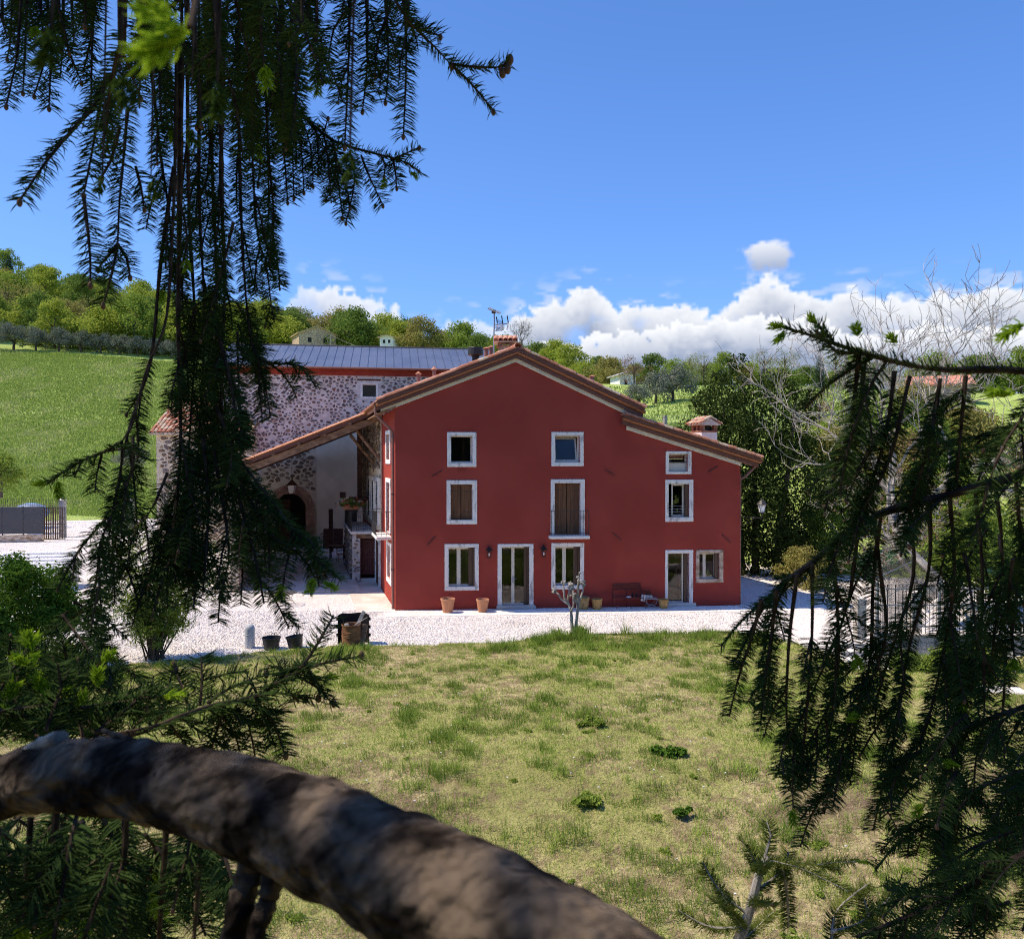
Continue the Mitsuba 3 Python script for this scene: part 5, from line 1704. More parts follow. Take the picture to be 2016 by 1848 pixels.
# ------------------------------------------------------------------ vegetation
def leaf_cloud(r, lobes, n, L, W, up=.35, shell=.45, bend=.25, drop=0.0):
    """n bent leaves (two triangles each) through the volume of the lobes (x, y, z, radius, vertical squash)."""
    lobes = np.asarray(lobes, float)
    w = lobes[:, 3] ** 2.2
    k = r.choice(len(lobes), n, p=w / w.sum())
    d = r.normal(size=(n, 3))
    d /= np.linalg.norm(d, axis=1, keepdims=True)
    rad = lobes[k, 3] * (shell + (1 - shell) * r.random(n) ** .6) * (1 + .16 * r.normal(size=n))
    c = lobes[k, :3] + d * rad[:, None] * np.column_stack([np.ones(n), np.ones(n), lobes[k, 4]])
    nrm = d * .8 + r.normal(size=(n, 3)) * .7 + np.array([0, 0, up])
    nrm /= np.linalg.norm(nrm, axis=1, keepdims=True)
    a = np.cross(nrm, r.normal(size=(n, 3)))
    a[:, 2] -= drop
    a -= nrm * (a * nrm).sum(1, keepdims=True)
    a /= np.linalg.norm(a, axis=1, keepdims=True) + 1e-9
    b = np.cross(nrm, a)
    s = r.uniform(.7, 1.3, n)[:, None]
    p0 = c - a * L / 2 * s
    p2 = c + a * L / 2 * s - nrm * L * bend * .3
    p1 = c + b * W / 2 * s + nrm * W * bend
    p3 = c - b * W / 2 * s + nrm * W * bend
    v = np.stack([p0, p1, p2, p3], 1).reshape(-1, 3)
    i = np.arange(n)[:, None] * 4
    f = np.concatenate([i + [[0, 1, 2]], i + [[0, 2, 3]]])
    return v, f


def crown_lobes(r, w, h, z0, k, spread=1.0):
    out = [(0, 0, z0 + h * .5, w * .33, h / w)]
    for _ in range(k):
        a = r.uniform(0, 2 * math.pi)
        t = r.uniform(.05, .98)
        rr = w * .5 * math.sin(math.pi * (.16 + .74 * t)) * r.uniform(.40, 1.12) * spread
        s = w * r.uniform(.085, .23)
        out.append((rr * math.cos(a), rr * math.sin(a), z0 + h * t * .93, s, r.uniform(.65, .95)))
    return out


def trunk_mesh(r, h, rad, limbs=5, spread=2.5):
    m = MB()
    top = np.array([r.normal() * .3, r.normal() * .3, h])
    m.tube([(0, 0, -1.2), (.03, .02, h * .3), top * [.6, .6, .7], top], [rad * 1.25, rad, rad * .75, rad * .3], 7)
    for _ in range(limbs):
        a = r.uniform(0, 2 * math.pi)
        z = h * r.uniform(.35, .75)
        e = np.array([math.cos(a) * spread, math.sin(a) * spread, z + spread * r.uniform(.6, 1.1)])
        b = np.array([0, 0, z])
        m.tube([b, b * .5 + e * .5 + [0, 0, .2], e], [rad * .5, rad * .35, rad * .12], 5)
    return m.get()


PROTO = []
for i, (w, h, z0, k, n, L) in enumerate([(10.5, 9.5, .6, 40, 4600, .52), (12, 9.0, .4, 44, 4800, .54), (9, 11.0, .8, 38, 4300, .48), (12.5, 11.0, .7, 48, 5000, .56), (9.5, 8.0, .3, 36, 4000, .50)]):
    r = np.random.default_rng(100 + i)
    PROTO.append((mikit.ply(leaf_cloud(r, crown_lobes(r, w, h, z0, k), n, L, L * .72), None), mikit.ply(trunk_mesh(r, z0 + h * .6, .26, 6, w * .28), None)))
r = np.random.default_rng(140)
SPARSE = (mikit.ply(leaf_cloud(r, crown_lobes(r, 9, 9, 2.0, 34), 1300, .34, .24), None), mikit.ply(trunk_mesh(r, 9.5, .24, 14, 2.9), None))
r = np.random.default_rng(150)
OLIVE = (mikit.ply(leaf_cloud(r, crown_lobes(r, 4.4, 3.2, .7, 22), 2600, .26, .15), None), mikit.ply(trunk_mesh(r, 2.2, .17, 6, 1.2), None))
r = np.random.default_rng(160)
CYPR = (mikit.ply(leaf_cloud(r, [(0, 0, .6 + t * 8.6, .55 + 1.0 * math.sin(math.pi * min(.92, .25 + .7 * t)) * (1 - .35 * t), 1.1) for t in np.linspace(0, 1, 14)], 2600, .34, .2, shell=.6), None), mikit.ply(trunk_mesh(r, 6, .16, 0), None))


def tree(proto, x, y, s, rz, mat, name, label, group=None, cat='tree', sink=.3, sz=1.0, z=None):
    k = thing(name, label, cat, group)
    z = ground_z([[x, y]])[0] - sink if z is None else z
    Tm = T4().translate([float(x), float(y), float(z)]).rotate([0, 0, 1], float(rz)).scale([float(s), float(s), float(s * sz)])
    put_copy(f'{k}__trunk', {**proto[1], 'bsdf': {'type': 'ref', 'id': 'm_trunk'}}, Tm)
    put_copy(f'{k}__crown', {**proto[0], 'bsdf': {'type': 'ref', 'id': mat}}, Tm)
    return k


r = np.random.default_rng(42)
GR = 'trees of the wooded hillside'
KIND = [('m_leaf0', 'fresh yellow green tree'), ('m_leaf1', 'mid green tree'), ('m_leaf2', 'deep green tree'), ('m_leaf3', 'brownish budding tree'), ('m_leaf5', 'pale silvery tree')]
placed = []


def wood_place(px, y):
    row = 'low in the hillside wood' if y < 200 else 'midway up the hillside wood' if y < 250 else 'on the wood skyline'
    col = 'far left' if px < 120 else 'left of hanging twigs' if px < 330 else 'behind hanging twigs' if px < 540 else 'left above barn roof' if px < 740 else 'right above barn roof'
    return row + ', ' + col




def free(x, y, d):
    return all((x - a) ** 2 + (y - b) ** 2 > d * d for a, b in placed)


for y0, d in ((181, 8.2), (192, 8.6), (206, 9.4), (222, 10.2), (240, 11), (260, 12), (282, 12.5), (303, 12.5)):
    x = -.70 * y0
    while x < .06 * y0:
        xx, yy = x + r.normal() * 1.8, y0 + r.normal() * 3.2
        pxl = CX + xx / yy * FOC
        edge = 179 if pxl < 345 else 179 + (pxl - 345) / 240 * 22
        edge = min(edge, 203)
        if yy > edge and free(xx, yy, d * .72) and not (np.hypot(xx - at(618, 0, 203)[0], yy - 203) < 9) and not (np.hypot(xx - at(767, 0, 200)[0], yy - 200) < 6):
            zg = ground_z([[xx, yy]])[0]
            placed.append((xx, yy))
            q = r.random()
            t = 0 if q < .30 else 1 if q < .62 else 2 if q < .80 else 3 if q < .92 else 4
            s = r.uniform(.85, 1.22)
            if pxl > 800:
                s *= .9
            if q > .90 and q < .96:
                tree(SPARSE, xx, yy, s * 1.1, r.uniform(0, 360), 'm_leaf3', 'broadleaf_tree', 'half bare tree ' + wood_place(pxl, yy), GR)
            else:
                tree(PROTO[int(r.integers(5))], xx, yy, s, r.uniform(0, 360), KIND[t][0], 'broadleaf_tree', KIND[t][1] + ' ' + wood_place(pxl, yy), GR)
        x += d * r.uniform(.85, 1.25)
for y0 in (177.5, 187, 199, 214, 231, 250, 271, 292):
    x = -.70 * y0
    while x < .04 * y0:
        xx, yy = x + r.normal() * 2, y0 + r.normal() * 3
        pxl = CX + xx / yy * FOC
        edge = min(177 if pxl < 345 else 177 + (pxl - 345) / 240 * 24, 203)
        if yy > edge and np.hypot(xx - at(618, 0, 203)[0], yy - 200) > 8 and np.hypot(xx - at(767, 0, 200)[0], yy - 197) > 6:
            q = int(r.integers(4))
            tree(PROTO[int(r.integers(5))], xx, yy, r.uniform(.42, .66), r.uniform(0, 360), KIND[q][0], 'small_tree', 'small ' + KIND[q][1] + ' ' + wood_place(pxl, yy), 'small trees between the taller ones on the hillside', sink=.5)
        x += r.uniform(11, 17)
for i, (px, py, y, s) in enumerate([(545, 640, 290, 1.0), (650, 652, 270, 1.0), (20, 530, 300, 1.1), (735, 658, 262, .8), (612, 676, 262, .9)]):
    p = at(px, py, y)
    tree(CYPR, p[0], y, s, 20, 'm_leaf4', 'cypress', ['dark conifer on the hillside just right of the hanging twigs', 'tall dark conifer above the middle of the barn roof', 'dark conifer at the far left of the wood', 'dark conifer left of the small pale hillside house', 'dark conifer above the long tiled hillside house'][i], 'dark conifers of the wooded hillside')

for i, (px, w) in enumerate([(-30, 1.25), (28, 1.25), (72, 1.1), (118, 1.1), (160, 1.0), (200, .95), (237, .95), (272, .95), (306, .9), (338, .85), (368, .8), (398, .8)]):
    y = 173.5 + (px / 60 if px > 0 else 0) * .6
    tree(OLIVE, at(px, 0, y)[0], y, w * 1.22, 40 * i, 'm_olive', 'olive_tree', 'grey green olive tree, ' + ['leftmost', 'second', 'third', 'fourth', 'fifth', 'sixth', 'seventh', 'eighth', 'ninth', 'tenth', 'eleventh', 'rightmost'][i] + (' in the row below the wood' if i in (0, 11) else ' from the left in the row below the wood'), 'olive trees along the top of the meadow', sink=.2)
for i, (px, py, y, s, lab) in enumerate([(1257, 793, 92, .72, 'smallest olive tree of three in the meadow right of the house'), (1291, 790, 95, .95, 'middle olive tree of three in the meadow right of the house'), (1325, 787, 96, 1.1, 'right hand olive tree of three in the meadow right of the house')]):
    tree(OLIVE, at(px, 0, y)[0], y, s, 70 * i, 'm_olive', 'olive_tree', lab, 'three olive trees in the right meadow', sink=.1)

# tree line on the right
TL = [(1022, 735, 168, 1.05, 'm_leaf1', 0, 'low green tree just right of the ridge chimney'), (1062, 728, 172, 1.0, 'm_leaf2', 1, 'bushy deep green tree beyond the right roof slope'), (1090, 730, 160, .92, 'm_leaf0', 2, 'yellow green tree beyond the right roof slope'), (1122, 740, 150, 1.0, 'm_leaf0', 0, 'bright green round tree beyond the right roof slope'), (1150, 752, 146, .86, 'm_leaf0', 4, 'small bright green tree beyond the right roof slope'),
      (1196, 765, 140, .95, 'm_leaf3', 1, 'golden brown round tree left of the white farmhouse'), (1288, 762, 142, .9, 'm_leaf2', 2, 'green tree right of the white farmhouse'), (1320, 766, 136, .85, 'm_leaf1', 0, 'leafy green tree in the right tree line'), (1355, 764, 150, 1.0, 'm_leaf5', 3, 'pale budding tree in the right tree line'), (1385, 762, 160, 1.05, 'm_leaf5', 1, 'pale grey green tree in the right tree line below the peak'),
      (1425, 758, 155, .95, 'm_leaf1', 2, 'mid green tree in the right tree line below the peak'), (1465, 757, 165, 1.0, 'm_leaf0', 4, 'yellow green tree behind the evergreen'), (1505, 757, 168, 1.15, 'm_leaf5', 0, 'silvery tree behind the evergreen'), (1545, 757, 160, 1.1, 'm_leaf5', 3, 'tall silvery tree between evergreen and cypress'), (1578, 760, 140, .8, 'm_leaf2', 4, 'dark rounded tree left of the cypress'), (1645, 757, 150, 1.1, 'm_leaf5', 1, 'pale tree right of the cypress'), (1690, 760, 160, 1.1, 'm_leaf1', 2, 'green tree well right of the cypress'), (1750, 770, 150, 1.1, 'm_leaf5', 0, 'pale budding tree behind the right spruce branches'), (1830, 775, 150, 1.1, 'm_leaf1', 3, 'green tree behind the right spruce branches'), (1930, 775, 140, 1.2, 'm_leaf2', 1, 'deep green tree at the far right'), (2010, 775, 140, 1.2, 'm_leaf1', 2, 'green tree at the right edge of the view'),
      (1262, 770, 150, .8, 'm_leaf1', 4, 'shrubby green tree behind the white farmhouse'), (1180, 752, 185, .9, 'm_leaf2', 2, 'dark green tree far behind the golden one'), (985, 722, 190, .95, 'm_leaf1', 0, 'green tree left of the antenna mast'), (945, 718, 196, .95, 'm_leaf2', 1, 'deep green tree above the right end of the barn roof')]
r = np.random.default_rng(47)
for i in range(34):
    px = 1010 + 1040 * (i + r.random()) / 34
    y = r.uniform(150, 215)
    mat = ['m_leaf0', 'm_leaf1', 'm_leaf1', 'm_leaf2', 'm_leaf5', 'm_leaf3'][int(r.integers(6))]
    p = at(px, 765, y)
    tree(PROTO[int(r.integers(5))] if mat != 'm_leaf5' else SPARSE, p[0], y, r.uniform(.44, .60) * y / 165, r.uniform(0, 360), mat, 'broadleaf_tree', {'m_leaf0': 'yellow green', 'm_leaf1': 'mid green', 'm_leaf2': 'deep green', 'm_leaf5': 'thin silvery', 'm_leaf3': 'brownish'}[mat] + ' tree deep in the skyline ' + ('right of the ridge chimney' if px < 1200 else 'behind the white farmhouse' if px < 1350 else 'behind the evergreen' if px < 1580 else 'behind the right spruce boughs' if px < 1850 else 'at the far right'), 'trees deep in the skyline right of the house', z=p[2] - 1.0)
for (px, py, y, s, mat, pr, lab) in TL:
    x = at(px, 0, y)[0]
    s *= .66 if px > 1000 else .85
    tree(PROTO[pr] if mat != 'm_leaf5' else SPARSE, x, y, s, px * 3.1, mat, 'broadleaf_tree', lab, z=at(px, py, y)[2] - .6)
tree(SPARSE, at(1248, 0, 128)[0], 128, .56, 12, 'm_budred', 'broadleaf_tree', 'brown budding tree in front of the white farmhouse', z=at(1248, 772, 128)[2])
tree(CYPR, at(1613, 0, 118)[0], 118, .66, 12, 'm_leaf4', 'cypress', 'dark column shaped cypress in the right tree line', z=at(1613, 786, 118)[2])
tree(CYPR, at(1140, 0, 105)[0], 105, .42, 12, 'm_leaf0', 'bush', 'small upright yellow green bush left of the three olive trees', cat='bush', z=at(1272, 778, 105)[2])


# bare trees
def bare_tree(r, h, rad, spread, levels, kink=.28, up=.25, first=None):
    m = MB()
    tips = []

    def grow(p, d, L, rad, lev):
        n = 5 if lev < 3 else 4
        pts = [p]
        q, dd = p.copy(), d.copy()
        for _ in range(n - 1):
            dd = dd + r.normal(size=3) * kink
            dd[2] += up * .25
            dd /= np.linalg.norm(dd)
            q = q + dd * L / (n - 1)
            pts.append(q.copy())
        m.tube(pts, np.linspace(rad, rad * .62, n), 6 if lev < 2 else 4 if lev < 4 else 3, cap=lev >= levels)
        if lev >= levels:
            tips.append(q)
            return
        for i in range(int(r.integers(2, 4)) if lev else len(first or [0] * 4)):
            ax = r.normal(size=3)
            ax -= dd * (ax @ dd)
            ax /= np.linalg.norm(ax)
            an = r.uniform(.35, .95)
            nd = dd * math.cos(an) + ax * math.sin(an) * spread
            if lev == 0 and first:
                nd = np.array(first[i], float)
            nd[2] += up * .5
            nd /= np.linalg.norm(nd)
            s = pts[-1] if i == 0 or lev == 0 else pts[int(r.integers(max(1, n - 3), n))]
            grow(s, nd, L * r.uniform(.62, .86), max(rad * r.uniform(.5, .68), .011), lev + 1)

    grow(np.zeros(3), np.array([.03, 0, 1.0]), h, rad, 0)
    return m, np.array(tips)


r = np.random.default_rng(77)
bm, tips = bare_tree(r, 4.0, .17, .9, 7, .26, .30, [(.35, .2, 1.2), (.5, -.3, 1.2), (.1, .5, 1.3), (-.35, .4, 1.4), (.9, .2, .9)])
o = np.array([15.2, 27.2, -.1])
k = thing('bare_tree', 'large bare tree with pale twisted branches behind the right spruce boughs', 'tree')
obj(k, 'branches', xf(bm.get(), None, o), 'm_barkpale')
r = np.random.default_rng(78)
bm, tips = bare_tree(r, 2.2, .12, 1.2, 7, .36, .10, [(-.7, .3, .55), (-.5, .5, .8), (.3, .3, 1.0), (.7, -.3, .9), (-.3, .6, .6)])
o = np.array([18.6, 35.5, .2])
k = thing('bare_tree', 'low spreading bare tree with silvery branches right of the house', 'tree')
obj(k, 'branches', xf(bm.get(), None, o), 'm_barkpale')
n = len(tips)
tl = leaf_cloud(r, [(t[0], t[1], t[2], .10, .8) for t in tips[r.random(n) < .5]], 2600, .10, .05)
tag(obj(k, 'buds', xf(tl, None, o), 'm_budred'), kind='stuff')
r = np.random.default_rng(79)
bm, tips = bare_tree(r, 2.6, .16, 1.0, 6, .22, .35)
p = at(1030, 722, 150)
k = thing('bare_tree', 'bare forked tree on the skyline right of the ridge chimney', 'tree')
obj(k, 'branches', xf(bm.get(), np.eye(3) * 1.15, p), 'm_trunk')

# big evergreen right of the house
r = np.random.default_rng(55)
lob = []
for (px, py, y, rad) in [(1450, 760, 41, 1.0), (1450, 715, 41.5, .55), (1415, 800, 40, 1.3), (1480, 800, 41, 1.3), (1530, 770, 42, 1.1), (1540, 835, 41, 1.4), (1395, 860, 40, 1.3), (1440, 870, 39.2, 1.5), (1500, 880, 40, 1.6), (1560, 880, 41, 1.3), (1375, 925, 41, 1.1), (1425, 950, 39.3, 1.5), (1490, 960, 39, 1.7), (1560, 950, 40, 1.5), (1600, 900, 42, 1.2),
                         (1500, 1040, 39.5, 1.7), (1440, 1040, 40.5, 1.4), (1570, 1040, 40.5, 1.5), (1620, 980, 42, 1.3), (1480, 1090, 40, 1.3), (1540, 1100, 40, 1.3), (1590, 1090, 41, 1.2), (1395, 790, 42, .8), (1365, 850, 42, .9), (1580, 800, 43, 1.0), (1510, 745, 43, .6), (1410, 752, 43, .6)]:
    p = at(px, py, y)
    lob.append((*p, rad, r.uniform(.85, 1.15)))
    for _ in range(4):
        d = r.normal(size=3)
        d /= np.linalg.norm(d)
        lob.append((*(p + d * rad * .85), rad * r.uniform(.25, .42), 1.1))
k = thing('evergreen_tree', 'tall dark glossy evergreen tree beside the right wing of the house', 'tree')
obj(k, 'crown', leaf_cloud(r, lob, 30000, .21, .095, up=.25, shell=.35), 'm_laurel')
m_ = MB()
for (px, dx) in [(1490, 0), (1465, -.6), (1530, .7)]:
    b = np.array([at(px, 0, 40)[0], 40.2, -.3])
    m_.tube([b, b + [dx * .3, 0, 3], b + [dx * 1.2, .2, 6.5], b + [dx * 1.6, .4, 9.3]], [.2, .16, .11, .03], 7)
obj(k, 'trunk', m_.get(), 'm_trunk')

# garden shrubs
r = np.random.default_rng(61)
c = np.array([-14.4, 21.6, 1.5])
lob = [(c[0], c[1], c[2], 1.5, 1.05)]
for _ in range(60):
    d = r.normal(size=3)
    d[2] = abs(d[2]) * .9 - .35
    d /= np.linalg.norm(d)
    lob.append((*(c + d * [1.75, 1.6, 1.65]), r.uniform(.30, .52), .9))
k = thing('round_shrub', 'dense rounded bright green shrub at the left edge', 'shrub')
obj(k, 'foliage', leaf_cloud(r, lob, 42000, .105, .060, up=.5, shell=.45), 'm_hedge')
obj(k, 'stems', xf(trunk_mesh(r, 1.2, .08, 7, .8), None, [c[0], c[1], 0]), 'm_trunk')
r = np.random.default_rng(62)
m_, lob = MB(), []
b = on_ground(305, 1300)
for _ in range(34):
    a = r.uniform(0, 2 * math.pi)
    e = b + np.array([math.cos(a) * r.uniform(.4, 2.1), math.sin(a) * r.uniform(.3, 1.2), r.uniform(1.6, 4.3)])
    mid = (b + e) / 2 + [0, 0, .35]
    m_.tube([b + r.normal(size=3) * [.15, .15, 0], mid, e], [.028, .018, .006], 5)
    for t in np.linspace(.3, 1.04, 7):
        p = b * (1 - t) ** 2 + 2 * t * (1 - t) * mid + t * t * e if t < 1 else e + [0, 0, .1]
        lob.append((*(p + r.normal(size=3) * .14), r.uniform(.16, .36), .9))
k = thing('feathery_shrub', 'loose narrow leaved shrub half hidden by the hanging spruce twigs', 'shrub')
obj(k, 'stems', m_.get(), 'm_trunk')
obj(k, 'foliage', leaf_cloud(r, lob, 13000, .12, .028, up=.3, shell=.2, drop=.5), 'm_leaf1')
for (px, py, y, s, mat, lab) in [(2, 962, 68, .42, 'm_leaf1', 'leafy green bush at the left edge below the meadow'), (258, 912, 66, .20, 'm_olive', 'small grey bush in the meadow beside the outbuilding'), (1575, 1150, 36, .20, 'm_leaf3', 'yellowish low bush beside the driveway'), (1640, 1120, 40, .22, 'm_leaf1', 'low green bush at the far side of the driveway'), (1860, 1335, 21.6, .12, 'm_leaf1', 'leafy clump in front of the block wall'), (1925, 1345, 21.2, .13, 'm_leaf0', 'bright leafy clump beside the grey wooden chair'), (1790, 1330, 21.8, .10, 'm_leaf2', 'low clump right of the garden steps'), (1930, 1160, 30, .34, 'm_leaf1', 'large green bush behind the bar fence at the right')]:
    p = at(px, py, y)
    tree(PROTO[(px + py) % 5], p[0], p[1], s, px, mat, 'bush', lab, cat='bush', z=p[2] - .3)
r = np.random.default_rng(63)
for i in range(22):
    px, y = r.uniform(1600, 2080), r.uniform(40, 60)
    x = at(px, 0, y)[0]
    q = int(r.integers(4))
    tree((PROTO[int(r.integers(5))], SPARSE)[q == 3], x, y, r.uniform(.26, .46), r.uniform(0, 360), ['m_leaf1', 'm_leaf3', 'm_leaf2', 'm_budred'][q], 'thicket_bush', ['green', 'brownish', 'dark green', 'twiggy brown'][q] + ' bush on the right slope, ' + ('left part' if px < 1760 else 'middle part' if px < 1920 else 'right part'), 'bushes on the slope behind the right spruce boughs', cat='bush')
r = np.random.default_rng(64)
for i in range(3):
    bm, tips = bare_tree(r, 1.4, .07, 1.1, 6, .36, .12)
    p = at([1660, 1790, 1930][i], 0, [44, 41, 46][i])
    p[2] = ground_z([[p[0], p[1]]])[0] - .2
    k = thing('bare_bush', ['left', 'middle', 'right'][i] + ' leafless twiggy bush on the slope behind the right spruce boughs', 'bush', 'leafless bushes on the right slope')
    obj(k, 'branches', xf(bm.get(), np.eye(3) * 1.2, p), 'm_barkpale')
# garden trees behind the photographer, mirrored in the window panes
for i, (x, y, s, pr, mat) in enumerate([(-22, -16, 1.5, 0, 'm_leaf4'), (-12, -20, 1.7, 3, 'm_leaf4'), (-3, -17, 1.6, 1, 'm_leaf4'), (6, -20, 1.7, 3, 'm_leaf4'), (15, -17, 1.5, 0, 'm_leaf4'), (25, -19, 1.7, 1, 'm_leaf4'), (35, -14, 1.6, 3, 'm_leaf4'), (-32, -12, 1.6, 1, 'm_leaf4')]):
    tree(PROTO[pr], x, y, s, 47 * i, mat, 'garden_tree', 'dark garden tree behind the photographer, mirrored in the windows', 'garden trees mirrored in the windows', z=-2.2)

# pollarded little tree
r = np.random.default_rng(81)
b = on_ground(1131, 1250)
Y = b[1]
Q = lambda px, py, dy=0.0: at(px, py, Y + dy)
k = thing('pollarded_tree', 'small pale pollarded tree with knobby branch ends at the lawn edge', 'tree')
m_ = MB()
for pts in [[(1128, 1252), (1126, 1225), (1124, 1205), (1119, 1190), (1112, 1178)], [(1119, 1190), (1106, 1180), (1099, 1170), (1092, 1165)], [(1112, 1178), (1110, 1160), (1108, 1148)], [(1116, 1184), (1120, 1165), (1121, 1150)],
            [(1133, 1252), (1135, 1225), (1138, 1200), (1139, 1180), (1137, 1158), (1140, 1137)], [(1139, 1185), (1147, 1168), (1151, 1150)], [(1138, 1195), (1132, 1180), (1131, 1172)], [(1124, 1205), (1130, 1190), (1127, 1160)]]:
    P_ = arch_line([Q(x + r.normal() * .6, y, r.normal() * .08) for x, y in pts], 4)
    base = .055 if pts[0][1] > 1240 else .035
    rad = np.linspace(base, base * .62, len(P_)) * (1 + .25 * r.random(len(P_)))
    m_.tube(P_, rad, 7)
    e = P_[-1]
    if pts[0][1] < 1240 or pts[-1][1] < 1160:
        for _ in range(9):
            ic = trimesh.creation.icosphere(1)
            m_.add(ic.vertices * r.uniform(.025, .05) + e + r.normal(size=3) * .05, ic.faces)
        for _ in range(3):
            m_.tube([e, e + r.normal(size=3) * .05 + [0, 0, .09]], [.022, .015], 5)
obj(k, 'trunk', m_.get(), 'm_barkpale')


def blade_tuft(r, c, n, h, w, spread, lean=.5):
    a = r.uniform(0, 2 * math.pi, n)
    p = c + np.column_stack([r.normal(size=n) * spread, r.normal(size=n) * spread, np.zeros(n)])
    d = np.column_stack([np.cos(a), np.sin(a), np.zeros(n)])
    side = np.column_stack([-np.sin(a), np.cos(a), np.zeros(n)])
    hh = h * r.uniform(.6, 1.15, n)[:, None]
    mid = p + d * hh * lean * .35 + [0, 0, 1] * hh * .6
    tip = p + d * hh * lean + [0, 0, 1] * hh * (1 - lean * .25)
    v = np.stack([p - side * w / 2, p + side * w / 2, mid - side * w * .4, mid + side * w * .4, tip], 1).reshape(-1, 3)
    i = np.arange(n)[:, None] * 5
    return v, np.concatenate([i + [[0, 1, 3]], i + [[0, 3, 2]], i + [[2, 3, 4]]])


for i, (px, py, n, h) in enumerate([(1098, 1252, 70, .30), (1143, 1253, 130, .42), (1120, 1256, 60, .28)]):
    p = on_ground(px, py)
    q = solo('iris_clump', blade_tuft(r, p, n, h, .028, .13, .55), 'm_leaf2', ['low leafy clump left of the pollarded tree', 'tall leafy iris clump right of the pollarded tree', 'low leafy clump at the foot of the pollarded tree'][i], 'plant')
for i, (px, py, s, lab) in enumerate([(1165, 1452, .22, 'low dark green weed in the middle of the lawn'), (1330, 1512, .30, 'broad bluish weed clump right of the lawn centre'), (1160, 1600, .24, 'compact dark green weed nearest the big branch'), (1345, 1620, .12, 'small upright weed tuft right of the compact weed')]):
    y = FOC * EYE / (py - HY) * 1.03
    p = at(px, py, y)
    p[2] = lawn_z(p[0], p[1])
    lob = [(p[0] + r.normal() * s * .45, p[1] + r.normal() * s * .4, p[2] + .06 + .08 * r.random(), s * .42, .45) for _ in range(9)]
    solo('lawn_weed', leaf_cloud(r, lob, 420, .085, .06, up=.9, shell=.3), 'm_hedge' if i % 2 else 'm_leaf1', lab, 'weed')

r = np.random.default_rng(66)
wm = []
for i in range(70):
    y = 9.5 + 15 * r.random() ** .8
    x = r.uniform(-.35, .55) * y
    if y > 25.5 or not LAWN.contains(Point(x, y)):
        continue
    z = float(lawn_z(np.array(x), np.array(y)))
    s = r.uniform(.04, .13)
    wm.append(leaf_cloud(r, [(x + r.normal() * s * .5, y + r.normal() * s * .5, z + .03, s * .5, .4) for _ in range(5)], int(40 + 500 * s), .05, .03, up=1.0, shell=.3))
nn = np.cumsum([0] + [len(m[0]) for m in wm])
put('lawn_clover', (np.vstack([m[0] for m in wm]), np.vstack([m[1] + o for m, o in zip(wm, nn)])), 'm_leaf1')
tag('lawn_clover', 'little clover and weed rosettes scattered through the lawn', 'weeds', kind='stuff')

# ------------------------------------------------------------------ grass of the lawn, the meadow and the stones of the gravel
r = np.random.default_rng(4)
from shapely import contains_xy


def tone(n, r, a, b):
    t = r.random((n, 1))
    return np.array(a) * (1 - t) + np.array(b) * t


def blades(x, y, z, h, w, lean, col, r):
    n = len(x)
    a = r.uniform(0, 2 * math.pi, n)
    d = np.column_stack([np.cos(a), np.sin(a), np.zeros(n)])
    s = np.column_stack([-np.sin(a), np.cos(a), np.zeros(n)])
    p = np.column_stack([x, y, z])
    tip = p + d * (h * lean)[:, None] + np.column_stack([np.zeros(n), np.zeros(n), h * np.sqrt(np.maximum(1 - lean ** 2 * .8, .05))])
    v = np.stack([p - s * (w / 2)[:, None], p + s * (w / 2)[:, None], tip], 1).reshape(-1, 3)
    f = np.arange(3 * n).reshape(-1, 3)
    return (v, f), np.repeat(col, 3, 0)


N = 620000
Yb = 8.6 + (27.2 - 8.6) * r.random(N) ** .85
Xb = (r.random(N) * 2 - 1) * (Yb * .72 + .5)
ok = contains_xy(LAWN, Xb, Yb)
Xb, Yb = Xb[ok], Yb[ok]
n = len(Xb)
P3 = np.column_stack([Xb, Yb, np.zeros(n)])
n1 = meshkit.fbm(P3 * .55 + 3, 4, 1)
n2 = meshkit.fbm(P3 * 2.1 + 9, 3, 2)
n3 = meshkit.fbm(P3 * 5.5, 2, 6)
edge = np.clip((Yb - 23.0 - .25 * (Xb > -4)) / 3.0, 0, 1) * (Xb > -9)
near = np.clip((15.5 - Yb) / 3.5, 0, 1)
g = n1 * .50 + n2 * .42 + edge * .18 + .06 - near * .10 + (n3 - .5) * .45
green = r.random(n) < np.clip((g - .26) * 3.4, .40, .94)
bank = np.exp(-((Yb - 13.9) / .9) ** 2) * (meshkit.fbm(P3 * .9 + 17, 3, 31) > .48)
keep = r.random(n) < (1 - .65 * bank) * np.clip(.62 + (g - .40) * 2.5, .45, 1)
fresh = (n2 > .60) & green
col = np.where(green[:, None], tone(n, r, (.220, .345, .055), (.400, .505, .120)), tone(n, r, (.36, .32, .15), (.64, .58, .32)))
col = np.where((fresh | (edge > .55) & green)[:, None], tone(n, r, (.140, .240, .036), (.225, .320, .062)), col)
h = r.uniform(.03, .08, n) * (1 + .5 * near) * (1 + 1.0 * fresh) * (1 + 1.3 * edge * green) * np.where(green, 1, .9)
tall = (meshkit.fbm(P3 * 1.3 + 40, 3, 12) > .64) & green
h = np.where(tall, h * 2.2, h)
lean = np.where(green, r.uniform(.25, .8, n), r.uniform(.6, .99, n))
w = .005 + .0004 * Yb * (1 + tall * .2)
m, c = blades(Xb[keep], Yb[keep], lawn_z(Xb, Yb)[keep] - .004, h[keep], w[keep], lean[keep], col[keep], r)
put('lawn_grass', m, 'm_blades', color=c)
tag('lawn_grass', 'sparse yellow green grass and straw of the mown lawn', 'grass', kind='stuff')
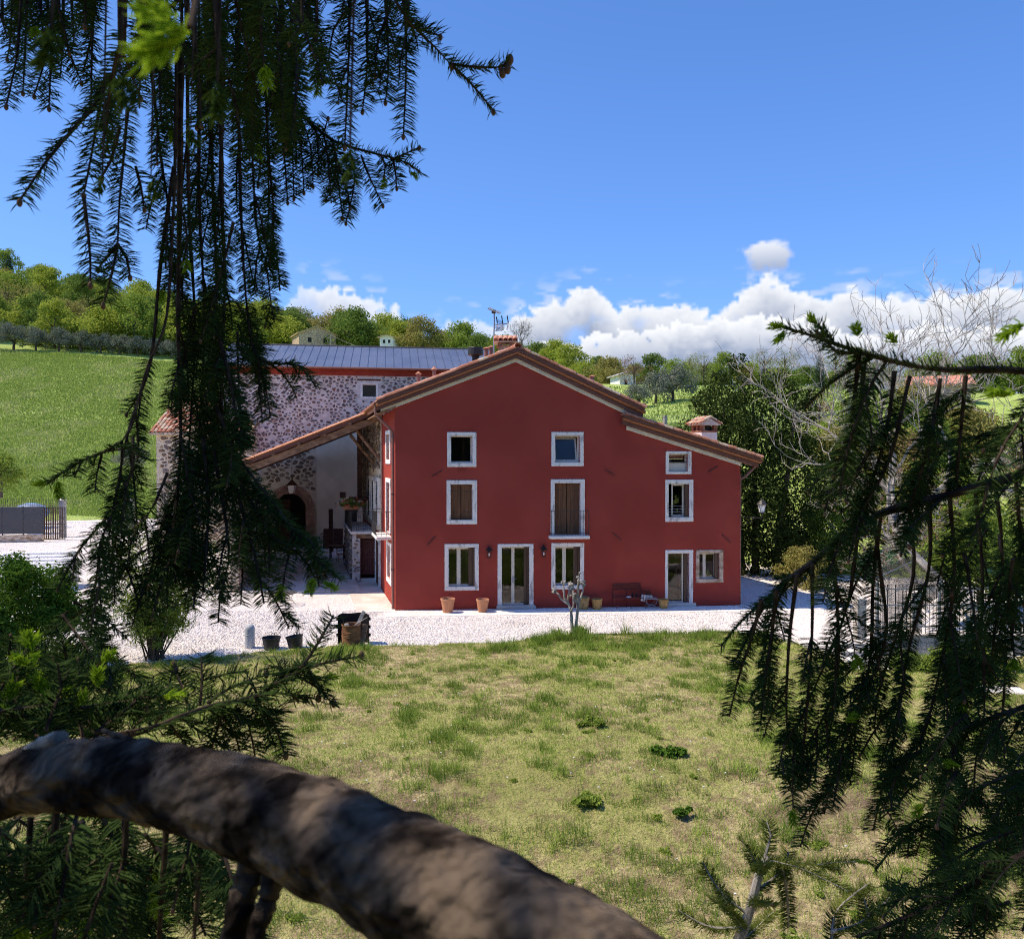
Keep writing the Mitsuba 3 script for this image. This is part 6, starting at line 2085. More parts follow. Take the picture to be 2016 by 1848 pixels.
# small white flowers
fl = MB()
for _ in range(70):
    y = r.uniform(10.5, 23)
    x = r.uniform(-4, .45 * y)
    if LAWN.contains(Point(x, y)):
        fl.box((x - .014, y - .014, lawn_z(np.array(x), np.array(y)) + .05), (x + .014, y + .014, lawn_z(np.array(x), np.array(y)) + .062))
put('lawn_daisies', fl.get(), 'm_whitepaint')
tag('lawn_daisies', 'tiny white daisies dotted over the lawn', 'flowers', kind='stuff')

N = 150000
Yf = r.uniform(79, 172, N)
Xf = -Yf * (.33 + .40 * r.random(N)) + r.normal(size=N) * 1.5
Zf = ground_z(np.column_stack([Xf, Yf]))
P3 = np.column_stack([Xf * .9, Yf * .6, np.zeros(N)])
q = meshkit.fbm(P3 * .09, 4, 3) * .6 + meshkit.fbm(P3 * .5, 3, 9) * .4
dry = r.random(N) < np.clip((q - .50) * 4, .03, .6)
col = np.where(dry[:, None], tone(N, r, (.38, .43, .16), (.50, .53, .26)), tone(N, r, (.235, .340, .070), (.340, .440, .120)))
m, c = blades(Xf, Yf, Zf - .03, r.uniform(.25, .6, N), .05 + .0009 * Yf, r.uniform(.2, .7, N), col, r)
N = 26000
Yr = r.uniform(57, 122, N)
Xr = Yr * (.05 + .55 * r.random(N))
Zr = ground_z(np.column_stack([Xr, Yr]))
col = tone(N, r, (.180, .270, .060), (.260, .340, .100))
m2, c2 = blades(Xr, Yr, Zr - .03, r.uniform(.2, .45, N), .05 + .0009 * Yr, r.uniform(.2, .7, N), col, r)
put('meadow_grass', (np.vstack([m[0], m2[0]]), np.vstack([m[1], m2[1] + len(m[0])])), 'm_blades', color=np.vstack([c, c2]))
tag('meadow_grass', 'long fresh grass of the meadows on the slopes', 'grass', kind='stuff')

# loose stones of the gravel, in the part of the yard seen closest
N = 42000
Xg = r.uniform(-13, 9, N)
Yg = r.uniform(22.6, 30.4, N)
ok = contains_xy(GRAVEL.difference(LAWN), Xg, Yg) & ~((Xg > -5.2) & (Yg > 29.0 + .079 * (Xg + 4.6)))
Xg, Yg = Xg[ok], Yg[ok]
n = len(Xg)
tet = np.array([[-.5, -.45, 0], [.5, -.4, 0], [.05, .55, 0], [.02, -.05, .62]])
s = r.uniform(.022, .058, n)
ang = r.uniform(0, 2 * math.pi, n)
ca, sa = np.cos(ang), np.sin(ang)
vx = tet[None] * s[:, None, None] * r.uniform(.7, 1.3, (n, 1, 3))
v = np.stack([vx[..., 0] * ca[:, None] - vx[..., 1] * sa[:, None] + Xg[:, None], vx[..., 0] * sa[:, None] + vx[..., 1] * ca[:, None] + Yg[:, None], vx[..., 2] + .003], -1).reshape(-1, 3)
i4 = np.arange(n)[:, None] * 4
f = np.concatenate([i4 + [[0, 1, 3]], i4 + [[1, 2, 3]], i4 + [[2, 0, 3]]])
put('gravel_stones', (v, f), 'm_gravel')
tag('gravel_stones', 'loose white stones scattered over the gravel yard', 'gravel', kind='stuff')

# distant peak
px, yy = 1421, 5200.0
xs = np.linspace(1330, 1560, 47)
prof = np.interp(xs, [1330, 1372, 1392, 1402, 1412, 1420, 1428, 1438, 1450, 1480, 1520, 1560], [752, 742, 726, 716, 708.5, 705, 708, 717, 722, 728, 738, 752])
v, f = [], []
rr = np.random.default_rng(6)
for j, t in enumerate(np.linspace(0, 1, 9)):
    for i, x in enumerate(xs):
        top = at(x, prof[i], yy)
        ridge = (1 - t)
        wob = (meshkit.noise(np.array([i * .45, j * .9, 2.0]), 3) - .5) * 60 * t
        v.append([top[0] + wob, yy - 1500 * t + wob, max(-5, (top[2]) * ridge ** 1.15 + wob * .4 * (t > 0))])
L_ = len(xs)
for j in range(8):
    for i in range(L_ - 1):
        f.append([j * L_ + i, (j + 1) * L_ + i, (j + 1) * L_ + i + 1, j * L_ + i + 1])
put('mountain', (np.array(v), np.array(f)), 'm_rockhaze', smooth=True)
tag('mountain', 'distant mountain peak on the horizon, haze blue painted into its rock', kind='structure')

# ------------------------------------------------------------------ the spruce the photograph is taken from
NEEDLE = .031


def needle_set(P, D, n_axis, L, r, rad, forward=(.24, .46), curve=.26, flatten=.55):
    """Bent three sided needles on the points P (n, 3) of a twig with axis D (n, 3)."""
    n = len(P)
    ref = np.where(np.abs(D[:, 2:3]) > .85, np.array([[0.0, 1.0, 0.0]]), np.array([[0.0, 0.0, 1.0]]))
    a = np.cross(D, ref)
    a /= np.linalg.norm(a, axis=1, keepdims=True) + 1e-9
    b = np.cross(a, D)
    th = np.where(r.random(n) < .72, math.pi * (r.random(n) < .5) + r.normal(size=n) * .42, r.uniform(0, 2 * math.pi, n))
    out = np.cos(th)[:, None] * a + np.sin(th)[:, None] * b * flatten + b * .10
    out /= np.linalg.norm(out, axis=1, keepdims=True)
    fw = r.uniform(*forward, n)[:, None]
    d0 = out * np.sqrt(1 - fw ** 2) + D * fw
    d1 = d0 + D * curve + r.normal(size=(n, 3)) * .07
    d1 /= np.linalg.norm(d1, axis=1, keepdims=True)
    ll = (L * r.uniform(.72, 1.12, n))[:, None] if np.isscalar(L) else (L * r.uniform(.8, 1.1, n))[:, None]
    q0 = P
    q1 = P + d0 * ll * .55
    q2 = q1 + d1 * ll * .45
    u = np.cross(d0, D + r.normal(size=(n, 3)) * .3)
    u /= np.linalg.norm(u, axis=1, keepdims=True) + 1e-9
    w = np.cross(u, d0)
    ring = [math.cos(t) * u + math.sin(t) * w for t in (0, 2.094, 4.189)]
    v = np.stack([q0 + ring[0] * rad * .7, q0 + ring[1] * rad * .7, q0 + ring[2] * rad * .7, q1 + ring[0] * rad, q1 + ring[1] * rad, q1 + ring[2] * rad, q2], 1).reshape(-1, 3)
    i = np.arange(n)[:, None] * 7
    f = np.concatenate([i + [[j, (j + 1) % 3, 3 + (j + 1) % 3]] for j in range(3)] + [i + [[j, 3 + (j + 1) % 3, 3 + j]] for j in range(3)] + [i + [[3 + j, 3 + (j + 1) % 3, 6]] for j in range(3)])
    return v, f


def resample(pts, step):
    pts = np.asarray(pts, float)
    seg = np.linalg.norm(np.diff(pts, axis=0), axis=1)
    s = np.concatenate([[0], np.cumsum(seg)])
    n = max(2, int(s[-1] / step) + 1)
    t = np.linspace(0, s[-1], n)
    return np.stack([np.interp(t, s, pts[:, k]) for k in range(3)], 1), s[-1]


class Bough:
    """One branch of the spruce: wood, needles and fresh shoots, each collected as one part."""

    def __init__(self, seed):
        self.r = np.random.default_rng(seed)
        self.wood, self.need, self.shoot, self.bud = MB(), MB(), MB(), MB()
        self.starts, self.scale = [], 1.0

    def stem(self, pts, r0, r1, needles=None, dens=900, L=NEEDLE):
        r = self.r
        self.starts.append(np.asarray(pts[0], float))
        P, ln = resample(pts, .012)
        rad = np.linspace(r0, r1, len(P)) * (1 + .10 * r.normal(size=len(P)))
        Q, _ = resample(pts, .03)
        self.wood.tube(Q, np.interp(np.linspace(0, 1, len(Q)), [0, 1], [r0, r1]) * (1 + .12 * r.normal(size=len(Q))), 6 if r0 > .004 else 5)
        if needles:
            a, b = needles
            n = int(ln * (b - a) * dens * .84 / self.scale ** 1.3)
            if n > 0:
                t = a + (b - a) * (np.arange(n) + r.random(n)) / n
                s = t * (len(P) - 1)
                i = np.minimum(s.astype(int), len(P) - 2)
                fr = (s - i)[:, None]
                pp = P[i] * (1 - fr) + P[i + 1] * fr
                dd = P[np.minimum(i + 2, len(P) - 1)] - P[np.maximum(i - 1, 0)]
                dd /= np.linalg.norm(dd, axis=1, keepdims=True) + 1e-9
                self.need.add(*needle_set(pp, dd, None, L * self.scale, r, .00105 * self.scale ** .4))
        return P

    def tip_bud(self, p, d, size=.006):
        ic = trimesh.creation.icosphere(1)
        self.bud.add(ic.vertices * size * np.array([.8, .8, 1.3]) + p + d * size * .5, ic.faces)

    def fresh(self, p, d, length=.035, n=80, L=.016, rad=.0009):
        r = self.r
        t = r.random(n)[:, None]
        d = d / np.linalg.norm(d)
        P = p + d * length * t + r.normal(size=(n, 3)) * .0015
        D = np.repeat(d[None], n, 0)
        self.shoot.add(*needle_set(P, D, None, L, r, rad, (.55, .92), .1, .95))

    def droop(self, p, d, length, sag=.6, r0=.0026, dens=900, side=0, bud=.3, L=NEEDLE, fresh=.05):
        """A twig that leaves p along d and bends down; with needles to its tip, and a few side twigs."""
        r = self.r
        n = 7
        pts = [np.array(p, float)]
        dd = np.array(d, float)
        dd /= np.linalg.norm(dd)
        for i in range(n):
            dd = dd + np.array([0, 0, -1]) * sag / n * 1.6 + r.normal(size=3) * .05
            dd /= np.linalg.norm(dd)
            pts.append(pts[-1] + dd * length / n)
        self.stem(pts, r0, .0013, (.04, 1.0), dens, L)
        if r.random() < fresh:
            self.fresh(pts[-1], dd, r.uniform(.015, .03), 60)
        elif r.random() < bud:
            self.tip_bud(pts[-1], dd, r.uniform(.0022, .004))
        for _ in range(side):
            k = int(r.integers(1, n - 1))
            ax = np.array(pts[k + 1]) - pts[k]
            ax /= np.linalg.norm(ax)
            sd = np.cross(ax, r.normal(size=3))
            sd /= np.linalg.norm(sd)
            self.droop(pts[k], ax * .75 + sd * .65, length * r.uniform(.28, .5), sag * .6, r0 * .7, dens, 0, bud, L, fresh)
        return pts

    def curtain(self, P, a, b, every, ln, sag=.8, drift=(0, 0, 0), side=1, dens=900, jit=.5, fresh=.04):
        """Drooping side twigs along the stem points P between the fractions a and b."""
        r = self.r
        seg = np.linalg.norm(np.diff(P, axis=0), axis=1).sum()
        m = max(1, int(seg * (b - a) / every))
        for k in range(m):
            t = a + (b - a) * (k + r.random()) / m
            i = int(np.clip(t * (len(P) - 1), 1, len(P) - 2))
            ax = P[i + 1] - P[i - 1]
            ax /= np.linalg.norm(ax) + 1e-9
            sd = np.cross(ax, r.normal(size=3))
            sd /= np.linalg.norm(sd) + 1e-9
            d = ax * .5 + sd * jit + np.array([0, 0, -.55]) + np.array(drift)
            self.droop(P[i], d, r.uniform(*ln), sag, .0024, dens, side if r.random() < .7 else 0, fresh=fresh)

    def link(self, up=.12):
        """Carries the stems that hang in from above on one bough just out of the picture."""
        s = np.array([p for p in self.starts if p[2] > EYE + .52 * p[1]])
        s = s[np.argsort(s[:, 0])]
        self.wood.tube(resample(s + [0, 0, up], .05)[0], .006, 6)
        for p in s:
            self.wood.tube([p, p + [0, 0, up]], [.003, .004], 5)

    def done(self, tree, label=None, wood='m_twig', need='m_needle', shoot='m_shoot'):
        k = obj(tree, 'branch', self.wood.get(), wood)
        if label:
            tag(k, label)
        if self.need.n:
            tag(obj(k, 'needles', self.need.get(), need), kind='stuff')
        if self.shoot.n:
            tag(obj(k, 'fresh_shoots', self.shoot.get(), shoot), kind='stuff')
        if self.bud.n:
            tag(obj(k, 'buds', self.bud.get(), 'm_bud'), kind='stuff')


def line(pts, d0, d1, n=6):
    """A curve through picture places (column, row) whose distance runs from d0 to d1."""
    ds = np.linspace(d0, d1, len(pts))
    return arch_line([at(px, py, d) for (px, py), d in zip(pts, ds)], n)


spruce = thing('spruce_tree', 'dark spruce around the viewpoint with a thick limb across the foreground and hanging needled twigs', 'tree')
# thick limb
LP = arch_line([at(-330, 1730, .74), at(-130, 1610, .68), at(60, 1538, .62), at(270, 1538, .575), at(510, 1605, .52), at(760, 1712, .465), at(990, 1845, .415), at(1240, 2020, .37), at(1560, 2290, .35), at(2100, 2900, .30)], 9)
n = 26
rad = np.interp(np.linspace(0, 1, len(LP)), [0, .12, .25, .4, .6, .75, 1], [.020, .022, .0245, .0275, .034, .038, .048])
t = np.gradient(LP, axis=0)
t /= np.linalg.norm(t, axis=1, keepdims=True)
LP2 = LP
LPd, ln_ = resample(LP, .006)
rd = np.interp(np.linspace(0, 1, len(LPd)), np.linspace(0, 1, len(rad)), rad)
td = np.gradient(LPd, axis=0)
td /= np.linalg.norm(td, axis=1, keepdims=True)
aa = np.cross(td, [0, 0, 1.0])
aa /= np.linalg.norm(aa, axis=1, keepdims=True)
bb = np.cross(aa, td)
th_ = np.arange(40) / 40 * 2 * np.pi
dirs = np.cos(th_)[None, :, None] * aa[:, None] + np.sin(th_)[None, :, None] * bb[:, None]
base = LPd[:, None] + dirs * rd[:, None, None]
bumpy = (meshkit.fbm(base * np.array([75, 75, 75]), 4, 2) - .5) * .0085 + (meshkit.fbm(base * 18 + 5, 2, 4) - .5) * .008
V = (base + dirs * bumpy[..., None]).reshape(-1, 3)
Ld = len(LPd)
f = np.array([[i * 40 + j, i * 40 + (j + 1) % 40, (i + 1) * 40 + (j + 1) % 40, (i + 1) * 40 + j] for i in range(Ld - 1) for j in range(40)])
limb = obj(spruce, 'limb', (V, f), 'm_bark', smooth=True)
tag(limb, 'thick bark covered limb crossing the lower left foreground')
# dead stubs on the limb
for pts, d0, d1, r0, r1, mat in [([(118, 1455), (60, 1478), (5, 1530), (-60, 1600)], .60, .66, .0065, .0055, 'm_deadwood'), ([(130, 1500), (70, 1520), (15, 1580), (-50, 1640)], .60, .68, .0075, .006, 'm_deadwood'), ([(150, 1560), (60, 1590), (-60, 1600)], .60, .70, .008, .006, 'm_deadwood'),
                                 ([(500, 1690), (478, 1760), (455, 1860), (430, 1960)], .52, .50, .010, .008, 'm_bark'), ([(540, 1720), (520, 1790), (500, 1850), (500, 1960)], .51, .49, .008, .005, 'm_bark'), ([(345, 1512), (300, 1475), (245, 1456), (200, 1440)], .57, .62, .0035, .002, 'm_bark'), ([(395, 1500), (392, 1470)], .55, .555, .004, .002, 'm_bark')]:
    P = line(pts, d0, d1)
    rr_ = np.linspace(r0, r1, len(P)) * (1 + .1 * np.random.default_rng(len(P)).normal(size=len(P)))
    obj(limb, 'stub', MB().tube(P, rr_, 9).get(), mat, smooth=True)

# --- upper left: boughs hanging into the picture
bh = Bough(1)
TOP = [  # picture polylines with needles to the tip: points, distance at both ends
    ([(52, -60), (44, 60), (36, 130), (17, 212)], 1.5, 1.45), ([(60, -40), (56, 80), (50, 186)], 1.6, 1.6), ([(112, 10), (106, 110), (101, 216)], 1.55, 1.5), ([(108, 60), (92, 130), (72, 192)], 1.55, 1.55),
    ([(118, 40), (142, 110), (165, 166)], 1.6, 1.6), ([(176, -60), (174, 0), (172, 56)], 1.4, 1.4), ([(190, -30), (186, 90), (183, 208)], 1.5, 1.5), ([(30, -60), (28, 60), (20, 120)], 1.7, 1.7),
    ([(222, 150), (200, 200), (150, 255), (95, 320), (42, 398)], 1.30, 1.15), ([(212, 150), (200, 215), (185, 300), (168, 385)], 1.28, 1.22), ([(168, 385), (174, 440), (180, 500), (180, 560)], 1.22, 1.2),
    ([(240, 250), (225, 310), (203, 352)], 1.3, 1.3), ([(255, 220), (246, 320), (238, 400), (234, 482)], 1.4, 1.35), ([(234, 482), (250, 505), (258, 545)], 1.35, 1.35), ([(234, 482), (215, 505), (195, 530)], 1.35, 1.35), ([(234, 482), (222, 540), (205, 600)], 1.35, 1.3),
    ([(270, 330), (280, 370), (287, 412)], 1.4, 1.4), ([(240, 180), (215, 240), (215, 290)], 1.5, 1.5),
    ([(690, -60), (690, 60), (686, 170), (680, 292)], 1.5, 1.5), ([(722, -20), (724, 60), (724, 140), (715, 222)], 1.55, 1.55), ([(758, -20), (764, 70), (766, 140), (760, 204)], 1.5, 1.5), ([(790, -30), (800, 60), (800, 160), (795, 270)], 1.45, 1.45),
    ([(745, -60), (800, 40), (855, 95), (890, 134)], 1.35, 1.4), ([(890, 134), (925, 165), (972, 222)], 1.4, 1.4), ([(885, 130), (930, 136), (985, 137)], 1.4, 1.4), ([(805, 55), (838, 62), (868, 76)], 1.38, 1.4), ([(770, 20), (745, 90), (740, 150)], 1.5, 1.5), ([(700, 10), (660, 60), (648, 130)], 1.6, 1.6),
    ([(985, 137), (994, 128), (1000, 126)], 1.4, 1.4), ([(590, 160), (587, 120), (584, 60)], 1.7, 1.7), ([(585, 90), (590, 130), (590, 175)], 1.7, 1.7)]
for pts, d0, d1 in TOP:
    bh.stem(line(pts, d0, d1), .0034, .0014, (.03, 1.0), 980)
    bh.tip_bud(at(*pts[-1], d1), np.array([0, 0, -1.0]), .005)
for pts, d0, d1 in TOP[18:22] + TOP[4:7]:
    P = line(pts, d0, d1)
    bh.curtain(P, .1, .6, .05, (.05, .11), .7, side=0, jit=.6)
for p in [(1000, 122), (985, 148), (995, 140)]:
    bh.tip_bud(at(*p, 1.4), np.array([1.0, 0, 0]), .008)
bh.link()
bh.done(spruce, 'dark spruce twigs hanging against the sky at the top')

bh = Bough(2)
P = line([(470, -40), (520, 120), (575, 205), (650, 275), (720, 300), (790, 318), (828, 341)], 1.75, 1.7)
bh.stem(P, .006, .0016, (.15, 1.0), 900)
for pts in [[(655, 280), (672, 340), (690, 400), (682, 440)], [(690, 300), (700, 350), (690, 410)], [(712, 308), (728, 350), (755, 406)], [(672, 330), (660, 370), (643, 395)], [(752, 308), (760, 330), (757, 350)], [(775, 315), (780, 345), (782, 372)], [(770, 318), (800, 305), (827, 292)], [(660, 290), (668, 370), (676, 430)], [(640, 262), (650, 245), (648, 235)], [(600, 230), (625, 262), (628, 345)], [(585, 215), (612, 285), (618, 368)], [(560, 190), (592, 280), (600, 380)], [(545, 180), (575, 290), (580, 392)], [(540, 200), (560, 300), (568, 400)]]:
    bh.stem(line(pts, 1.72, 1.7), .0026, .0013, (.02, 1.0), 980)
    bh.tip_bud(at(*pts[-1], 1.7), np.array([0, 0, -1.0]), .0045)
for p, d in [((808, 340), (.6, 0, -.5)), ((757, 352), (0, 0, -1)), ((628, 172), (.5, 0, .3)), ((598, 175), (.6, 0, -.2)), ((390, 352), (0, -.3, -1)), ((415, 330), (.3, -.4, -1))]:
    bh.fresh(at(*p, 1.68), np.array(d, float), .018, 60, .012)
bh.curtain(P, .12, .5, .035, (.10, .2), .8, side=1)
bh.done(spruce, 'spruce branch reaching right with pale green shoot tips')

# dense dark mass along the top and the long hanging curtain below it
r = np.random.default_rng(90)
bh = Bough(3)
bh.scale = .9
for k in range(54):
    px, py = r.uniform(235, 610), r.uniform(-90, 130)
    d = r.uniform(1.05, 2.1)
    bh.droop(at(px, py, d), (r.normal() * .5, r.normal() * .4, -.7), r.uniform(.11, .24) * d / 1.4, .7, .003, 900, 1)
for k in range(14):
    px, py = r.uniform(-20, 210), r.uniform(-120, 20)
    d = r.uniform(1.4, 2.0)
    bh.droop(at(px, py, d), (r.normal() * .4, r.normal() * .3, -.8), r.uniform(.08, .17), .7, .003, 900, 1)
bh.link(.25)
bh.done(spruce, 'dense dark spruce foliage along the upper left edge')

STR = [
    ([(352, 60), (348, 300), (338, 520), (326, 640), (288, 730), (263, 830), (241, 868)], 1.45, 1.35, .0046, None), ([(241, 868), (205, 890), (150, 912), (94, 952)], 1.35, 1.3, .003, (.1, 1.0)), ([(345, 330), (318, 520), (300, 700), (272, 790), (246, 880), (222, 1040), (225, 1190)], 1.5, 1.4, .004, (.72, 1.0)),
    ([(360, 60), (356, 400), (352, 640), (356, 860), (346, 1000), (332, 1150)], 1.45, 1.5, .0065, (.62, 1.0)), ([(372, 120), (374, 420), (385, 650), (372, 880), (362, 1040)], 1.5, 1.5, .004, (.55, 1.0)), ([(398, 60), (394, 380), (404, 620), (396, 800), (388, 930)], 1.6, 1.55, .005, (.5, 1.0)), ([(418, 100), (420, 330), (428, 560), (420, 760), (430, 900)], 1.65, 1.6, .005, (.35, 1.0)),
    ([(440, 60), (438, 360), (444, 560), (436, 780), (455, 960), (480, 1080)], 1.55, 1.5, .006, (.3, 1.0)), ([(470, 60), (474, 330), (482, 540), (500, 690), (540, 716), (577, 714)], 1.6, 1.55, .005, (.2, 1.0)), ([(495, 120), (500, 330), (510, 470), (540, 545)], 1.6, 1.6, .004, (.1, 1.0)), ([(525, 140), (530, 300), (540, 420), (535, 520)], 1.7, 1.7, .004, (.05, 1.0)), ([(300, 120), (318, 300), (335, 420), (342, 540)], 1.5, 1.5, .004, (.3, .9)),
    ([(262, 860), (262, 920), (240, 970), (200, 1060), (194, 1130), (198, 1200)], 1.35, 1.32, .0035, (.35, 1.0)), ([(241, 868), (238, 930), (222, 1000), (214, 1060)], 1.35, 1.33, .0028, (.25, .9)), ([(330, 930), (300, 1000), (275, 1030), (230, 1065)], 1.45, 1.4, .003, (.1, 1.0))]
for j, (pts, d0, d1, r0, nd) in enumerate(STR):
    bh = Bough(200 + j)
    bh.scale = .88
    P = line(pts, d0, d1)
    bh.stem(P, r0, .0016, nd, 950)
    if j not in (0, 1, 12, 13, 14):
        bh.curtain(P, .12, .98, .11 if j < 5 else .085, (.08, .17), .8, (-.04, 0, 0), 1, 900, .5)
    elif j in (12, 14):
        bh.curtain(P, .3, .98, .05, (.05, .11), .8, (0, 0, 0), 0, 900, .6)
    if j == 1:
        for q in [[(210, 888), (238, 878), (262, 890), (290, 905)], [(200, 895), (190, 935), (186, 970)], [(160, 910), (150, 925), (146, 940)]]:
            bh.stem(line(q, 1.34, 1.32), .0022, .0012, (0.05, 1.0), 950)
        bh.fresh(at(96, 950, 1.3), np.array([-1.0, 0, -.1]), .02, 70, .016)
        bh.fresh(at(112, 950, 1.3), np.array([.2, 0, -1.0]), .024, 70, .016)
    bh.done(spruce, 'bare hanging twig strand, the leftmost of the curtain' if j == 0 else None)

# fan of needles in front of the portico
r = np.random.default_rng(93)
bh = Bough(5)
bh.scale = .9
for j, pts in enumerate([[(425, 800), (470, 900), (530, 980), (590, 1060), (640, 1120)], [(430, 850), (480, 960), (540, 1060), (592, 1075)], [(440, 860), (470, 980), (500, 1090), (519, 1188)], [(420, 880), (440, 1000), (450, 1100), (428, 1180)], [(450, 900), (520, 1040), (560, 1085), (582, 1092)],
                         [(400, 860), (410, 980), (405, 1090), (398, 1170)], [(380, 900), (376, 1010), (372, 1120)], [(440, 700), (470, 790), (478, 850), (480, 890)], [(425, 640), (452, 740), (466, 830), (472, 880)], [(480, 930), (540, 1010), (600, 1055), (625, 1088)], [(350, 960), (340, 1060), (345, 1150)], [(330, 1000), (300, 1100), (290, 1200)], [(360, 980), (385, 1080), (380, 1200)]]):
    P = line(pts, 1.5, 1.42)
    bh.stem(P, .0042, .0016, (.05, 1.0), 1000)
    bh.curtain(P, .1, .9, .068, (.06, .13), .7, (.12 if j % 2 else .05, 0, 0), 1, 930, .7, fresh=.05)
for p, d in [((636, 1145), (.8, 0, -.5)), ((618, 1140), (-.3, -.2, -.8)), ((552, 1150), (0, 0, -1))]:
    bh.fresh(at(*p, 1.4), np.array(d, float), .022, 80, .016)
bh.done(spruce, 'fan of spruce twigs in front of the portico')
bh = Bough(6)
bh.scale = .88
for k in range(6):
    px, py = r.uniform(340, 470), r.uniform(420, 820)
    d = r.uniform(1.4, 1.8)
    bh.droop(at(px, py, d), (r.normal() * .4 + .1, r.normal() * .3, -.9), r.uniform(.12, .24), .6, .003, 930, 1)
for k in range(7):
    px, py = r.uniform(190, 400), r.uniform(960, 1180)
    d = r.uniform(1.35, 1.7)
    bh.droop(at(px, py, d), (r.normal() * .5 - .15, r.normal() * .3, -.7), r.uniform(.10, .18), .6, .003, 930, 1)
bh.done(spruce, 'inner hanging spruce twigs of the left curtain')

# blurred fresh shoots close to the lens
bh = Bough(7)
P = line([(420, -200), (400, -60), (385, 20), (378, 60)], .34, .31)
bh.stem(P, .0022, .0016, None)
bh.fresh(at(372, 70, .31), np.array([-.75, 0, -.42]), .018, 90, .013, .0007)
bh.fresh(at(352, 30, .31), np.array([-.9, 0, -.1]), .014, 40, .011, .0006)
bh.done(spruce, 'fresh lime green shoot hanging close to the lens')
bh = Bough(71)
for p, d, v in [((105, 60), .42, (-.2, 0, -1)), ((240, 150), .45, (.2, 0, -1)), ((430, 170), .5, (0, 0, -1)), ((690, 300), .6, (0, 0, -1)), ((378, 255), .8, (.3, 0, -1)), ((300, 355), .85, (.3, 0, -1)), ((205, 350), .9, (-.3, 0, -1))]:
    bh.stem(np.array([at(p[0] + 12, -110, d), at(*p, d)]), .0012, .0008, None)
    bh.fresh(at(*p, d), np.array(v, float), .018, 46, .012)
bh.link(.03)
bh.done(spruce, 'shoots hanging close to the lens, shade painted into their darker green', shoot='m_shootshade')

# --- lower left: sunlit sprays above the limb, dark ones below it
r = np.random.default_rng(95)
bh = Bough(8)
P = line([(60, 1500), (200, 1455), (290, 1438), (372, 1405), (430, 1387), (500, 1372), (560, 1335), (600, 1305), (634, 1250), (656, 1212)], 1.05, 1.35)
bh.stem(P, .006, .0018, (.25, 1.0), 1000)
for pts in [[(372, 1404), (360, 1360), (343, 1322)], [(392, 1390), (396, 1340), (395, 1292)], [(405, 1385), (460, 1350), (522, 1330)], [(560, 1335), (640, 1305), (710, 1293)], [(540, 1345), (600, 1335), (655, 1388)], [(500, 1372), (560, 1365), (625, 1378)], [(600, 1310), (580, 1320), (550, 1332)], [(400, 1392), (450, 1425), (470, 1480)], [(420, 1392), (480, 1410), (500, 1490)], [(470, 1382), (530, 1410), (560, 1492)], [(440, 1390), (425, 1440), (412, 1480)], [(330, 1425), (350, 1450), (380, 1490)], [(300, 1436), (322, 1380), (340, 1312)], [(250, 1445), (290, 1400), (300, 1330)], [(350, 1412), (390, 1440), (440, 1470)], [(500, 1373), (520, 1420), (540, 1470)]]:
    Q = line(pts, 1.2, 1.25)
    bh.stem(Q, .0026, .0014, (.02, 1.0), 1050)
    bh.curtain(Q, .2, .8, .07, (.03, .07), .2, (0, 0, .35), 0, 1000, .9)
    if r.random() < .6:
        bh.tip_bud(at(*pts[-1], 1.25), np.array([.3, 0, .7]), .006)
bh.fresh(at(342, 1320, 1.25), np.array([-.2, 0, 1.0]), .010, 60, .009)
bh.done(spruce, 'spruce spray rising to the right above the limb')
bh = Bough(9)
for k in range(54):
    px, py = r.uniform(-60, 235), r.uniform(1345, 1475)
    d = r.uniform(1.0, 1.5)
    bh.droop(at(px, py, d), (r.normal() * .7 + .1, r.normal() * .5, r.uniform(.0, .8)), r.uniform(.06, .12), -.05, .0028, 1100, 1, .5, NEEDLE, .16)
for pts in [[(60, 1500), (90, 1380), (118, 1320), (150, 1270)], [(95, 1420), (110, 1350), (140, 1290)]]:
    P = line(pts, 1.25, 1.4)
    bh.wood.tube(P, np.linspace(.009, .005, len(P)), 7)
    bh.curtain(P, .1, 1, .02, (.05, .10), .2, (0, 0, .4), 0, 1000, .9, fresh=.2)
for k in range(16):
    px, py = r.uniform(90, 230), r.uniform(1170, 1340)
    d = r.uniform(1.3, 1.5)
    bh.droop(at(px, py, d), (r.normal() * .5, r.normal() * .4, -.4), r.uniform(.07, .13), .3, .0028, 1000, 1)
for p in [(50, 1310), (90, 1360), (110, 1390), (190, 1350), (60, 1280), (130, 1385), (22, 1400), (10, 1380)]:
    bh.fresh(at(*p, 1.05), r.normal(size=3) * .4 + [0, -.2, .8], .022, 80, .015)
bh.done(spruce, 'sunlit spruce sprays with lime green tips above the limb end')
bh = Bough(10)
for k in range(64):
    px, py = r.uniform(-60, 420), r.uniform(1585, 1740)
    d = r.uniform(.75, 1.35)
    bh.droop(at(px, py, d), (r.normal() * .5, r.normal() * .4, -.7), r.uniform(.08, .18), .5, .0026, 1000, 1)
for px in (60, 110, 250, 330, 400):
    bh.stem(line([(px, 1560), (px - 10, 1700), (px - 25, 1900)], .8, .85), .004, .002, None)
bh.done(spruce, 'dark spruce twigs hanging below the limb')

# boughs overhead, out of the picture, whose shadows stripe the limb
bh = Bough(11)
for k in range(21):
    i_ = int(len(LPd) * (.06 + .62 * (k + r.random()) / 21))
    p = LPd[i_] + np.array(SUN) * r.uniform(1.35, 2.3)
    bh.droop(p + [r.normal() * .02, -.22, .03], (r.normal() * .35, 1.0, r.normal() * .1), r.uniform(.30, .46), .12, .005, 1100, 1, .3, NEEDLE, 0)
bh.done(spruce)
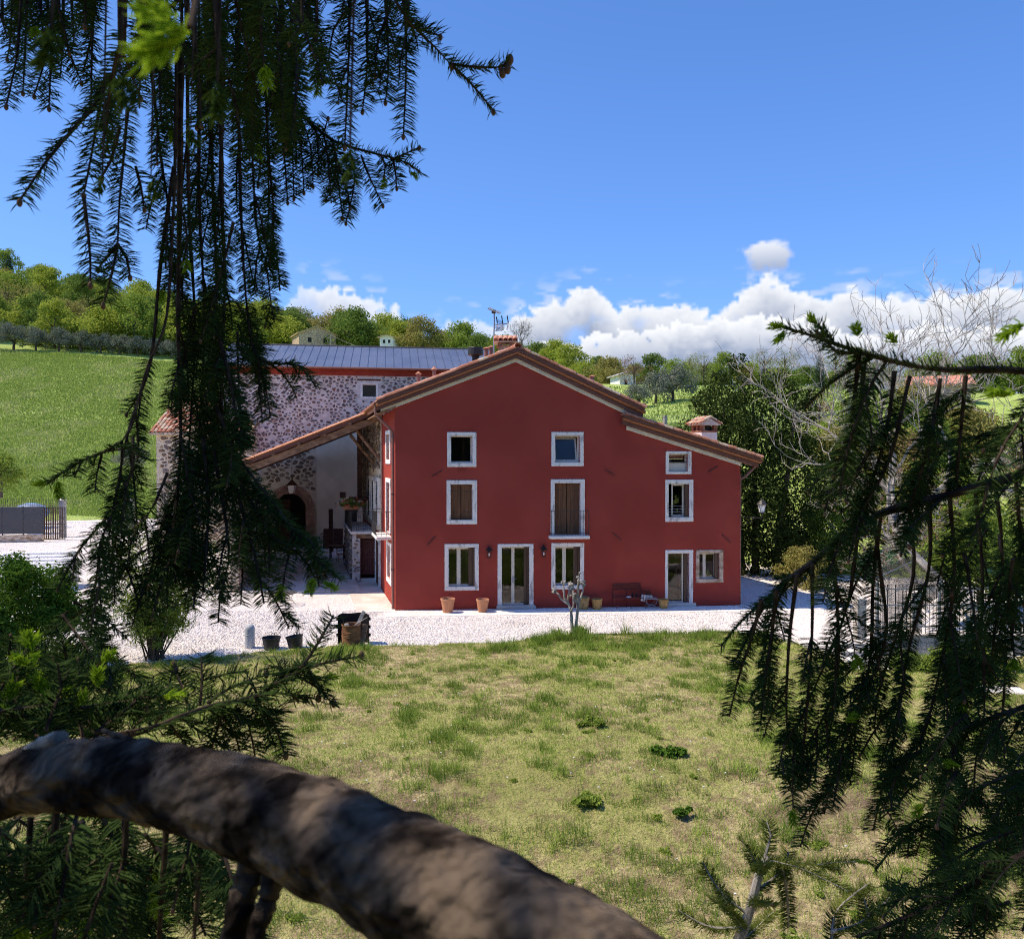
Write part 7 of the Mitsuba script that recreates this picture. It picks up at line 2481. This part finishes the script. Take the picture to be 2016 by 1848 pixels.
# --- right: boughs coming in from the right edge
RB = [
    ([(2140, 742), (1980, 728), (1850, 728), (1760, 712), (1680, 690), (1600, 662), (1541, 645)], .98, 1.10, .0055, (.0, 1.0), (-.05, 0, 0)),
    ([(1720, 702), (1660, 735), (1610, 775), (1582, 806)], 1.05, 1.1, .003, (.03, 1.0), (-.1, 0, 0)), ([(1690, 694), (1684, 760), (1676, 830)], 1.06, 1.08, .003, (.03, 1.0), None), ([(1700, 696), (1640, 690), (1605, 650)], 1.05, 1.05, .0026, (.03, 1.0), None), ([(1640, 672), (1625, 655), (1608, 640)], 1.08, 1.08, .0024, (.0, 1.0), None),
    ([(2120, 900), (1990, 940), (1900, 965), (1830, 985), (1735, 1010), (1660, 1060), (1590, 1115), (1520, 1170), (1450, 1300)], 1.15, 1.3, .0095, (.72, 1.0), (-.18, 0, 0)),
    ([(2080, 810), (1960, 850), (1880, 868), (1810, 876)], 1.2, 1.25, .004, (.2, 1.0), None)]
for j, (pts, d0, d1, r0, nd, dr_) in enumerate(RB):
    bh = Bough(300 + j)
    bh.scale = .80
    P = line(pts, d0, d1)
    bh.stem(P, r0, .002, nd, 1000)
    if j == 0:
        bh.curtain(P, .05, .62, .075, (.12, .24), .9, (-.12, 0, 0), 1, 930, .45)
        for q in [((1541, 645), (-1, 0, .2)), ((1545, 655), (-.6, 0, -.6)), ((1608, 640), (-.5, 0, .5)), ((1765, 678), (-.5, 0, .5)), ((1690, 662), (-.2, 0, .6))]:
            bh.fresh(at(*q[0], 1.08), np.array(q[1], float), .014, 70, .012)
    if j == 5:
        bh.curtain(P, .05, .98, .085, (.08, .2), .5, (-.34, 0, 0), 1, 930, .5)
    if j == 6:
        bh.curtain(P, .1, .95, .03, (.08, .18), .9, (-.1, 0, 0), 1, 930, .5)
    bh.done(spruce, ['upper right spruce bough with shoot tips against the clouds', None, None, None, None, 'long bare spruce bough sloping down from the right edge', None][j])
r = np.random.default_rng(97)
HANG = [([(1700, 720), (1690, 830), (1668, 960)], 0), ([(1760, 730), (1745, 850), (1712, 965), (1690, 1050)], 0), ([(1790, 740), (1752, 900), (1700, 1000), (1640, 1080)], 0), ([(1850, 745), (1830, 870), (1790, 1000)], 0), ([(1900, 740), (1890, 860), (1880, 960)], 0),
        ([(1500, 1180), (1485, 1240), (1462, 1310), (1440, 1300)], 1), ([(1530, 1160), (1520, 1260), (1512, 1400)], 1), ([(1570, 1130), (1555, 1260), (1550, 1400), (1556, 1480)], 1), ([(1600, 1110), (1600, 1250), (1590, 1400), (1578, 1560)], 1), ([(1640, 1080), (1650, 1200), (1650, 1330), (1620, 1420), (1545, 1535)], 1), ([(1690, 1040), (1670, 1190), (1620, 1320), (1560, 1460)], 1),
        ([(1720, 1015), (1735, 1130), (1745, 1260), (1690, 1400), (1650, 1500), (1625, 1605)], 1), ([(1735, 1010), (1720, 1150), (1715, 1300), (1690, 1420), (1680, 1530)], 1), ([(1790, 990), (1800, 1130), (1760, 1270), (1720, 1400)], 1), ([(1830, 985), (1830, 1120), (1790, 1280), (1770, 1400), (1740, 1490)], 1), ([(1870, 975), (1880, 1130), (1860, 1280), (1830, 1420), (1815, 1470)], 1), ([(1920, 960), (1935, 1120), (1930, 1260), (1890, 1400), (1850, 1520)], 1), ([(1960, 950), (1975, 1100), (1960, 1250), (1950, 1330)], 1), ([(2000, 940), (2010, 1100), (1990, 1250)], 1)]
for j, (pts, t_) in enumerate(HANG):
    bh = Bough(400 + j)
    bh.scale = .78
    P = line(pts, 1.15 if not t_ else 1.25, 1.2 if not t_ else 1.32)
    bh.stem(P, .0034, .0016, ((.05, 1.0), (.55, 1.0), (.35, 1.0))[j % 3] if t_ else (.1, 1.0), 950)
    bh.curtain(P, (.1, .5, .3)[j % 3] if t_ else .1, .97, .072, (.06, .15), .42, (-.22 - .16 * (j % 3), 0, 0), 1, 930, .5)
    bh.done(spruce)
bh = Bough(500)
bh.scale = .8      # dense dark part at the right edge
for k in range(22):
    px, py = r.uniform(1840, 2080), r.uniform(960, 1330)
    d = r.uniform(1.2, 1.7)
    bh.droop(at(px, py, d), (r.normal() * .4 - .2, r.normal() * .3, -.9), r.uniform(.10, .22), .7, .003, 930, 1)
bh.done(spruce, 'dense spruce foliage near the right edge')
bh = Bough(501)
bh.scale = .85
P = line([(2160, 1330), (2016, 1393), (1907, 1433), (1800, 1490), (1740, 1500)], 1.2, 1.3)
bh.stem(P, .006, .002, (.5, 1.0), 950)
bh.curtain(P, .1, .95, .026, (.07, .16), .7, (-.3, 0, 0), 1, 930, .6)
P = line([(2160, 1640), (2016, 1690), (1930, 1740), (1840, 1790), (1690, 1850)], 1.1, 1.2)
bh.stem(P, .008, .003, (.4, 1.0), 950)
bh.curtain(P, .1, .95, .026, (.07, .16), .5, (-.35, 0, .3), 1, 930, .7)
P = line([(2160, 1480), (1990, 1530), (1880, 1580), (1830, 1640)], 1.3, 1.4)
bh.stem(P, .005, .002, (.2, 1.0), 950)
bh.curtain(P, .05, .98, .022, (.07, .16), .5, (-.35, 0, .1), 1, 930, .7)
for k in range(36):
    px, py = r.uniform(1830, 2080), r.uniform(1400, 1860)
    if px < 1900 and py < 1500:
        continue
    d = r.uniform(1.2, 1.7)
    bh.droop(at(px, py, d), (r.normal() * .5 - .5, r.normal() * .3, r.normal() * .35 - .15), r.uniform(.09, .18), .35, .003, 950, 1, .5, NEEDLE, .07)
bh.fresh(at(1998, 775, .75), np.array([-.9, 0, .0]), .02, 80, .014)
bh.fresh(at(2012, 640, .75), np.array([-.5, 0, -.3]), .02, 80, .014)
bh.fresh(at(1895, 1510, 1.2), np.array([-.9, -.1, .2]), .02, 80, .014)
bh.fresh(at(1668, 1420, 1.25), np.array([.6, 0, .4]), .014, 70, .012)
bh.done(spruce, 'spruce boughs spreading inward at the lower right')
bh = Bough(502)      # lower tips at the bottom right, sunlight painted into their needles, well below the camera
P = line([(1440, 1900), (1478, 1800), (1500, 1715), (1516, 1690)], 2.3, 2.3)
bh.wood.tube(P, np.linspace(.017, .009, len(P)), 8)
bh.curtain(P, .1, 1.0, .045, (.14, .26), .15, (0, 0, .75), 1, 1900, 1.0, fresh=.2)
for pts in [[(1505, 1700), (1520, 1650), (1512, 1620)], [(1490, 1760), (1540, 1720), (1556, 1680)], [(1470, 1800), (1420, 1760), (1385, 1700)], [(1480, 1830), (1400, 1830), (1335, 1795)], [(1540, 1700), (1552, 1760), (1556, 1830)], [(1640, 1880), (1650, 1800), (1712, 1745)], [(1760, 1900), (1720, 1820), (1700, 1758)], [(1640, 1840), (1700, 1820), (1770, 1760)]]:
    bh.stem(line(pts, 2.3, 2.35), .005, .0024, (.05, 1.0), 2000, NEEDLE * 1.25)
bh.done(spruce, 'young spruce tips with sunlight painted into their needles, pale stem at the bottom', 'm_barkpale', 'm_needlesun')
# trunk behind the camera and the crown overhead that shades the boughs
tk = MB()
tk.tube([(1.3, -1.6, -2.6), (1.28, -1.6, 3), (1.26, -1.6, 8), (1.25, -1.6, 13), (1.25, -1.6, 17)], [.30, .27, .22, .14, .05], 14)
tk.tube(np.vstack([LP[-1:], [[1.25, -1.6, 5.5]]]), [.05, .07], 10)
obj(spruce, 'trunk', tk.get(), 'm_bark')


def spray(seed):
    b = Bough(seed)
    r = b.r
    pts = arch_line([(0, 0, 0), (.5, 0, .08), (1.0, 0, .04), (1.7, 0, -.12)], 5)
    P = b.stem(pts, .016, .003, (.3, 1.0), 160, .05)
    for k in range(34):
        i = int(len(P) * (.12 + .85 * k / 34))
        i = min(i, len(P) - 2)
        s = 1 if k % 2 else -1
        n = 6
        d = np.array([.6, s * .8, -.1])
        q = [P[i]]
        L = r.uniform(.25, .6) * (1.15 - .8 * k / 34)
        for _ in range(n):
            d = d + np.array([0, 0, -.16]) + r.normal(size=3) * .07
            d /= np.linalg.norm(d)
            q.append(q[-1] + d * L / n)
        b.wood.tube(q, np.linspace(.004, .002, len(q)), 3)
        Q, ln = resample(q, .02)
        m = int(ln * 260)
        j = r.integers(0, len(Q) - 1, m)
        dd = Q[np.minimum(j + 1, len(Q) - 1)] - Q[j]
        dd /= np.linalg.norm(dd, axis=1, keepdims=True) + 1e-9
        c, ff = leaf_cloud(r, [(0, 0, 0, 1, 1)], m, .06, .006)
        c = c.reshape(-1, 4, 3)
        dirn = dd * .6 + r.normal(size=(m, 3)) * .6
        dirn /= np.linalg.norm(dirn, axis=1, keepdims=True)
        sd = np.cross(dirn, r.normal(size=(m, 3)))
        sd /= np.linalg.norm(sd, axis=1, keepdims=True)
        o0 = Q[j]
        v = np.stack([o0 - sd * .0022, o0 + sd * .0022, o0 + dirn * .045], 1).reshape(-1, 3)
        b.need.add(v, np.arange(3 * m).reshape(-1, 3))
    return mikit.ply(b.wood.get(), 'm_twig'), mikit.ply(b.need.get(), 'm_needle')


SPR = [spray(700 + i) for i in range(3)]
r = np.random.default_rng(99)
cnt = 0
S3 = np.array(SUN)
TG = [(-1.0, 1.6, 6.8), (-.6, 1.6, 6.8), (-.3, 1.7, 6.9), (0, 1.6, 6.9), (-.4, 1.8, 6.5)]
for k in range(26):
    tg = np.array(TG[k % len(TG)])
    d = r.uniform(1.6, 5.0)
    p = tg + S3 * d + r.normal(size=3) * np.array([.2, .2, .1])
    if p[2] - EYE < .66 * max(p[1] + .5, 0) + .45:
        continue
    az = math.degrees(math.atan2(p[1] + 1.6, p[0] - 1.25)) + r.normal() * 30
    a = math.radians(az)
    o = p - np.array([math.cos(a), math.sin(a), 0]) * 1.0
    tip = o + np.array([math.cos(a), math.sin(a), 0]) * 1.75
    if tip[2] - .75 - EYE < .66 * max(tip[1], 0) + .15:
        continue
    Tm = T4().translate([float(x) for x in o]).rotate([0, 0, 1], float(az)).rotate([1, 0, 0], float(r.normal() * 15))
    s = SPR[k % 3]
    q = put_copy(f'{spruce}__branch', s[0], Tm)
    tag(put_copy(f'{q}__needles', s[1], Tm), kind='stuff')
